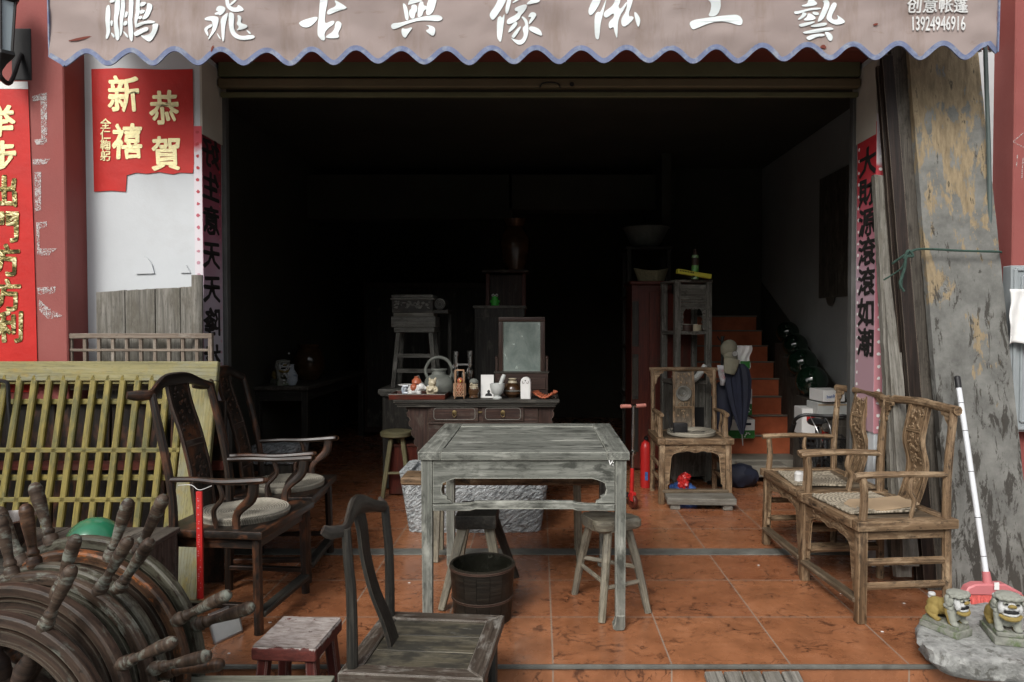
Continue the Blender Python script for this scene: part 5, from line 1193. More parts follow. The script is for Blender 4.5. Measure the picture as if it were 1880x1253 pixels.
# glass float and dark bowl behind the wheels
c = W(173, 998, 2.93); b = MB(); b.blob((0, 0, 0), .108, sub=4); tag(b.build('glass_float', M['float_glass'], loc=c, ang=180), 'round green glass float resting on the rearmost ship wheel', 'glass float')
c = W(0, 958, 2.72)
b = MB(); b.lathe([(.06, -.11), (.10, -.06), (.118, -.0), (.122, .012), (.114, .016), (.108, .002), (.09, -.06), (.0, -.09)], 36); tag(b.build('dark_bowl', M['darkpot'], loc=c), 'dark brown glazed bowl at the left edge behind the ship wheels', 'bowl')
t = T('old_crate', 'dark wooden crate carrying the bowl and the glass float behind the ship wheels', 'crate', (c.x+.17, 2.88, 0))
b = MB()
zc = c.z - .115
for k in range(6): b.box((-.30+.12*k, 0, zc-.01), (.115, .34, .02), bev=.003)
b.build('lid', M['darkplank'], t)
for s_ in (-1, 1):
    b = MB(); b.box((0, s_*.15, (zc-.022)/2), (.70, .02, zc-.022), bev=.003); b.build('side', M['darkplank'], t)
for s_ in (-1, 1):
    b = MB(); b.box((s_*.34, 0, (zc-.022)/2), (.02, .278, zc-.022), bev=.003); b.build('end', M['darkplank'], t)
# ---------------------------------------------------------------- right side: leaning boards, broom, lions
def lean_board(name, label, cat, tl, tr_, br, bl, yt, yb, th, m, ragged=0, seed=1, bev=.003, group=None):
    """board given by its four corners in the photo; its top stands at depth yt and its foot at yb"""
    P0, P1, P2, P3 = W(*tl, yt), W(*tr_, yt), W(*br, yb), W(*bl, yb)
    o = (P0+P1+P2+P3)/4
    x = ((P1-P0)+(P2-P3)).normalized(); y = ((P0-P3)+(P1-P2)).normalized(); Mx = frameM(o, x, y); iv = Mx.inverted()
    q = [iv @ p for p in (P3, P2, P1, P0)]; rr = random.Random(seed); poly = []
    for a, c in zip(q, q[1:]+q[:1]):
        n = max(1, int((c-a).length/.05)) if ragged else 1
        d = (c-a).normalized(); nn = Vector((d.y, -d.x, 0))
        for i in range(n):
            p = a.lerp(c, i/n) + (nn*rr.uniform(-ragged, ragged) if i else Vector((0, 0, 0))); poly.append((p.x, p.y))
    b = MB(); b.prism(poly, th, Matrix.Translation((0, 0, -th)), bev=bev, grain=1)
    ob = b.build(name, m, smooth=False); ob.matrix_world = Mx
    return tag(ob, label, cat, group)
lean_board('wall_slab', 'tall wide board with peeling grey and tan surface leaning by the red pillar', 'board', (1664, 40), (1790, 40), (1905, 1118), (1752, 1118), 3.86, 3.50, .04, M['slab'], .0015)
lean_board('dark_plank', 'long dark brown plank with a smooth face leaning left of the peeling board', 'plank', (1633, 60), (1663, 60), (1756, 1090), (1704, 1090), 3.88, 3.60, .035, M['darkplank'], .001)
lean_board('moulded_plank', 'long black brown moulded plank with chipped white paint', 'plank', (1619, 100), (1640, 100), (1722, 1080), (1698, 1080), 3.86, 3.60, .03, M['brownplank'], .001)
lean_board('moulded_plank', 'thin dark moulded plank behind the rope knot', 'plank', (1611, 120), (1620, 120), (1700, 1075), (1684, 1075), 3.89, 3.66, .03, M['brownplank'], .001, 4)
lean_board('old_post', 'weathered brown post standing nearest the red couplet', 'post', (1606, 320), (1630, 322), (1675, 1060), (1646, 1060), 3.89, 3.66, .04, M['greyplank'], .002, 5)
lean_board('grey_lath', 'short pale grey plank in front of the dark leaning planks', 'plank', (1621, 486), (1641, 484), (1688, 1040), (1660, 1040), 3.84, 3.58, .03, M['greyplank'], .002, 6)
t = T('slatted_frame', 'grey slatted frame behind the nearer tan armchair', 'slatted frame', W(1640, 900, 3.80))
for k in range(7):
    v = 800 + 24*k; a, c = W(1622 + 2*k, v-6, 3.80), W(1668+2*k, v+6, 3.80)
    b = MB(); b.beam(a, c, .02, .026); o = b.build('slat', M['shelfgrey'], t); o.location = -t.location
for u in (1620, 1664):
    b = MB(); b.beam(W(u, 770, 3.81), F(u+18, 1040)*1, .03, .03); o = b.build('post', M['shelfgrey'], t); o.location = -t.location
# rope round the boards
t = T('green_rope', 'thin green rope tied round the leaning boards with a hanging knot', 'rope', W(1665, 470, 3.6))
def RP(pts, r=.006, w=.0):
    b = MB(); b.tube([W(u, v, y) for u, v, y in pts], r, 6, wob=.12); return b
b = RP([(1638, 484, 3.70), (1655, 472, 3.66), (1668, 465, 3.64), (1690, 457, 3.655), (1760, 460, 3.66), (1829, 462, 3.66), (1838, 463, 3.70)], .0065); o = b.build('loop', M['rope'], t); o.location = -t.location
b = RP([(1622, 514, 3.72), (1642, 502, 3.69), (1655, 492, 3.66), (1664, 474, 3.64)], .004); o = b.build('loop', M['rope'], t); o.location = -t.location
b = RP([(1660, 475, 3.635), (1668, 460, 3.632), (1676, 470, 3.632), (1664, 472, 3.628), (1661, 492, 3.64), (1655, 512, 3.645), (1654, 530, 3.65)], .0075); b.tube([W(u, v, 3.64) for u, v in ((1658, 505), (1652, 520), (1660, 535))], .006, 6)
o = b.build('knot', M['rope'], t); o.location = -t.location
# grey framed door panel at the right edge, with a white cloth
xa = W(1864, 640, 3.66).x; zA, zB = W(1870, 486, 3.66).z, W(1870, 795, 3.66).z
t = T('grey_cabinet', 'pale grey framed metal meter cabinet on the red wall at the right edge', 'cabinet', (xa+.3, 3.70, zB))
b = MB(); b.box((0, .035, (zA-zB)/2), (.6, .07, zA-zB), bev=.004); b.build('body', M['greydoor'], t)
b = MB()
for d, w_ in ((.02, .018), (.055, .012)):
    z0, z1, x1 = d, zA-zB-d, .3-d
    for a, c in (((-x1, z0), (x1, z0)), ((-x1, z1), (x1, z1)), ((-x1, z0), (-x1, z1)), ((x1, z0), (x1, z1))): b.beam((a[0], -.005, a[1]), (c[0], -.005, c[1]), w_, .012, up=(0, 1, 0))
b.build('door_frame', M['greydoor'], t)
b = MB()
za, zb = W(1870, 530, 3.6).z, W(1870, 632, 3.6).z; xl = W(1858, 580, 3.62).x
b.grid(lambda i, j: Vector((xl + .5*i + .006*math.sin(j*9), 3.655 - .012 - .010*math.sin(i*30+j*3) - .012*mnoise.noise(Vector((i*6, j*4, 1))), za + (zb-za)*j + .008*math.sin(i*20)*(1 if j > .9 else 0))), 40, 20)
o = b.build('white_cloth', M['paperwhite'], ang=180); sm = o.modifiers.new('thickness', 'SOLIDIFY'); sm.thickness = .003; tag(o, 'white cloth hung over the grey cabinet at the right edge', 'cloth')
# broom standing head down behind the lions
hb_ = W(1813, 1070, 3.27); ht = W(1757, 690, 3.52)
t = T('broom', 'white handled broom with a pink plastic head leaning on the peeling board', 'broom', hb_)
d = (ht-hb_).normalized(); L = (ht-hb_).length
b = MB(); b.tube([Vector((0, 0, 0)), d*(L-.06)], .0125, 12); b.build('handle', M['tubewhite'], t)
b = MB(); b.tube([d*(L-.06), d*(L-.005), d*L], [.0145, .014, .008], 12, smooth=False); b.build('grip_cap', M['blackplastic'], t)
b = MB()
for k in (.12, .3, .52, .72, .86): b.tube([d*(L*k), d*(L*k+.003)], .0129, 12)
b.build('joint_ring', M['blackplastic'], t)
a = [W(u, v, 3.265) - hb_ for u, v in ((1774, 1076), (1788, 1070), (1842, 1070), (1872, 1086), (1874, 1092), (1766, 1090))]
b = MB(); b.prism([(p.x, p.z) for p in a], .05, frameM((0, .025, 0), (1, 0, 0), (0, 0, 1)), bev=.006); b.build('head', M['pinkplastic'], t)
b = MB(); b.tube([(0, 0, -.045), (0, 0, 0), d*.05], [.020, .020, .017], 12, smooth=False); b.build('socket', M['pinkplastic'], t)
b = MB(); c = W(1830, 1076, 3.235)-hb_; b.box((c.x, c.y+.0, c.z), (.022, .002, .034), bev=0); b.build('price_label', M['paperwhite'], t)
b = MB(); zf = -hb_.z + .004; rr = random.Random(3)
for k in range(46):
    x0 = a[5].x + (a[4].x-a[5].x)*k/45
    for y in (-.018, 0, .018):
        b.tube([(x0, y, a[4].z+.004), (x0*1.04 + rr.uniform(-.003, .003), y*1.2 - .01, a[4].z*.45 + zf*.55), (x0*1.10 + rr.uniform(-.006, .006), y*1.5, max(zf, a[4].z-.17))], .0023, 4, sub=2)
tag(b.build('bristles', M['bristle'], t), kind='stuff')
# stone slab and the two lion statues
sc_ = F(1812, 1196, .05)
t = T('stone_slab', 'rough pale granite slab under the two lion statues at the front corner', 'stone slab', (sc_.x, sc_.y, 0))
out = [F(u, v, .10)-sc_ for u, v in ((1684, 1140), (1686, 1164), (1700, 1184), (1722, 1198), (1756, 1206), (1800, 1212), (1850, 1214), (1910, 1218), (1990, 1190), (1985, 1130), (1900, 1110), (1800, 1106), (1730, 1112), (1700, 1122))]
out = catmull([(p.x, p.y, 0) for p in out], 8, True)
b = MB(); tb = bmesh.new(); rings = []
n = len(out); rr = random.Random(8)
for k, (sc2, z) in enumerate(((0.0, .098), (.45, .100), (.80, .101), (.93, .100), (.985, .094), (1.0, .075), (.975, .05), (.93, .03), (.87, .012), (.80, 0.003))):
    ring = []
    for p in out:
        q = Vector((p.x*sc2, p.y*sc2, z)); d_ = mnoise.noise(Vector((p.x*12, p.y*12, z*30)))*.022 + mnoise.noise(Vector((p.x*40, p.y*40, z*70)))*.014 + mnoise.noise(Vector((p.x*90, p.y*90, z*140)))*.006
        if 3 < k < 9: q += Vector((p.x, p.y, 0)).normalized()*d_*1.2; q.z += d_*.5
        elif k <= 3: q.z += d_*.15
        ring.append(tb.verts.new(q))
    rings.append(ring)
for A, B in zip(rings, rings[1:]):
    for i in range(n): tb.faces.new((A[i], A[(i+1) % n], B[(i+1) % n], B[i]))
tb.faces.new(rings[-1]); bmesh.ops.remove_doubles(tb, verts=tb.verts[:], dist=1e-5); b.merge(tb); b.build('slab', M['granite'], t, ang=60)
M['lionyellow'] = plain('ochre_painted_stone', (.27, .20, .06), .8, 0, .15, 18, .3, 80, c2=(.25, .25, .19), amt=.36)
M['liongrey'] = plain('mossy_grey_stone', (.28, .29, .25), .9, 0, .2, 22, .5, 70, c2=(.14, .155, .10), amt=.42)
M['lionwhite'] = plain('chalky_white_paint', (.50, .51, .50), .85, 0, .1, 25, .2, 90, c2=(.34, .35, .33), amt=.34)
M['lionbase'] = plain('mossy_plinth_stone', (.25, .255, .22), .9, 0, .25, 25, .6, 70, c2=(.13, .17, .085), amt=.45)
def remesh(o, vox=.004, it=2):
    m_ = o.modifiers.new('join', 'REMESH'); m_.mode = 'VOXEL'; m_.voxel_size = vox; m_.use_smooth_shade = True
    tx = bpy.data.textures.get('chips') or bpy.data.textures.new('chips', 'CLOUDS'); tx.noise_scale = .016; tx.noise_depth = 3
    if it < 2 or vox < .0036:
        d_ = o.modifiers.new('worn', 'DISPLACE'); d_.texture = tx; d_.strength = .006; d_.mid_level = .5
    if it: s2 = o.modifiers.new('soft', 'SMOOTH'); s2.iterations = it; s2.factor = .5
    return o
def lion(label, loc, rz, k=1.0):
    # faces +X in its own frame; crouched on a stepped plinth
    t = T('lion_statue', label, 'lion statue', loc, rz, 'pair of small stone lions'); t.scale = (k, k, k)
    b = MB(); b.box((0, 0, .0175), (.205, .125, .034), bev=.004, seg=2, jit=.002); b.box((0, 0, .045), (.185, .108, .022), bev=.004, jit=.002); b.build('plinth', M['lionbase'], t)
    b = MB(); z = .055
    b.blob((-.045, 0, z+.060), (.058, .042, .045)); b.blob((-.01, 0, z+.068), (.055, .038, .042)); b.blob((.03, 0, z+.082), (.042, .040, .056))
    for s_ in (-1, 1):
        b.blob((-.052, s_*.036, z+.036), (.038, .020, .036)); b.tube([(-.065, s_*.042, z+.03), (-.03, s_*.046, z+.012), (.0, s_*.046, z+.008)], [.016, .013, .012], 10)
        b.tube([(.034, s_*.032, z+.08), (.046, s_*.036, z+.04), (.056, s_*.036, z+.008)], [.024, .018, .016], 10); b.blob((.066, s_*.036, z+.008), (.018, .016, .011))
    remesh(b.build('body', M['lionyellow'], t), .0035)
    b = MB()    # chest and front legs in bare grey stone
    b.blob((.055, 0, z+.062), (.028, .036, .05))
    for s_ in (-1, 1): b.tube([(.048, s_*.034, z+.075), (.060, s_*.037, z+.04), (.066, s_*.037, z+.010)], [.023, .0185, .017], 10); b.blob((.076, s_*.037, z+.010), (.019, .018, .012))
    remesh(b.build('forelegs', M['liongrey'], t), .0035, 1)
    h = Vector((.062, 0, z+.118))
    b = MB(); b.blob(h + Vector((-.022, 0, -.004)), (.040, .054, .050)); b.blob(h + Vector((-.004, 0, .040)), (.050, .056, .017)); b.blob(h + Vector((.030, 0, .033)), (.020, .050, .010))
    for k2 in range(15):
        a = R(-35 + 250*k2/14); b.blob(h + Vector((-.016 + .008*math.sin(k2*2.3), .054*math.cos(a), .044*math.sin(a)-.008)), (.018, .014, .015), sub=2)
    for i2 in range(11):
        a = R(-80 + 160*i2/10); b.blob(h + Vector((-.002 + .045*math.cos(a), .054*math.sin(a), .036 + .004*(i2 % 2))), (.012, .012, .011), sub=2)
    for s_ in (-1, 1): b.blob(h + Vector((.0, s_*.056, .010)), (.016, .009, .018))
    remesh(b.build('mane', M['liongrey'], t), .003, 1)
    b = MB(); b.blob(h + Vector((.012, 0, .002)), (.032, .046, .034)); b.blob(h + Vector((.034, 0, .004)), (.016, .024, .012)); b.blob(h + Vector((.026, 0, -.034)), (.024, .036, .010))
    for s_ in (-1, 1): b.blob(h + Vector((.024, s_*.036, -.010)), (.018, .014, .024)); b.blob(h + Vector((.036, s_*.019, -.006)), (.014, .014, .010))
    face = remesh(b.build('face', M['lionwhite'], t), .003, 1)
    b = MB(); b.blob(h + Vector((.050, 0, .009)), (.011, .016, .008)); 
    for s_ in (-1, 1): b.blob(h + Vector((.048, s_*.011, .006)), (.009, .008, .007))
    remesh(b.build('nose', M['lionyellow'], face), .002, 1)
    b = MB(); b.blob(h + Vector((.036, 0, -.021)), (.013, .034, .009)); b.build('mouth', M['rubber'], face)
    for s_ in (-1, 1):
        b = MB(); b.blob(h + Vector((.038, s_*.024, .017)), (.0095, .011, .007)); e = b.build('eye', M['liongrey'], face)
        b = MB(); b.blob(h + Vector((.0462, s_*.023, .0165)), (.003, .0075, .0048)); b.build('pupil', M['rubber'], face)
    b = MB(); b.tube([h + Vector((.026, -.044, -.040)), h + Vector((.042, -.024, -.048)), h + Vector((.046, 0, -.050)), h + Vector((.042, .024, -.048)), h + Vector((.026, .044, -.040))], [.007, .010, .011, .010, .007], 8); b.build('chin', M['lionyellow'], face)
    b = MB(); b.blob((-.078, 0, z+.108), (.020, .018, .013)); b.blob((-.086, 0, z+.096), (.013, .013, .015)); remesh(b.build('tail', M['lionwhite'], t), .003, 1)
    return t
l1 = F(1736, 1158, .098); l2 = F(1840, 1170, .098)
lion('smaller stone lion with an ochre body and white face, turned toward the right', (l1.x, l1.y, .100), R(-64), .80)
lion('larger stone lion with a grey muzzle, facing the street', (l2.x, l2.y, .100), R(-104), .88)
# ---------------------------------------------------------------- inside: altar cabinet and what stands on it
DY, DZ = 5.0, .828
dx0, dx1 = W(722, 735, DY).x, W(1027, 735, DY).x; dc = (dx0+dx1)/2; dw = dx1-dx0
t = T('altar_cabinet', 'dark red brown altar cabinet with two drawers and scalloped side brackets', 'cabinet', (dc, DY+.24, 0))
m = M['redbrown']
b = MB(); b.box((0, 0, DZ-.012), (dw, .50, .024), bev=.004); b.box((0, 0, DZ-.031), (dw-.03, .475, .014), bev=.003); b.box((0, 0, DZ-.047), (dw-.05, .455, .018), bev=.004)
b.build('top', M['oldblack'], t)
hw = (W(985, 760, DY).x - W(787, 760, DY).x)/2; xc = (W(985, 760, DY).x + W(787, 760, DY).x)/2 - dc
b = MB(); b.box((xc, 0, .48), (2*hw+.02, .40, .59), bev=.003); b.build('body', m, t)
z0, z1 = W(900, 775, DY).z, W(900, 746, DY).z
for u0, u1 in ((789, 878), (884, 962)):
    a, c = W(u0, 760, DY).x-dc, W(u1, 760, DY).x-dc; x = (a+c)/2
    b = MB(); b.box((x, -.205, (z0+z1)/2), (c-a-.006, .02, z1-z0), bev=.003); dr = b.build('drawer', m, t)
    b = MB(); q = rrect(c-a-.05, z1-z0-.03, .02); b.tube([(x+p[0], -.2155, (z0+z1)/2+p[1]) for p in q], .0022, 5, smooth=False, closed=True); b.build('moulding', M['shelfgrey'], dr)
    b = MB(); b.lathe([(.014, 0), (.016, .004), (.006, .006)], 14, frameM((x, -.215, (z0+z1)/2+.01), (1, 0, 0), (0, 0, 1))); b.tube([(x-.010, -.222, (z0+z1)/2+.008), (x-.012, -.224, (z0+z1)/2-.01), (x, -.226, (z0+z1)/2-.022), (x+.012, -.224, (z0+z1)/2-.01), (x+.010, -.222, (z0+z1)/2+.008)], .0025, 6); b.build('handle', M['brass'], dr)
b = MB(); b.box((W(881, 758, DY).x-dc, -.2, (z0+z1)/2+.01), (.03, .016, .012), bev=.003); b.build('latch', M['brass'], t)
for zz in (z0-.012, z1+.008): b = MB(); b.box((xc, -.2, zz), (2*hw+.02, .024, .016), bev=.003); b.build('drawer_rail', m, t)
for s_, h in ((-1, .155), (1, .115)):
    xo = xc + s_*(hw+.012); zt = DZ-.058
    pts = [(0, zt)]
    n = 6
    prof = [(h, zt), (h*1.0, zt-.02)]
    for k in range(n):
        zc_ = zt-.02-(.40/n)*(k+.5); wv = h*(1-.75*(k/n)**1.2)
        prof += [(wv*.86, zc_+.028), (wv*1.0, zc_+.012), (wv*.98, zc_-.014), (wv*.82, zc_-.030)]
    prof += [(0.01, zt-.46), (0, zt-.46)]
    poly = [(xo+s_*x, z) for x, z in ([(0, zt)] + prof)]
    b = MB(); b.prism(poly, .02, frameM((0, -.17, 0), (1, 0, 0), (0, 0, 1)), bev=.003, grain=1); b.build('spandrel', m, t)
for sx in (-1, 1):
    for sy in (-1, 1):
        b = MB(); b.beam((xc+sx*(hw-.0), sy*.17, 0), (xc+sx*(hw-.0), sy*.17, .2), .05, .05, up=(0, 1, 0)); b.build('leg', m, t)
def on(u, v=728, y=5.1): return Vector((W(u, v, y).x, y, DZ))
k5 = 5.1/FPX
# tray
c = on(771, y=5.12); t = T('lacquer_tray', 'red brown lacquer tray on the left of the altar cabinet', 'tray', c); w_ = 101*k5
b = MB(); b.prism(rrect(w_-.01, .25, .012), .006)
for s_ in (-1, 1):
    b.box((0, s_*.128, .018), (w_, .010, .036), rot=(R(-8*s_), 0, 0), bev=.002); b.box((s_*(w_/2-.004), 0, .018), (.010, .245, .036), rot=(0, R(8*s_), 0), bev=.002)
b.build('body', M['redcab'], t)
b = MB(); b.tube([(-w_/2, -.131, .037), (w_/2, -.131, .037), (w_/2, .131, .037), (-w_/2, .131, .037)], .0035, 6, smooth=False, closed=True); b.build('rim', M['shelfgrey'], t)
# things in and behind the tray
c = on(762, y=5.10); c.z += .007
t = T('elephant_teapot', 'white elephant teapot with an orange cloth and red lid in the tray', 'teapot', c)
b = MB(); b.blob((0, 0, .055), (.055, .04, .042)); b.blob((.045, -.01, .075), (.03, .028, .028)); b.tube([(.065, -.01, .07), (.088, -.012, .062), (.10, -.012, .085)], [.014, .011, .009], 8)
for x in (-.03, .03):
    for y in (-.02, .02): b.lathe([(.0, 0), (.015, 0), (.016, .04), (0, .05)], 10, Matrix.Translation((x, y, 0)))
remesh(b.build('body', M['whitecer'], t), .0035)
b = MB(); b.tube([(-.05, 0, .08), (-.085, 0, .075), (-.085, 0, .035), (-.05, 0, .03)], .008, 8); b.build('handle', M['bluecer'], t)
b = MB(); b.blob((-.005, -.012, .068), (.03, .034, .033)); b.build('saddle_cloth', M['orangecer'], t)
b = MB(); b.lathe([(.03, .095), (.036, .105), (.03, .125), (.015, .14), (.018, .148), (0, .152)], 18, Matrix.Translation((.012, 0, 0))); b.build('lid', M['orangecer'], t)
c = on(793, y=5.09); c.z += .007
t = T('bear_figurine', 'cream ceramic bear figurine standing in the tray', 'figurine', c)
b = MB(); b.blob((0, 0, .045), (.042, .036, .05)); b.blob((.004, -.004, .105), (.03, .027, .028)); b.blob((.018, -.024, .102), (.012, .014, .010)); b.blob((.026, 0, .132), (.008, .007, .012)); b.blob((-.016, 0, .131), (.008, .007, .011))
b.tube([(-.03, -.018, .075), (-.02, -.042, .055), (.01, -.045, .06)], .010, 8); b.tube([(.032, -.016, .075), (.042, -.035, .05), (.02, -.045, .045)], .010, 8); b.blob((.022, -.026, .01), (.016, .022, .012)); b.blob((-.022, -.026, .01), (.016, .022, .012))
remesh(b.build('body', M['cream'], t), .003, 1)
c = on(745, y=5.17); c.z += .007
b = MB(); b.lathe([(.02, 0), (.03, .03), (.034, .06), (.03, .068), (.028, .06), (.018, .012), (0, .01)], 20); tag(b.build('blue_cup', M['bluecer'], loc=c), 'blue and white cup behind the elephant teapot', 'cup')
b = MB(); b.lathe([(.0, .0), (.03, 0), (.055, .012), (.054, .016), (.0, .006)], 22); tag(b.build('saucer', M['whitecer'], loc=c+Vector((.0, 0, .07))), 'white saucer laid over the blue and white cup', 'saucer')
c = on(806, y=5.30)
t = T('clay_kettle', 'big grey clay kettle with a tall arched handle behind the tray', 'kettle', c)
b = MB(); b.lathe([(.07, 0), (.105, .03), (.115, .075), (.098, .125), (.07, .15), (.055, .155), (.05, .185), (.062, .19), (.06, .198), (0, .20)], 30); b.build('body', M['kettle'], t)
b = MB(); b.tube([(-.085, 0, .13), (-.10, 0, .19), (-.065, 0, .26), (0, 0, .285), (.065, 0, .26), (.10, 0, .19), (.085, 0, .13)], [.012, .011, .012, .013, .012, .011, .012], 10); b.build('handle', M['kettle'], t)
b = MB(); b.tube([(-.10, -.02, .06), (-.14, -.03, .10), (-.155, -.03, .15)], [.022, .017, .013], 10); b.build('spout', M['kettle'], t)
# twin tube instrument
c = on(851, y=5.26); t = T('metal_instrument', 'old metal instrument with two upright tubes behind the bamboo basket', 'instrument', c)
for u, hgt_ in ((837, .33), (863, .335)):
    x = (u-851)*5.26/FPX; b = MB(); b.lathe([(.016, .11), (.028, .15), (.03, .19), (.014, .215), (.017, .225), (.017, .295), (.021, .30), (.021, hgt_), (.016, hgt_+.004), (.016, .30), (0, .3)], 18, Matrix.Translation((x, 0, 0))); b.build('tube', M['chrome'], t)
b = MB(); b.box((0, 0, .232), (.13, .02, .014), bev=.004); b.tube([(-.065, 0, .235), (-.078, 0, .215), (-.06, 0, .195)], .006, 6); b.build('bridge', M['steel'], t)
b = MB(); b.lathe([(.06, 0), (.062, .012), (.02, .02), (.014, .12), (.05, .13)], 18); b.build('stand', M['blackmetal'], t)
b = MB(); b.box((.005, -.02, .15), (.03, .03, .06), bev=.006); b.build('eyepiece', M['chrome'], t)
# bamboo basket lantern
c = on(844, y=5.07); t = T('bamboo_basket', 'open woven bamboo basket with a tall square handle on the cabinet', 'basket', c)
b = MB(); n = 14
for k in range(n):
    a0 = 2*math.pi*k/n
    for tw_ in (1, -1):
        b.tube([(.044*math.cos(a0 + tw_*j*.28), .044*math.sin(a0+tw_*j*.28), .022+.085*j/5) for j in range(6)], .0022, 5, sub=2)
for z in (.02, .052, .08, .108): b.lathe([(.043, z-.002), (.046, z), (.043, z+.002)], 26, closed=True)
b.build('weave', M['bamboo'], t)
b = MB()
for k in range(4):
    a = R(45+90*k); p = (.048*math.cos(a), .048*math.sin(a)); b.beam((p[0], p[1], 0), (p[0]*.86, p[1]*.86, .205), .006, .006, up=(0, 1, 0))
for a in range(4):
    q0, q1 = R(45+90*a), R(135+90*a); b.beam((.0415*math.cos(q0), .0415*math.sin(q0), .203), (.0415*math.cos(q1), .0415*math.sin(q1), .203), .006, .006)
b.build('handle_frame', M['bamboo'], t)
b = MB(); b.lathe([(0, .02), (.042, .02)], 20); b.build('base', M['bamboo'], t)
c2 = c + Vector((0, 0, .0215)); t = T('toy_bird', 'small brown toy bird sitting inside the bamboo basket', 'toy bird', c2)
b = MB(); b.blob((0, 0, .045), (.027, .024, .045)); b.blob((.004, -.004, .105), (.023, .022, .024)); remesh(b.build('body', M['orangecer'], t), .003, 1)
b = MB(); b.tube([(.008, -.024, .106), (.01, -.040, .100)], [.007, .001], 6); b.build('beak', M['yellowcard'], t)
b = MB(); b.blob((.0, -.018, .116), .005, sub=1); b.build('eye', M['whitecer'], t)
c = on(870, y=5.09); t = T('owl_figurine', 'brown and grey bird figurine right of the bamboo basket', 'figurine', c)
b = MB(); b.blob((0, 0, .055), (.040, .032, .055)); b.blob((0, 0, .105), (.034, .03, .035)); b.blob((0, -.008, .01), (.038, .03, .012)); remesh(b.build('body', M['brownglaze'], t), .003, 1)
b = MB(); b.blob((0, -.005, .118), (.033, .029, .026)); b.build('head_cap', M['kettle'], t)
b = MB()
for i in range(18): b.blob((.026*math.cos(R(200+8*i)), .027*math.sin(R(200+8*i)), .075+.012*(i % 3)), (.008, .006, .007), sub=1)
b.build('breast_feathers', M['cream'], t)
b = MB(); b.tube([(-.012, -.026, .108), (-.025, -.045, .100)], [.009, .001], 8); b.build('beak', M['cream'], t)
# photo card
c = on(894.5, y=5.12); t = T('photo_card', 'white card with a small grey portrait leaning on the cabinet', 'card', c)
ch = W(894, 688, 5.12).z - DZ; cw_ = 23.5*5.12/FPX
Mx = frameM((0, .0, 0), (1, 0, 0), (0, .12, 1))
b = MB(); b.box((0, ch/2, 0), (cw_, ch, .003), bev=0, M=Mx); b.build('card', M['paperwhite'], t)
b = MB(); b.prism(chaikin([(-.026, .012, 0), (.026, .012, 0), (.022, .028, 0), (.008, .034, 0), (-.008, .034, 0), (-.022, .028, 0)], 1) and [(-.026, .012), (.026, .012), (.022, .027), (.008, .034), (-.008, .034), (-.022, .027)], .0006, Mx @ Matrix.Translation((.01, 0, .0017)))
b.prism([(.0105*math.cos(a), .044+.013*math.sin(a)) for a in [i*math.pi/8 for i in range(16)]], .0006, Mx @ Matrix.Translation((.01, 0, .0017))); b.build('portrait', M['blackplastic'], t, smooth=False)
# mortar and pestle
c = on(913, y=5.05); t = T('stone_mortar', 'pale grey stone mortar holding a leaning pestle', 'mortar', c)
b = MB(); b.lathe([(.0, 0), (.032, 0), (.034, .008), (.022, .018), (.022, .026), (.042, .045), (.052, .085), (.053, .108), (.047, .110), (.044, .085), (.03, .05), (0, .042)], 28); b.build('bowl', M['marble'], t)
b = MB(); b.tube([(0, 0, .05), (.028, .0, .12), (.042, .0, .155), (.05, 0, .173)], [.014, .014, .016, .012], 10); tag(b.build('pestle', M['marble'], loc=c), 'grey stone pestle standing in the mortar', 'pestle')
c = on(941, y=5.17); t = T('brown_jar', 'squat brown glazed jar with a pale lid knob before the mirror', 'jar', c)
b = MB(); b.lathe([(.04, 0), (.065, .025), (.068, .06), (.05, .095), (.035, .105), (0, .108)], 26); b.build('body', M['brownglaze'], t)
b = MB(); b.lathe([(.034, .105), (.03, .118), (.012, .122), (.03, .134), (.028, .138), (0, .138)], 20); b.build('lid', M['cream'], t)
b = MB(); b.lathe([(.0685, .045), (.071, .05), (.0685, .056)], 26); b.build('band', M['shelfgrey'], t)
c = on(965.5, y=5.04); t = T('white_wooden_shoe', 'white painted wooden block with a rounded top and one hole', 'block', c, R(-8))
po = [(-.035, 0), (.035, 0), (.036, .12), (.030, .142), (.016, .154), (0, .157), (-.016, .154), (-.030, .142), (-.036, .12)]
b = MB(); b.prism(po, .045, frameM((0, .022, 0), (1, 0, 0), (0, 0, 1)), bev=.004); b.build('block', M['whitecer'], t)
b = MB(); b.lathe([(0, .001), (.0045, .001), (.0045, 0)], 12, frameM((0, -.0232, .132), (1, 0, 0), (0, 0, 1))); b.build('hole', M['rubber'], t)
b = MB()
for s_ in (-1, 1): b.tube([(s_*.006, -.024, .118), (s_*.018, -.024, .112), (s_*.022, -.024, .128)], .0022, 5)
b.build('carved_line', M['shelfgrey'], t)
c = on(1000, y=5.08); t = T('orange_shell', 'orange brown flat shell shaped dish at the right end of the cabinet', 'dish', c, R(-10))
b = MB(); b.grid(lambda i, j: Vector(((i-.5)*.19*(.4+.6*math.sin(math.pi*j*.8+.3)), (j-.5)*.12, .012 + .03*(abs(i-.5)*2)**2 + .004*math.sin(i*40) + .012*j)), 40, 10); o = b.build('shell', M['orangecer'], t, ang=180); sm = o.modifiers.new('thickness', 'SOLIDIFY'); sm.thickness = .005
b = MB(); b.blob((0, 0, .006), (.04, .03, .008)); b.build('foot', M['brownglaze'], t)
c = on(1017, y=5.06)
b = MB()
for i in range(9): b.blob((.012*math.cos(i*1.9)*(1+i*.1), .014*math.sin(i*1.9), .008 if i < 6 else .02), .008, sub=1)
tag(b.build('bead_string', M['redbrown'], loc=c), 'small heap of dark red beads beside the orange dish', 'beads')
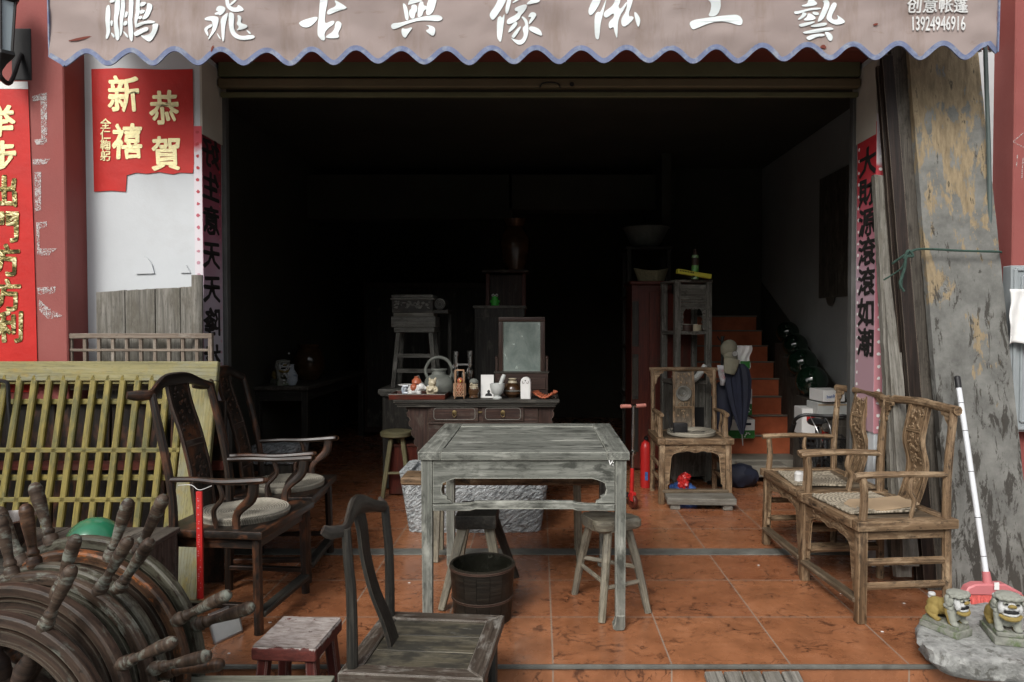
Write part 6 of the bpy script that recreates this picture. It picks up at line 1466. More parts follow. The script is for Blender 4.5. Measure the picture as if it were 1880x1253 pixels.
# dressing mirror on its drawer box
my = 5.32; mc = Vector((W(958, 700, my).x, my, DZ)); t = T('dressing_mirror', 'dark framed clouded old mirror standing on a small drawer box', 'mirror', mc)
bw = 96*my/FPX; zb = W(958, 684, my).z-DZ
b = MB(); b.box((0, .02, zb/2), (bw, .2, zb), bev=.004); bx_ = b.build('drawer_box', m, t)
for x in (-.24, .24): b = MB(); b.box((x*bw, -.083, zb*.55), (bw*.42, .01, zb*.5), bev=.003); b.build('drawer', m, bx_)
b = MB(); b.box((0, .02, zb+.006), (bw+.02, .21, .012), bev=.003); b.build('box_top', M['oldblack'], bx_)
a0, a1 = W(915, 690, my), W(1000, 582, my); mw, mh, mb_ = a1.x-a0.x, a1.z-a0.z, a0.z-DZ
for s_ in (-1, 1):
    b = MB(); b.beam((s_*(mw/2+.014), 0, zb+.01), (s_*(mw/2+.014), 0, mb_+.13), .018, .022, up=(0, 1, 0)); b.blob((s_*(mw/2+.014), 0, mb_+.135), (.014, .013, .016)); b.build('support_post', m, t)
for x, z, w2, h2 in ((0, mb_+mh-.017, mw, .034), (0, mb_+.017, mw, .034)): b = MB(); b.box((x, 0, z), (w2, .028, h2), bev=.006, seg=2); b.build('frame_rail', m, t)
for s_ in (-1, 1): b = MB(); b.box((s_*(mw/2-.016), 0, mb_+mh/2), (.032, .027, mh-.069), bev=.006, seg=2); b.build('frame_stile', m, t)
b = MB(); b.box((0, .002, mb_+mh/2), (mw-.064, .008, mh-.068), bev=0); b.build('glass', M['mirror'], t)
b = MB(); q = [(-(mw/2-.034), mb_+.036), (mw/2-.034, mb_+.036), (mw/2-.034, mb_+mh-.036), (-(mw/2-.034), mb_+mh-.036)]
b.tube([(x, -.004, z) for x, z in q], .003, 4, smooth=False, closed=True); b.build('glass_edge', M['shelfgrey'], t)
# red chest under the altar cabinet's left end
b0 = F(752, 905); t = T('red_chest', 'dark red wooden chest on the floor left of the altar cabinet', 'chest', (W(748, 850, 5.75).x, 5.75, 0))
b = MB(); b.box((0, 0, .20), (.24, .3, .38), bev=.006); b.build('body', M['redcab'], t)
b = MB(); b.box((0, 0, .40), (.26, .32, .022), bev=.005); b.build('lid', M['redcab'], t)
# ---- stack behind on a dark sideboard
sy_ = 5.82; sz = W(770, 713, sy_).z
t = T('dark_sideboard', 'dark sideboard behind the altar cabinet carrying stools and boxes', 'sideboard', (W(772, 700, 5.95).x, 6.02, 0))
b = MB(); b.box((0, 0, sz/2-.02), (.58, .42, sz-.06), bev=.004); b.build('body', M['oldblack'], t)
b = MB(); b.box((0, 0, sz-.025), (.64, .48, .045), bev=.006); b.build('top', M['shelfgrey'], t)
b = MB(); b.box((0, -.23, sz-.05), (.60, .02, .02)); b.build('moulding', M['shelfgrey'], t)
sx_ = lambda u: W(u, 700, sy_).x
ks = sy_/FPX
c = Vector(((sx_(717)+sx_(800))/2+.0, 6.0, sz)); t = T('slat_stool', 'grey wooden stool with splayed legs and rungs, under the stacked boxes', 'stool', c)
zs_ = W(755, 610, sy_).z - sz
b = MB(); b.box((0, 0, zs_+.02), (75*ks, .26, .045), bev=.006); b.build('seat', M['shelfgrey'], t)
for sx in (-1, 1):
    for s2 in (-1, 1): b = MB(); b.beam((sx*.175, s2*.13, 0), (sx*.135, s2*.1, zs_), .034, .034, up=(0, 1, 0)); b.build('leg', M['shelfgrey'], t)
for z, x in ((.14, .162), (.265, .15)): b = MB(); b.beam((-x, -.115, z), (x, -.115, z), .022, .034); b.build('rung', M['shelfgrey'], t)
c2 = c + Vector((-.005, 0, zs_+.043))
h1 = W(755, 581, sy_).z - c2.z
b = MB(); b.box((0, 0, h1/2), (82*ks, .28, h1), bev=.008, seg=2); b.box((0, -.141, h1*.35), (80*ks, .006, .01), bev=.001); tag(b.build('low_bench_top', M['shelfgrey'], loc=c2), 'thick grey board lying on the grey stool', 'board')
c3 = c2 + Vector((.0, 0, h1)); h2 = W(755, 574, sy_).z - c3.z
b = MB(); b.box((0, 0, h2/2), (74*ks, .24, h2), bev=.003); tag(b.build('thin_board', M['greyplank'], loc=c3), 'thin board between the thick board and the carved box', 'board')
c4 = c3 + Vector((-.01, 0, h2)); h3 = W(755, 540, sy_).z - c4.z
t = T('carved_box', 'old dark carved box with a worn chipped front on top of the stack', 'box', c4)
b = MB(); b.box((0, 0, h3*.36), (76*ks, .24, h3*.70), bev=.004); b.build('body', M['oldblack'], t)
b = MB(); b.box((0, 0, h3*.76), (82*ks, .26, h3*.1), bev=.005); b.box((0, 0, h3*.90), (78*ks, .25, h3*.18), bev=.008); b.build('lid', M['shelfgrey'], t)
b = MB(); rr = random.Random(6)
for i in range(50): b.blob((rr.uniform(-.15, .15), -.122, rr.uniform(.25, .62)*h3), (rr.uniform(.006, .018), .005, rr.uniform(.004, .010)), (0, rr.uniform(-.5, .5), 0), 1)
b.build('carved_pattern', M['shelfgrey'], t)
c5 = c3 + Vector((.215, .02, h2+.075)); t = T('rolled_scroll', 'rolled dark bundle lying beside the carved box', 'roll', c5)
b = MB(); b.tube([(-.01, -.06, 0), (-.01, .16, 0)], .048, 16, smooth=False); b.build('roll', M['oldblack'], t)
b = MB(); pts = [(.0 + .044*(1-j/40)*math.cos(j*.55)-.01, -.062, .044*(1-j/40)*math.sin(j*.55)) for j in range(30)]; b.tube(pts, .0025, 5, sub=2); b.build('end_spiral', M['shelfgrey'], t)
t = T('side_shelf', 'dark shelf board carrying the rolled bundle', 'shelf', (c5.x, 6.05, 0))
b = MB(); b.box((0, 0, c5.z-.065), (.14, .30, .03), bev=.003); b.build('board', M['oldblack'], t)
for s_ in (-1, 1): b = MB(); b.beam((s_*.05, .1, 0), (s_*.05, .1, c5.z-.08), .03, .03, up=(0, 1, 0)); b.build('post', M['oldblack'], t)
# ---- tall cabinet with the green frog, red post, vase and basin in the dark
ty = 6.6; xa, xb_ = W(868, 560, ty).x, W(966, 560, ty).x; zt_ = W(917, 561, ty).z
t = T('dark_cupboard', 'tall dark cupboard behind the mirror with the green toy on top', 'cupboard', ((xa+xb_)/2, ty+.22, 0))
b = MB(); b.box((0, 0, zt_/2-.01), (xb_-xa-.03, .42, zt_-.02), bev=.004); b.build('body', M['oldblack'], t)
b = MB(); b.box((0, 0, zt_-.012), (xb_-xa, .46, .024), bev=.004); b.build('top', M['shelfgrey'], t)
for s_ in (-1, 1): b = MB(); b.box((s_*(xb_-xa)*.23, -.213, zt_*.5), ((xb_-xa)*.42, .012, zt_*.86), bev=.004); b.build('door', M['oldblack'], t)
c = Vector((W(908, 560, ty).x, ty+.06, zt_)); t = T('frog_toy', 'small bright green frog toy with big white eyes on the dark cupboard', 'toy frog', c)
b = MB(); b.lathe([(.0, 0), (.036, 0), (.04, .01), (.034, .04), (.028, .062), (.030, .078), (.022, .092), (0, .096)], 20); b.build('body', M['greenplastic'], t)
for s_ in (-1, 1):
    b = MB(); b.blob((s_*.016, -.012, .096), .015); e = b.build('eye', M['whitecer'], t)
    b = MB(); b.blob((s_*.015, -.026, .097), (.006, .003, .006)); b.build('pupil', M['rubber'], e)
    b = MB(); b.tube([(s_*.032, 0, .05), (s_*.042, -.01, .04), (s_*.034, -.024, .03)], .006, 6); b.build('arm', M['greenplastic'], t)
t = T('red_altar_box', 'dim red brown cabinet frame rising behind the frog toy', 'cabinet', ((W(890, 540, 7.1).x + W(965, 540, 7.1).x)/2, 7.25, 0))
z_ = W(920, 500, 7.1).z; hw_ = (W(965, 540, 7.1).x - W(890, 540, 7.1).x)/2
for s_ in (-1, 1): b = MB(); b.beam((s_*(hw_-.02), 0, 0), (s_*(hw_-.02), 0, z_), .04, .04, up=(0, 1, 0)); b.build('post', M['redcab'], t)
b = MB(); b.box((0, .12, z_/2), (2*hw_-.02, .2, z_-.02), bev=0); b.build('body', M['redbrown'], t)
b = MB(); b.box((0, .06, z_+.015), (2*hw_+.06, .36, .03), bev=.004); b.build('top', M['redbrown'], t)
c = Vector((W(945, 490, 7.2).x, 7.25, z_+.03)); hv = W(945, 402, 7.2).z - c.z
b = MB(); b.lathe([(.10, 0), (.115, hv*.1), (.15, hv*.4), (.16, hv*.6), (.12, hv*.78), (.085, hv*.86), (.12, hv*.96), (.13, hv), (.115, hv), (.07, hv*.86)], 26); tag(b.build('tall_vase', M['brownglaze'], loc=c), 'big dim brown vase high up in the dark behind the frog', 'vase')
c = Vector((W(1187, 450, 7.4).x, 7.45, W(1187, 456, 7.4).z)); b = MB(); b.lathe([(.10, 0), (.16, .06), (.21, .16), (.235, .21), (.25, .215), (.235, .225), (.20, .17), (.0, .05)], 30); tag(b.build('large_basin', M['kettle'], loc=c), 'large dim basin standing high in the dark right of the middle', 'basin')
t = T('tall_rack', 'tall dark rack carrying the large basin', 'rack', (c.x, 7.45, 0))
for sx in (-1, 1):
    for s2 in (-1, 1): b = MB(); b.beam((sx*.2, s2*.2, 0), (sx*.2, s2*.2, c.z-.03), .04, .04, up=(0, 1, 0)); b.build('post', M['oldblack'], t)
for k in range(4): b = MB(); b.box((0, 0, c.z-.015-.5*k), (.48, .48, .03), bev=.003); b.build('shelf', M['oldblack'], t)
# dark wardrobe filling the left rear
t = T('dark_wardrobe', 'large dark wardrobe against the back wall', 'wardrobe', (-1.35, 9.0, 0))
b = MB(); b.box((0, 0, .95), (1.6, .6, 1.85), bev=.01); b.build('body', M['redbrown'], t)
for s_ in (-1, 1): b = MB(); b.box((s_*.39, -.31, .95), (.74, .02, 1.7), bev=.005); b.build('door', M['oldblack'], t)
# ---- long side table on the left with lion, vase and jar
ty = 6.5; zt_ = W(565, 709, ty).z; xr = W(566, 707, ty).x
t = T('side_table', 'long dark carved side table along the left inner wall', 'table', (xr-.27, 7.6, 0))
b = MB(); b.box((0, 0, zt_-.02), (.54, 2.2, .04), bev=.006); b.build('top', M['darkplank'], t)
for sx in (-1, 1):
    for s2 in (-1, 1): b = MB(); b.beam((sx*.22, s2*1.03, 0), (sx*.22, s2*1.03, zt_-.04), .06, .06, up=(0, 1, 0)); b.build('leg', M['oldblack'], t)
b = MB(); b.box((0, -1.06, zt_-.09), (.40, .02, .10), bev=.004); b.box((.23, 0, zt_-.09), (.02, 2.0, .10), bev=.004); b.build('apron', M['oldblack'], t)
c = Vector((W(512, 705, 6.62).x, 6.66, zt_)); lb = lion('dim stone lion ornament on the long side table', c, R(-50), 1.05); lb['group'] = 'lion ornaments inside'
c = Vector((W(535, 705, 6.6).x, 6.62, zt_)); t = T('flower_vase', 'small green white vase with pale flowers on the side table', 'vase', c)
b = MB(); b.lathe([(.03, 0), (.05, .04), (.052, .09), (.03, .13), (.018, .15), (.018, .19), (.024, .195), (.018, .19), (.01, .15)], 22); b.build('body', M['bluecer'], t)
b = MB(); rr = random.Random(12)
for i in range(26): b.blob((-.045+rr.gauss(0, .022), -.04+rr.gauss(0, .015), .10+rr.gauss(0, .055)), rr.uniform(.007, .013), sub=1)
b.build('flowers', M['whitecer'], t)
c = Vector((W(590, 690, 7.3).x, 7.3, zt_)); b = MB(); b.lathe([(.10, 0), (.15, .08), (.16, .2), (.13, .3), (.10, .33), (.12, .36), (.11, .36), (.08, .32)], 26)
tag(b.build('brown_crock', M['brownglaze'], loc=Vector((xr-.25, 7.3, zt_))), 'dim brown crock farther back on the side table', 'crock')
# grey stone basin under the farther dark chair's arm
c = Vector((W(512, 840, 5.5).x, 5.55, 0)); t = T('stone_basin', 'square grey stone basin on a block seen past the farther dark armchair', 'basin', c)
zt2 = W(512, 815, 5.45).z
b = MB(); b.box((0, 0, zt2-.075), (.32, .30, .15), bev=.015, seg=2, top=1.08); b.build('basin', M['stone'], t)
b = MB(); b.box((0, 0, (zt2-.152)/2), (.24, .24, zt2-.152), bev=.01); b.build('block', M['darkplank'], t)
# ---- tall shelf and the red cabinet
sy2 = 6.05; xl, xr2 = W(1238, 600, sy2).x, W(1309, 600, sy2).x; sw = xr2-xl; zt_ = W(1270, 518, sy2).z
t = T('tall_shelf', 'tall narrow grey open shelf with a scalloped opening behind the arched armchair', 'shelf', ((xl+xr2)/2-.03, sy2+.19, 0), R(10)); m = M['shelfgrey']
zz = lambda v: W(1270, v, sy2).z
for sx in (-1, 1):
    for s2 in (-1, 1): b = MB(); b.beam((sx*(sw/2-.024), s2*.16, 0), (sx*(sw/2-.024), s2*.16, zt_), .05, .05, up=(0, 1, 0)); b.build('post', m, t)
b = MB(); b.box((0, 0, zt_+.010), (sw+.01, .38, .02), bev=.003); b.build('top', m, t)
b = MB(); b.box((0, -.16, (zz(522)+zz(550))/2), (sw-.1, .022, zz(522)-zz(550)), bev=.003); b.box((0, -.162, zz(553)), (sw-.1, .03, .018), bev=.003); b.build('top_panel', m, t)
# scalloped frame of the upper opening
o0, o1, iw = zz(556), zz(607), (sw-.1)/2
b = MB(); pts = []
nn_ = 12
for i in range(nn_+1): pts.append((-iw+.03+(2*iw-.06)*i/nn_, o0-.045-(.012 if i % 2 else 0)-(.03 if i in (0, nn_) else 0)))
b.prism([(iw, o0), (-iw, o0)] + [(-iw, o0-.06)] + pts + [(iw, o0-.06)], .014, frameM((0, -.155, 0), (1, 0, 0), (0, 0, 1))); b.build('scalloped_rail', m, t, smooth=False)
for s_ in (-1, 1):
    q = [(s_*iw, o0-.062), (s_*(iw-.03), o0-.08)]
    for i in range(7): q.append((s_*(iw-.022-(.012 if i % 2 else 0)), o0-.10-(o0-o1-.11)*i/6))
    q.append((s_*iw, o1)); b = MB(); b.prism(q, .014, frameM((0, -.153, 0), (1, 0, 0), (0, 0, 1))); b.build('scalloped_side', m, t, smooth=False)
for v in (611, 703): b = MB(); b.box((0, 0, zz(v)), (sw-.002, .36, .03), bev=.003); b.build('shelf_board', m, t)
b = MB(); b.box((0, .165, zt_*.6), (sw-.1, .01, zt_*.7), bev=0); b.build('back_panel', M['redcab'], t)
b = MB(); b.box((0, -.155, (zz(706)+.05)/2+.0), (sw-.1, .02, zz(706)-.05), bev=.003); b.build('lower_door', m, t)
b = MB(); b.box((iw*.5, -.168, zz(770)), (iw*.8, .006, .20), bev=.0); b.build('door_hollow', M['rubber'], t)
for s_ in (-1, 1): b = MB(); b.box((s_*(sw/2-.02), 0, zz(706)/2), (.012, .27, zz(706)-.02), bev=0); b.build('side_panel', m, t)
shelf = t.matrix_world
def onshelf(dx, dy, z): return Vector((t.location.x + dx*math.cos(R(10)) - dy*math.sin(R(10)), t.location.y + dx*math.sin(R(10)) + dy*math.cos(R(10)), z))
st_ = t
z6 = zz(611)+.015
t = T('tape_roll', 'thick roll of pale yellow tape in the upper shelf opening', 'tape roll', onshelf(.04, -.08, z6))
b = MB(); b.lathe([(.038, 0), (.072, 0), (.072, .055), (.038, .055)], 28, closed=True); b.build('roll', M['cream'], t)
b = MB(); b.lathe([(.036, .002), (.038, .002), (.038, .058), (.036, .058)], 24, closed=True); b.build('core', M['whitecer'], t)
t = T('round_tin', 'dark red round tin with a pale rim beside the roll of tape', 'tin', onshelf(-.085, -.07, z6))
b = MB(); b.lathe([(0, 0), (.05, 0), (.05, .055), (0, .055)], 24); b.build('body', M['redbrown'], t); b = MB(); b.lathe([(.05, .052), (.053, .056), (.05, .062), (0, .06)], 24); b.build('lid', M['shelfgrey'], t)
z7 = zz(703)+.015
b = MB(); b.lathe([(.0, 0), (.045, 0), (.06, .05), (.055, .052), (0, .01)], 20); tag(b.build('white_dish', M['whitecer'], loc=onshelf(-.11, -.1, z7)), 'small white dish on the lower shelf left', 'dish')
b = MB(); b.tube([(-.03, 0, .02), (.03, 0, .025), (.09, .02, .09), (.12, .02, .14)], [.03, .028, .026, .02], 10); tag(b.build('plastic_bag', M['marble'], loc=onshelf(.01, -.08, z7)), 'crumpled grey white bag on the lower shelf right', 'bag')
zt3 = zt_+.0205
t = T('spray_can', 'green white spray can with a dark top on the tall shelf', 'spray can', onshelf(.02, -.12, zt3))
b = MB(); b.lathe([(0, 0), (.030, 0), (.030, .02), (.030, .185), (.026, .20), (0, .2)], 22); b.build('can', plain('green_white_can_print', (.10, .32, .06), .35, 0, .2, 20, c2=(.6, .62, .58), amt=.42), t)
b = MB(); b.lathe([(.0302, .115), (.0306, .12), (.0306, .172), (.0302, .178)], 22); b.build('label_band', M['redbrown'], t)
b = MB(); b.lathe([(.022, .2), (.02, .22), (.012, .235), (.012, .25), (0, .252)], 16); b.build('cap', M['redbrown'], t)
t = T('yellow_carton', 'flat yellow green carton tilted behind the spray can', 'carton', onshelf(-.02, -.02, zt3+.042), 0, rot=(0, R(9), R(4)))
b = MB(); b.box((0, 0, 0), (.29, .06, .036), bev=.002); b.build('carton', M['yellowcard'], t)
b = MB()
for i in range(9): b.box((-.125+.014*i, -.031, .006), (.009, .001, .010), bev=0)
tag(b.build('printed_line', M['rubber'], t, smooth=False), kind='stuff')
b = MB(); b.tube([(-.05, -.16, .004), (-.02, -.175, .004), (.0, -.16, .012), (-.03, -.15, .004), (-.06, -.17, .004)], .004, 6); tag(b.build('black_cable', M['rubber'], loc=onshelf(-.03, 0, zt3)), 'short coil of black cable on the shelf top', 'cable')
yr = 6.55; xl, xr2 = W(1160, 650, yr).x, W(1214, 650, yr).x; zr = W(1190, 518, yr).z
t = T('red_cabinet', 'tall dark red lacquer cabinet standing left of the grey shelf', 'cabinet', ((xl+xr2)/2+.05, yr+.23, 0))
b = MB(); b.box((0, .02, zr/2), (xr2-xl+.1, .44, zr-.03), bev=.004); b.build('body', M['redcab'], t)
b = MB(); b.box((0, 0, zr-.005), (xr2-xl+.14, .5, .03), bev=.005); b.build('top', M['redcab'], t)
b = MB(); b.box((.06, -.205, zr*.52), ((xr2-xl)*.62, .015, zr*.86), bev=.004); b.build('door', M['redcab'], t)
xd = -(xr2-xl+.1)/2+.035
b = MB()
for k in range(3): b.box((xd, -.207, zr*(.22+.28*k)), (.06, .012, zr*.24), bev=.003)
for k in range(4): b.box((xd-.022+.015*k, -.214, zr*.5), (.006, .006, zr*.2), bev=0)
b.build('lattice_panel', M['oldblack'], t)
c = Vector((W(1199, 517, 6.6).x, 6.72, zr+.011)); b = MB(); b.grid(lambda i, j: Vector(((.12+.045*j)*math.cos(6.2832*i), (.10+.03*j)*math.sin(6.2832*i), .115*j + .014*j*math.cos(12.566*i))), 40, 8); o = b.build('wicker_bowl', M['wickerbowl'], loc=c); sm = o.modifiers.new('thickness', 'SOLIDIFY'); sm.thickness = .008; tag(o, 'flared wicker basket bowl on top of the red cabinet', 'basket')
# ---- on and around the arched armchair
cushion('flat round straw cushion on the arched armchair', (ce.x+.01, ce.y-.02, .502), .8, .185)
t = T('small_radio', 'small black radio with a cord on the arched armchair', 'radio', (W(1250, 800, 5.42).x, 5.45, .522))
b = MB(); b.box((0, 0, .04), (.11, .05, .078), bev=.008, seg=2); b.build('body', M['blackplastic'], t)
b = MB(); b.lathe([(.0, .001), (.025, .001), (.027, .004), (.0, .005)], 18, frameM((-.022, -.0245, .04), (1, 0, 0), (0, 0, 1))); b.box((.028, -.026, .055), (.036, .003, .018), bev=.001); b.build('dial', M['rubber'], t)
b = MB(); b.tube([(-.05, 0, .03), (-.075, -.02, .02), (-.08, .05, .10), (-.09, .08, .16)], .003, 5); b.build('cord', M['rubber'], t)
b = MB(); b.tube([(.055, -.02, .004), (.11, -.03, .004), (.17, .0, .004), (.2, .05, .004), (.14, .06, .006), (.10, .03, .004)], .003, 5); b.build('cable', M['rubber'], t)
fs = F(1294, 938); t = T('footboard', 'low worn grey footstool board on the floor before the arched armchair', 'footboard', (fs.x-.01, fs.y+.14, 0), R(-4))
b = MB(); b.box((0, 0, .066), (.50, .27, .05), bev=.012, seg=2, jit=.004); b.build('board', M['greyplank'], t)
for s_ in (-1, 1): b = MB(); b.box((s_*.19, 0, .02), (.07, .24, .042), bev=.006, jit=.002); b.build('foot', M['greyplank'], t)
c = F(1248, 903); t = T('plastic_bag', 'red and blue plastic bag lying under the arched armchair', 'bag', (c.x, 5.6, 0))
b = MB(); b.blob((0, 0, .05), (.10, .08, .055), sub=4, nz=.35, ns=5); b.build('blue_bag', M['blueplastic'], t)
b = MB(); b.blob((-.01, -.05, .12), (.04, .04, .06), sub=4, nz=.5, ns=6, seed=3); b.blob((.01, -.05, .165), (.035, .03, .03), sub=3, nz=.5, ns=6, seed=5); b.build('red_bag', M['redplastic'], t)
b = MB(); b.lathe([(0, 0), (.035, 0), (.055, .012), (.053, .016), (0, .006)], 22); tag(b.build('white_plate', M['whitecer'], loc=(F(1290, 905).x, 5.52, 0)), 'small white plate on the floor under the arched armchair', 'plate')
# kick scooter
fw_ = F(1164, 938); t = T('kick_scooter', 'small red kick scooter with pink handle grips left of the arched armchair', 'scooter', (fw_.x, fw_.y+.06, 0), R(20))
hz = W(1160, 745, 5.2).z
for y, nm in ((0, 'wheel'), (.42, 'wheel')):
    b = MB(); b.lathe([(.02, -.012), (.05, -.014), (.055, -.006), (.055, .006), (.05, .014), (.02, .012)], 24, frameM((0, y, .056), (0, 1, 0), (0, 0, 1)), closed=True); b.build(nm, M['redcab'], t)
b = MB(); b.box((0, .24, .075), (.09, .34, .018), bev=.006); b.build('deck', M['blackplastic'], t)
b = MB(); b.tube([(0, .05, .08), (0, .02, .12), (0, .012, .30)], [.015, .016, .0145], 12, smooth=False); b.box((0, 0, .09), (.034, .05, .07), bev=.006); b.build('fork', M['redplastic'], t)
b = MB(); b.tube([(0, .012, .30), (0, .0, hz)], .013, 12); b.lathe([(.02, .40), (.021, .405), (.021, .43), (.02, .435)], 14); b.build('stem', M['chrome'], t)
for s_ in (-1, 1): b = MB(); b.tube([(s_*.022, 0, hz-.002), (s_*.10, 0, hz)], .014, 10); b.build('grip', plain('pink_grip', (.5, .2, .16), .6), t)
b = MB(); b.tube([(-.03, 0, hz), (.03, 0, hz)], .011, 10); b.build('crossbar', M['chrome'], t)
# fire extinguisher
c = F(1186, 892); t = T('fire_extinguisher', 'slim red fire extinguisher behind the arched armchair', 'extinguisher', (W(1187, 880, 5.85).x, 5.9, 0))
b = MB(); b.lathe([(0, 0), (.042, 0), (.045, .015), (.045, .33), (.035, .37), (.018, .385), (.016, .40), (0, .4)], 24); b.build('cylinder', M['redplastic'], t)
b = MB(); b.box((0, -.01, .41), (.03, .06, .022), bev=.004); b.tube([(0, -.02, .42), (0, -.06, .44), (0, -.08, .435)], .006, 6); b.build('valve', M['blackmetal'], t)
b = MB(); b.box((0, -.0445, .10), (.025, .003, .07), bev=.001); b.build('label_tag', M['blueplastic'], t)
# cap, bag, umbrella and cartons beside the shelf
hook = Vector((W(1333, 620, 5.9).x, 5.98, W(1333, 622, 5.9).z))
t = T('coat_stand', 'thin dark pole stand holding the cap, bag and umbrella', 'stand', (hook.x, 6.02, 0))
b = MB(); b.tube([(0, 0, 0), (0, 0, hook.z+.02)], .013, 8); b.build('pole', M['blackmetal'], t)
b = MB(); b.lathe([(.12, 0), (.12, .012), (.02, .03)], 20); b.build('base', M['blackmetal'], t)
for s_, l in ((0, .05), (2.6, .06), (-1.2, .05)): b = MB(); b.tube([(0, 0, hook.z-.02), (l*math.sin(s_)*.6, -l*.7*math.cos(s_), hook.z-.01), (l*math.sin(s_), -l*math.cos(s_), hook.z+.02)], .005, 6); b.build('hook', M['blackmetal'], t)
cpos = W(1338, 652, 5.86); t = T('khaki_cap', 'khaki cap with a round emblem hanging above the umbrella', 'cap', cpos, 0, rot=(0, R(12), 0))
b = MB(); b.blob((-.012, .0, .055), (.066, .052, .075), (0, .35, 0), sub=3, nz=.08); b.blob((.01, -.012, .0), (.06, .042, .05), sub=3, nz=.08); b.build('crown', M['khaki'], t)
b = MB(); b.grid(lambda i, j: Vector(((i-.5)*.13*(1-.35*j*j)+.02, -.05-.02*math.sin(math.pi*i)-.012*j, -.02-.13*j)), 12, 10); o = b.build('brim', M['khaki'], t, ang=180); sm = o.modifiers.new('thickness', 'SOLIDIFY'); sm.thickness = .004
b = MB(); b.lathe([(0, .004), (.022, .004), (.024, 0)], 20, frameM((.03, -.059, .02), (1, 0, 0), (0, 0, 1))); e = b.build('emblem', M['rubber'], t)
b = MB(); b.lathe([(.015, .0045), (.019, .006), (.0195, .0045)], 20, frameM((.03, -.0595, .02), (1, 0, 0), (0, 0, 1))); b.box((.03, -.0645, .02), (.016, .002, .005), rot=(0, R(35), 0), bev=0); b.build('emblem_ring', M['paperwhite'], e, smooth=False)
ut, ub = W(1352, 668, 5.88), W(1364, 818, 5.88); t = T('folded_umbrella', 'folded navy umbrella hanging point down beside the stairs', 'umbrella', ut)
dv = ub-ut; b = MB(); tb = bmesh.new(); rows = []; n = 20
for i, s_ in enumerate((0, .06, .2, .4, .6, .75, .86)):
    p = dv*s_; rr_ = (.055, .085, .095, .082, .055, .032, .012)[i]; row = []
    for j in range(n):
        a = 2*math.pi*j/n; q = rr_*(1 + (.20 if j % 2 else -.12)); row.append(tb.verts.new(p + Vector((q*math.cos(a)*1.0, q*math.sin(a)*.7, 0))))
    rows.append(row)
for A, B in zip(rows, rows[1:]):
    for j in range(n): tb.faces.new((A[j], A[(j+1) % n], B[(j+1) % n], B[j]))
tb.faces.new(rows[0][::-1]); tb.faces.new(rows[-1]); b.merge(tb); b.build('canopy', M['navy'], t)
b = MB(); b.tube([dv*.84, dv], [.006, .004], 8); b.build('tip', M['steel'], t)
b = MB(); b.tube([(0, 0, 0), (0, -.01, .06), (-.02, -.01, .09)], .007, 8); b.build('handle', M['blackplastic'], t)
c = W(1362, 656, 5.98); b = MB(); b.grid(lambda i, j: Vector(((i-.5)*(.17-.05*j)+.01*math.sin(j*9), -.02*math.sin(math.pi*i)-.008*math.sin(i*17+j*4), .10-.2*j)), 24, 16); o = b.build('white_bag', M['paperwhite'], loc=c, ang=180); sm = o.modifiers.new('thickness', 'SOLIDIFY'); sm.thickness = .004; tag(o, 'white plastic bag hanging behind the khaki cap', 'bag')
b = MB(); b.grid(lambda i, j: Vector(((i-.5)*.08+.02, -.027-.01*math.sin(math.pi*i), -.03-.06*j)), 8, 5); o2 = b.build('green_print', M['greengrass'], o)
c = W(1327, 690, 5.92); b = MB(); b.grid(lambda i, j: Vector(((i-.5)*.10*(1-.6*j), -.03*math.sin(math.pi*i)-.01*math.sin(j*11), .09-.17*j)), 14, 14); o = b.build('print_bag', plain('flower_print_cloth', (.5, .5, .52), .7, 0, .1, 20, c2=(.35, .04, .05), amt=.38), loc=c, ang=180); sm = o.modifiers.new('thickness', 'SOLIDIFY'); sm.thickness = .004; tag(o, 'white cloth bag with red print below the khaki cap', 'bag')
b = MB(); b.blob((0, 0, 0), (.09, .07, .24), sub=3, nz=.15); tag(b.build('dark_bag', M['navy'], loc=W(1326, 750, 6.02)), 'dark cloth bag hanging left of the folded umbrella', 'bag')
# cartons
def carton(label, u0, u1, v0, v1, y, z=None):
    a, c = W(u0, v1, y), W(u1, v0, y); t = T('white_carton', label, 'carton', ((a.x+c.x)/2, y+.12, a.z), 0, 'green and white drink cartons'); w_, h_ = c.x-a.x, c.z-a.z
    b = MB(); b.box((0, 0, h_/2), (w_, .24, h_), bev=.003); b.build('box', M['paperwhite'], t)
    b = MB(); b.box((0, -.1215, h_*.22), (w_-.004, .002, h_*.42), bev=0); b.build('green_print', M['greengrass'], t)
    b = MB(); b.box((w_*.28, -.1235, h_*.76), (w_*.22, .002, h_*.12), bev=0); b.build('label_block', M['navy'], t)
    b = MB(); rr = random.Random(int(v0))
    for i in range(7): b.blob((w_*.28+rr.uniform(-.03, .03), -.124, h_*.2+rr.uniform(-.02, .02)), (.008, .001, .006), sub=1)
    b.build('leaf_print', M['paperwhite'], t); return t, h_
carton('lower green and white carton on the first stair', 1322, 1386, 770, 805, 6.47)
carton('upper smaller green and white carton resting on the next stair', 1340, 1381, 714, 762, 6.68)
b = MB(); b.blob((0, 0, .09), (.16, .11, .10), sub=3, nz=.2); tag(b.build('dark_sack', M['navy'], loc=(W(1356, 890, 6.0).x-.02, 5.92, 0)), 'dark sack on the floor at the foot of the stairs', 'sack')
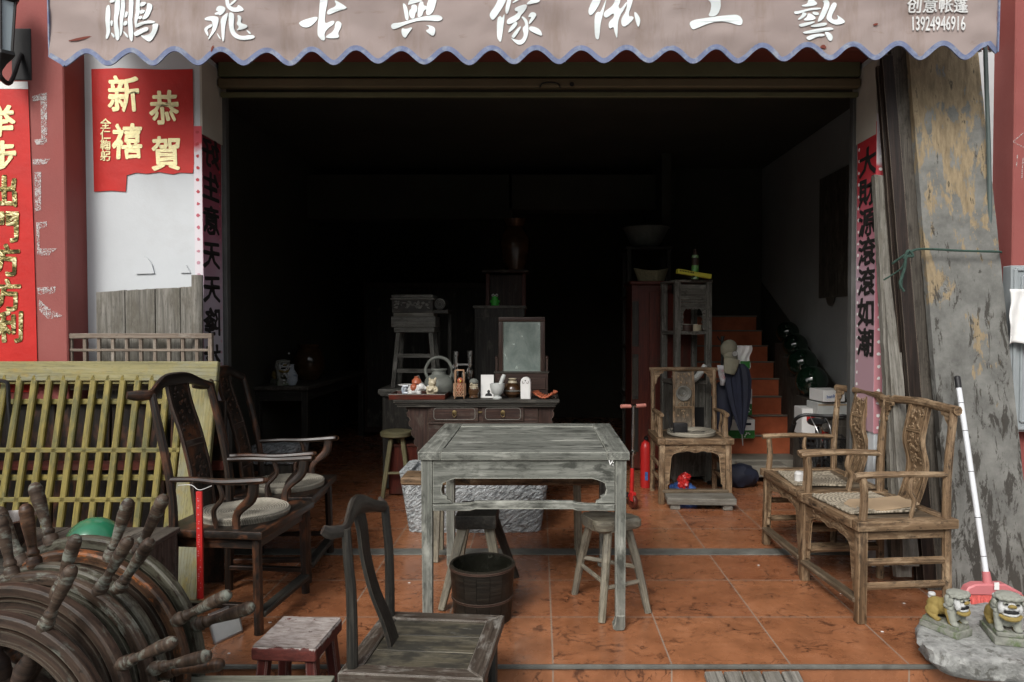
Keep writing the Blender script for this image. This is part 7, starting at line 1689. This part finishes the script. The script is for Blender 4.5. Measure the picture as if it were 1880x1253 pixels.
# green glass balls up the right side of the stairs
for i, (u, v, r_, k, lb_) in enumerate(((1490, 700, .135, 2, 'lowest and nearest dark green glass ball on the stairs'), (1473, 666, .132, 4, 'second dark green glass ball up the stairs'), (1460, 634, .115, 6, 'third dark green glass ball up the stairs, mostly in shade'), (1446, 610, .11, 8, 'topmost dark green glass ball on the stairs'))):
    Y = 6.15 + .33*i; c = W(u, v, Y)
    t = T('glass_ball', lb_, 'glass ball', c, 0, 'green glass balls on the stairs')
    b = MB(); b.blob((0, 0, 0), r_, sub=4); b.build('ball', M['green_glass'], t, ang=180)
    b = MB(); b.lathe([(0, .004), (.018, .004), (.022, 0)], 14, frameM(Vector((-.3, -.75, .55)).normalized()*r_*.995, (1, 0, 0), (0, .6, .8))); b.build('seal', M['green_glass'], t)
t = T('ball_rack', 'dark sloping plank rack carrying the green glass balls', 'rack', (2.52, 6.4, 0))
b = MB()
for i, (u, v, r_) in enumerate(((1490, 700, .135), (1473, 666, .132), (1460, 634, .115), (1446, 610, .11))):
    Y = 6.15 + .33*i; c = W(u, v, Y) - Vector((2.52, 6.4, 0)); z = c.z-r_
    b.box((c.x, c.y, z/2), (.16, .30, z-.0), bev=.004)
b.build('steps', M['darkplank'], t)
# bicycle by the stairs, boxes behind it
bp = Vector((W(1512, 780, 5.0).x, 5.05, 0)); t = T('small_bicycle', 'small dark bicycle with red bits and a wire basket parked behind the tan armchairs', 'bicycle', bp, R(-14))
for y, nm in ((-.30, 'wheel'), (.42, 'wheel')):
    b = MB(); b.tube([(0, y+.20*math.cos(a), .22+.20*math.sin(a)) for a in [i*math.pi/12 for i in range(24)]], .018, 8, closed=True, sub=1); wh = b.build('wheel', M['rubber'], t)
    b = MB(); b.lathe([(.172, -.01), (.18, 0), (.172, .01)], 30, frameM((0, y, .22), (0, 1, 0), (0, 0, 1)))
    for i in range(10): a = i*math.pi/5; b.tube([(0, y, .22), (0, y+.175*math.cos(a), .22+.175*math.sin(a))], .0018, 4)
    b.build('rim', M['steel'], wh)
b = MB(); fr = M['blackmetal']
for p, q, r_ in (((0, -.22, .55), (0, .12, .30), .018), ((0, -.24, .50), (0, .10, .26), .016), ((0, .10, .26), (0, .18, .60), .015), ((0, .10, .24), (0, .42, .22), .011), ((0, .16, .48), (0, .42, .22), .010), ((-.028, -.27, .46), (-.028, -.30, .22), .010), ((.028, -.27, .46), (.028, -.30, .22), .010), ((0, -.22, .62), (0, -.27, .45), .018)): b.tube([p, q], r_, 8)
b.build('frame', fr, t)
b = MB(); b.box((.045, .26, .25), (.012, .34, .07), bev=.006); b.build('chain_guard', M['redplastic'], t)
b = MB(); b.tube([(0, -.215, .66), (0, -.22, .56)], .022, 10); b.build('head_badge', M['redplastic'], t)
b = MB(); b.tube([(0, -.22, .60), (0, -.21, .72)], .013, 8); b.tube([(-.20, -.10, .62), (-.19, -.19, .70), (-.13, -.215, .735), (0, -.21, .73), (.13, -.215, .735), (.19, -.19, .70), (.20, -.10, .62)], .012, 8); b.build('handlebar', M['blackmetal'], t)
for s_ in (-1, 1): b = MB(); b.tube([(s_*.195, -.155, .67), (s_*.205, -.05, .58)], .017, 8); b.build('grip', M['rubber'], t)
b = MB(); b.blob((0, .20, .635), (.07, .12, .03)); b.build('saddle', M['blackplastic'], t)
b = MB()
def bk(x, y, z): return (x*(.82+.18*(z/.17))-.04, -.34+y*(.82+.18*(z/.17)), .44+z)
for i in range(11):
    x = -.14+.28*i/10
    for y in (-.09, .09): b.tube([bk(x, y, 0), bk(x, y, .17)], .002, 4)
for i in range(7):
    y = -.09+.18*i/6
    for x in (-.14, .14): b.tube([bk(x, y, 0), bk(x, y, .17)], .002, 4)
for j in range(6):
    z = .17*j/5; b.tube([bk(-.14, -.09, z), bk(.14, -.09, z), bk(.14, .09, z), bk(-.14, .09, z)], .0026 if j < 5 else .005, 5, smooth=False, closed=True)
for i in range(8): b.tube([bk(-.14+.04*i, -.09, 0), bk(-.14+.04*i, .09, 0)], .002, 4)
b.build('basket', M['basketwire'], t)
b = MB(); b.lathe([(0, .012), (.03, .01), (.035, 0)], 18, frameM((0, -.25, .66), (1, 0, 0), (0, 0, 1))); b.build('headlamp', M['chrome'], t)
b = MB(); b.tube([(.0, -.24, .72), (.02, -.3, .66), (.04, -.28, .5)], .003, 5); b.tube([(-.1, -.22, .73), (-.06, -.3, .64), (.0, -.28, .5)], .003, 5); b.build('brake_cable', M['steel'], t)
for (lb_, u0, u1, v0, v1, y, m_, rz_) in (('white blue lettered carton on top of the stacked boxes by the bicycle', 1507, 1550, 716, 738, 5.62, 'paperwhite', 8), ('grey box under the lettered carton', 1500, 1556, 739, 768, 5.66, 'marble', 2), ('white bucket box left of the bicycle handlebar', 1474, 1508, 750, 800, 5.75, 'paperwhite', -4)):
    a, c = W(u0, v1, y), W(u1, v0, y); t = T('storage_box', lb_, 'box', ((a.x+c.x)/2, y+.11, a.z), R(rz_)); w_, h_ = c.x-a.x, c.z-a.z
    b = MB(); b.box((0, 0, h_/2), (w_, .22, h_-.001), bev=.004); b.build('box', M[m_], t)
    if lb_.startswith('white blue'):
        b = MB(); b.text('hankook', h_*.40, frameM((0, -.1115, h_*.5), (1, 0, .12), (0, 0, 1)), .01); b.build('lettering', M['blueplastic'], t, smooth=False)
    elif 'bucket' in lb_:
        b = MB(); b.box((.01, -.1112, h_*.62), (w_*.62, .002, h_*.16), bev=0); b.build('red_band', M['redplastic'], t)
    else:
        b = MB(); b.box((0, -.1112, h_*.85), (w_*.98, .002, h_*.08), bev=0); b.build('tape_strip', M['cardboard'], t)
t = T('low_cupboard', 'dark low cupboard under the boxes behind the bicycle', 'cupboard', (W(1530, 800, 5.75).x, 5.86, 0))
zc = W(1520, 769, 5.66).z
b = MB(); b.box((0.02, 0, zc/2), (.30, .34, zc), bev=.004); b.build('body', M['darkplank'], t)
b = MB(); b.box((0.02, -.173, zc/2), (.26, .01, zc*.8), bev=.003); b.build('door', M['darkplank'], t)
t = T('box_stand', 'low dark stand under the white bucket box', 'stand', (W(1491, 800, 5.75).x, 5.86, 0)); zc = W(1491, 800, 5.75).z
b = MB(); b.box((0, 0, zc-.012), (.16, .24, .024), bev=.003); b.build('top', M['darkplank'], t)
for s_ in (-1, 1): b = MB(); b.box((s_*.06, 0, (zc-.025)/2), (.03, .22, zc-.025), bev=.003); b.build('leg', M['darkplank'], t)
# litter on the floor
rr = random.Random(21)
for i, (u, v) in enumerate(((492, 1171), (496, 1143), (420, 1200), (752, 1070), (1620, 1160), (1660, 1108), (1393, 1038), (1545, 1090))):
    c = F(u, v); b = MB(); b.prism([(rr.uniform(.003, .006)*math.cos(a)*1.6, rr.uniform(.003, .006)*math.sin(a)) for a in [k*math.pi/3 for k in range(6)]], .002)
    tag(b.build('paper_bit', M['paperwhite'], loc=(c.x, c.y, .0005)), 'tiny white scrap of paper lying on the orange tiles', 'scrap', 'scraps on the floor')
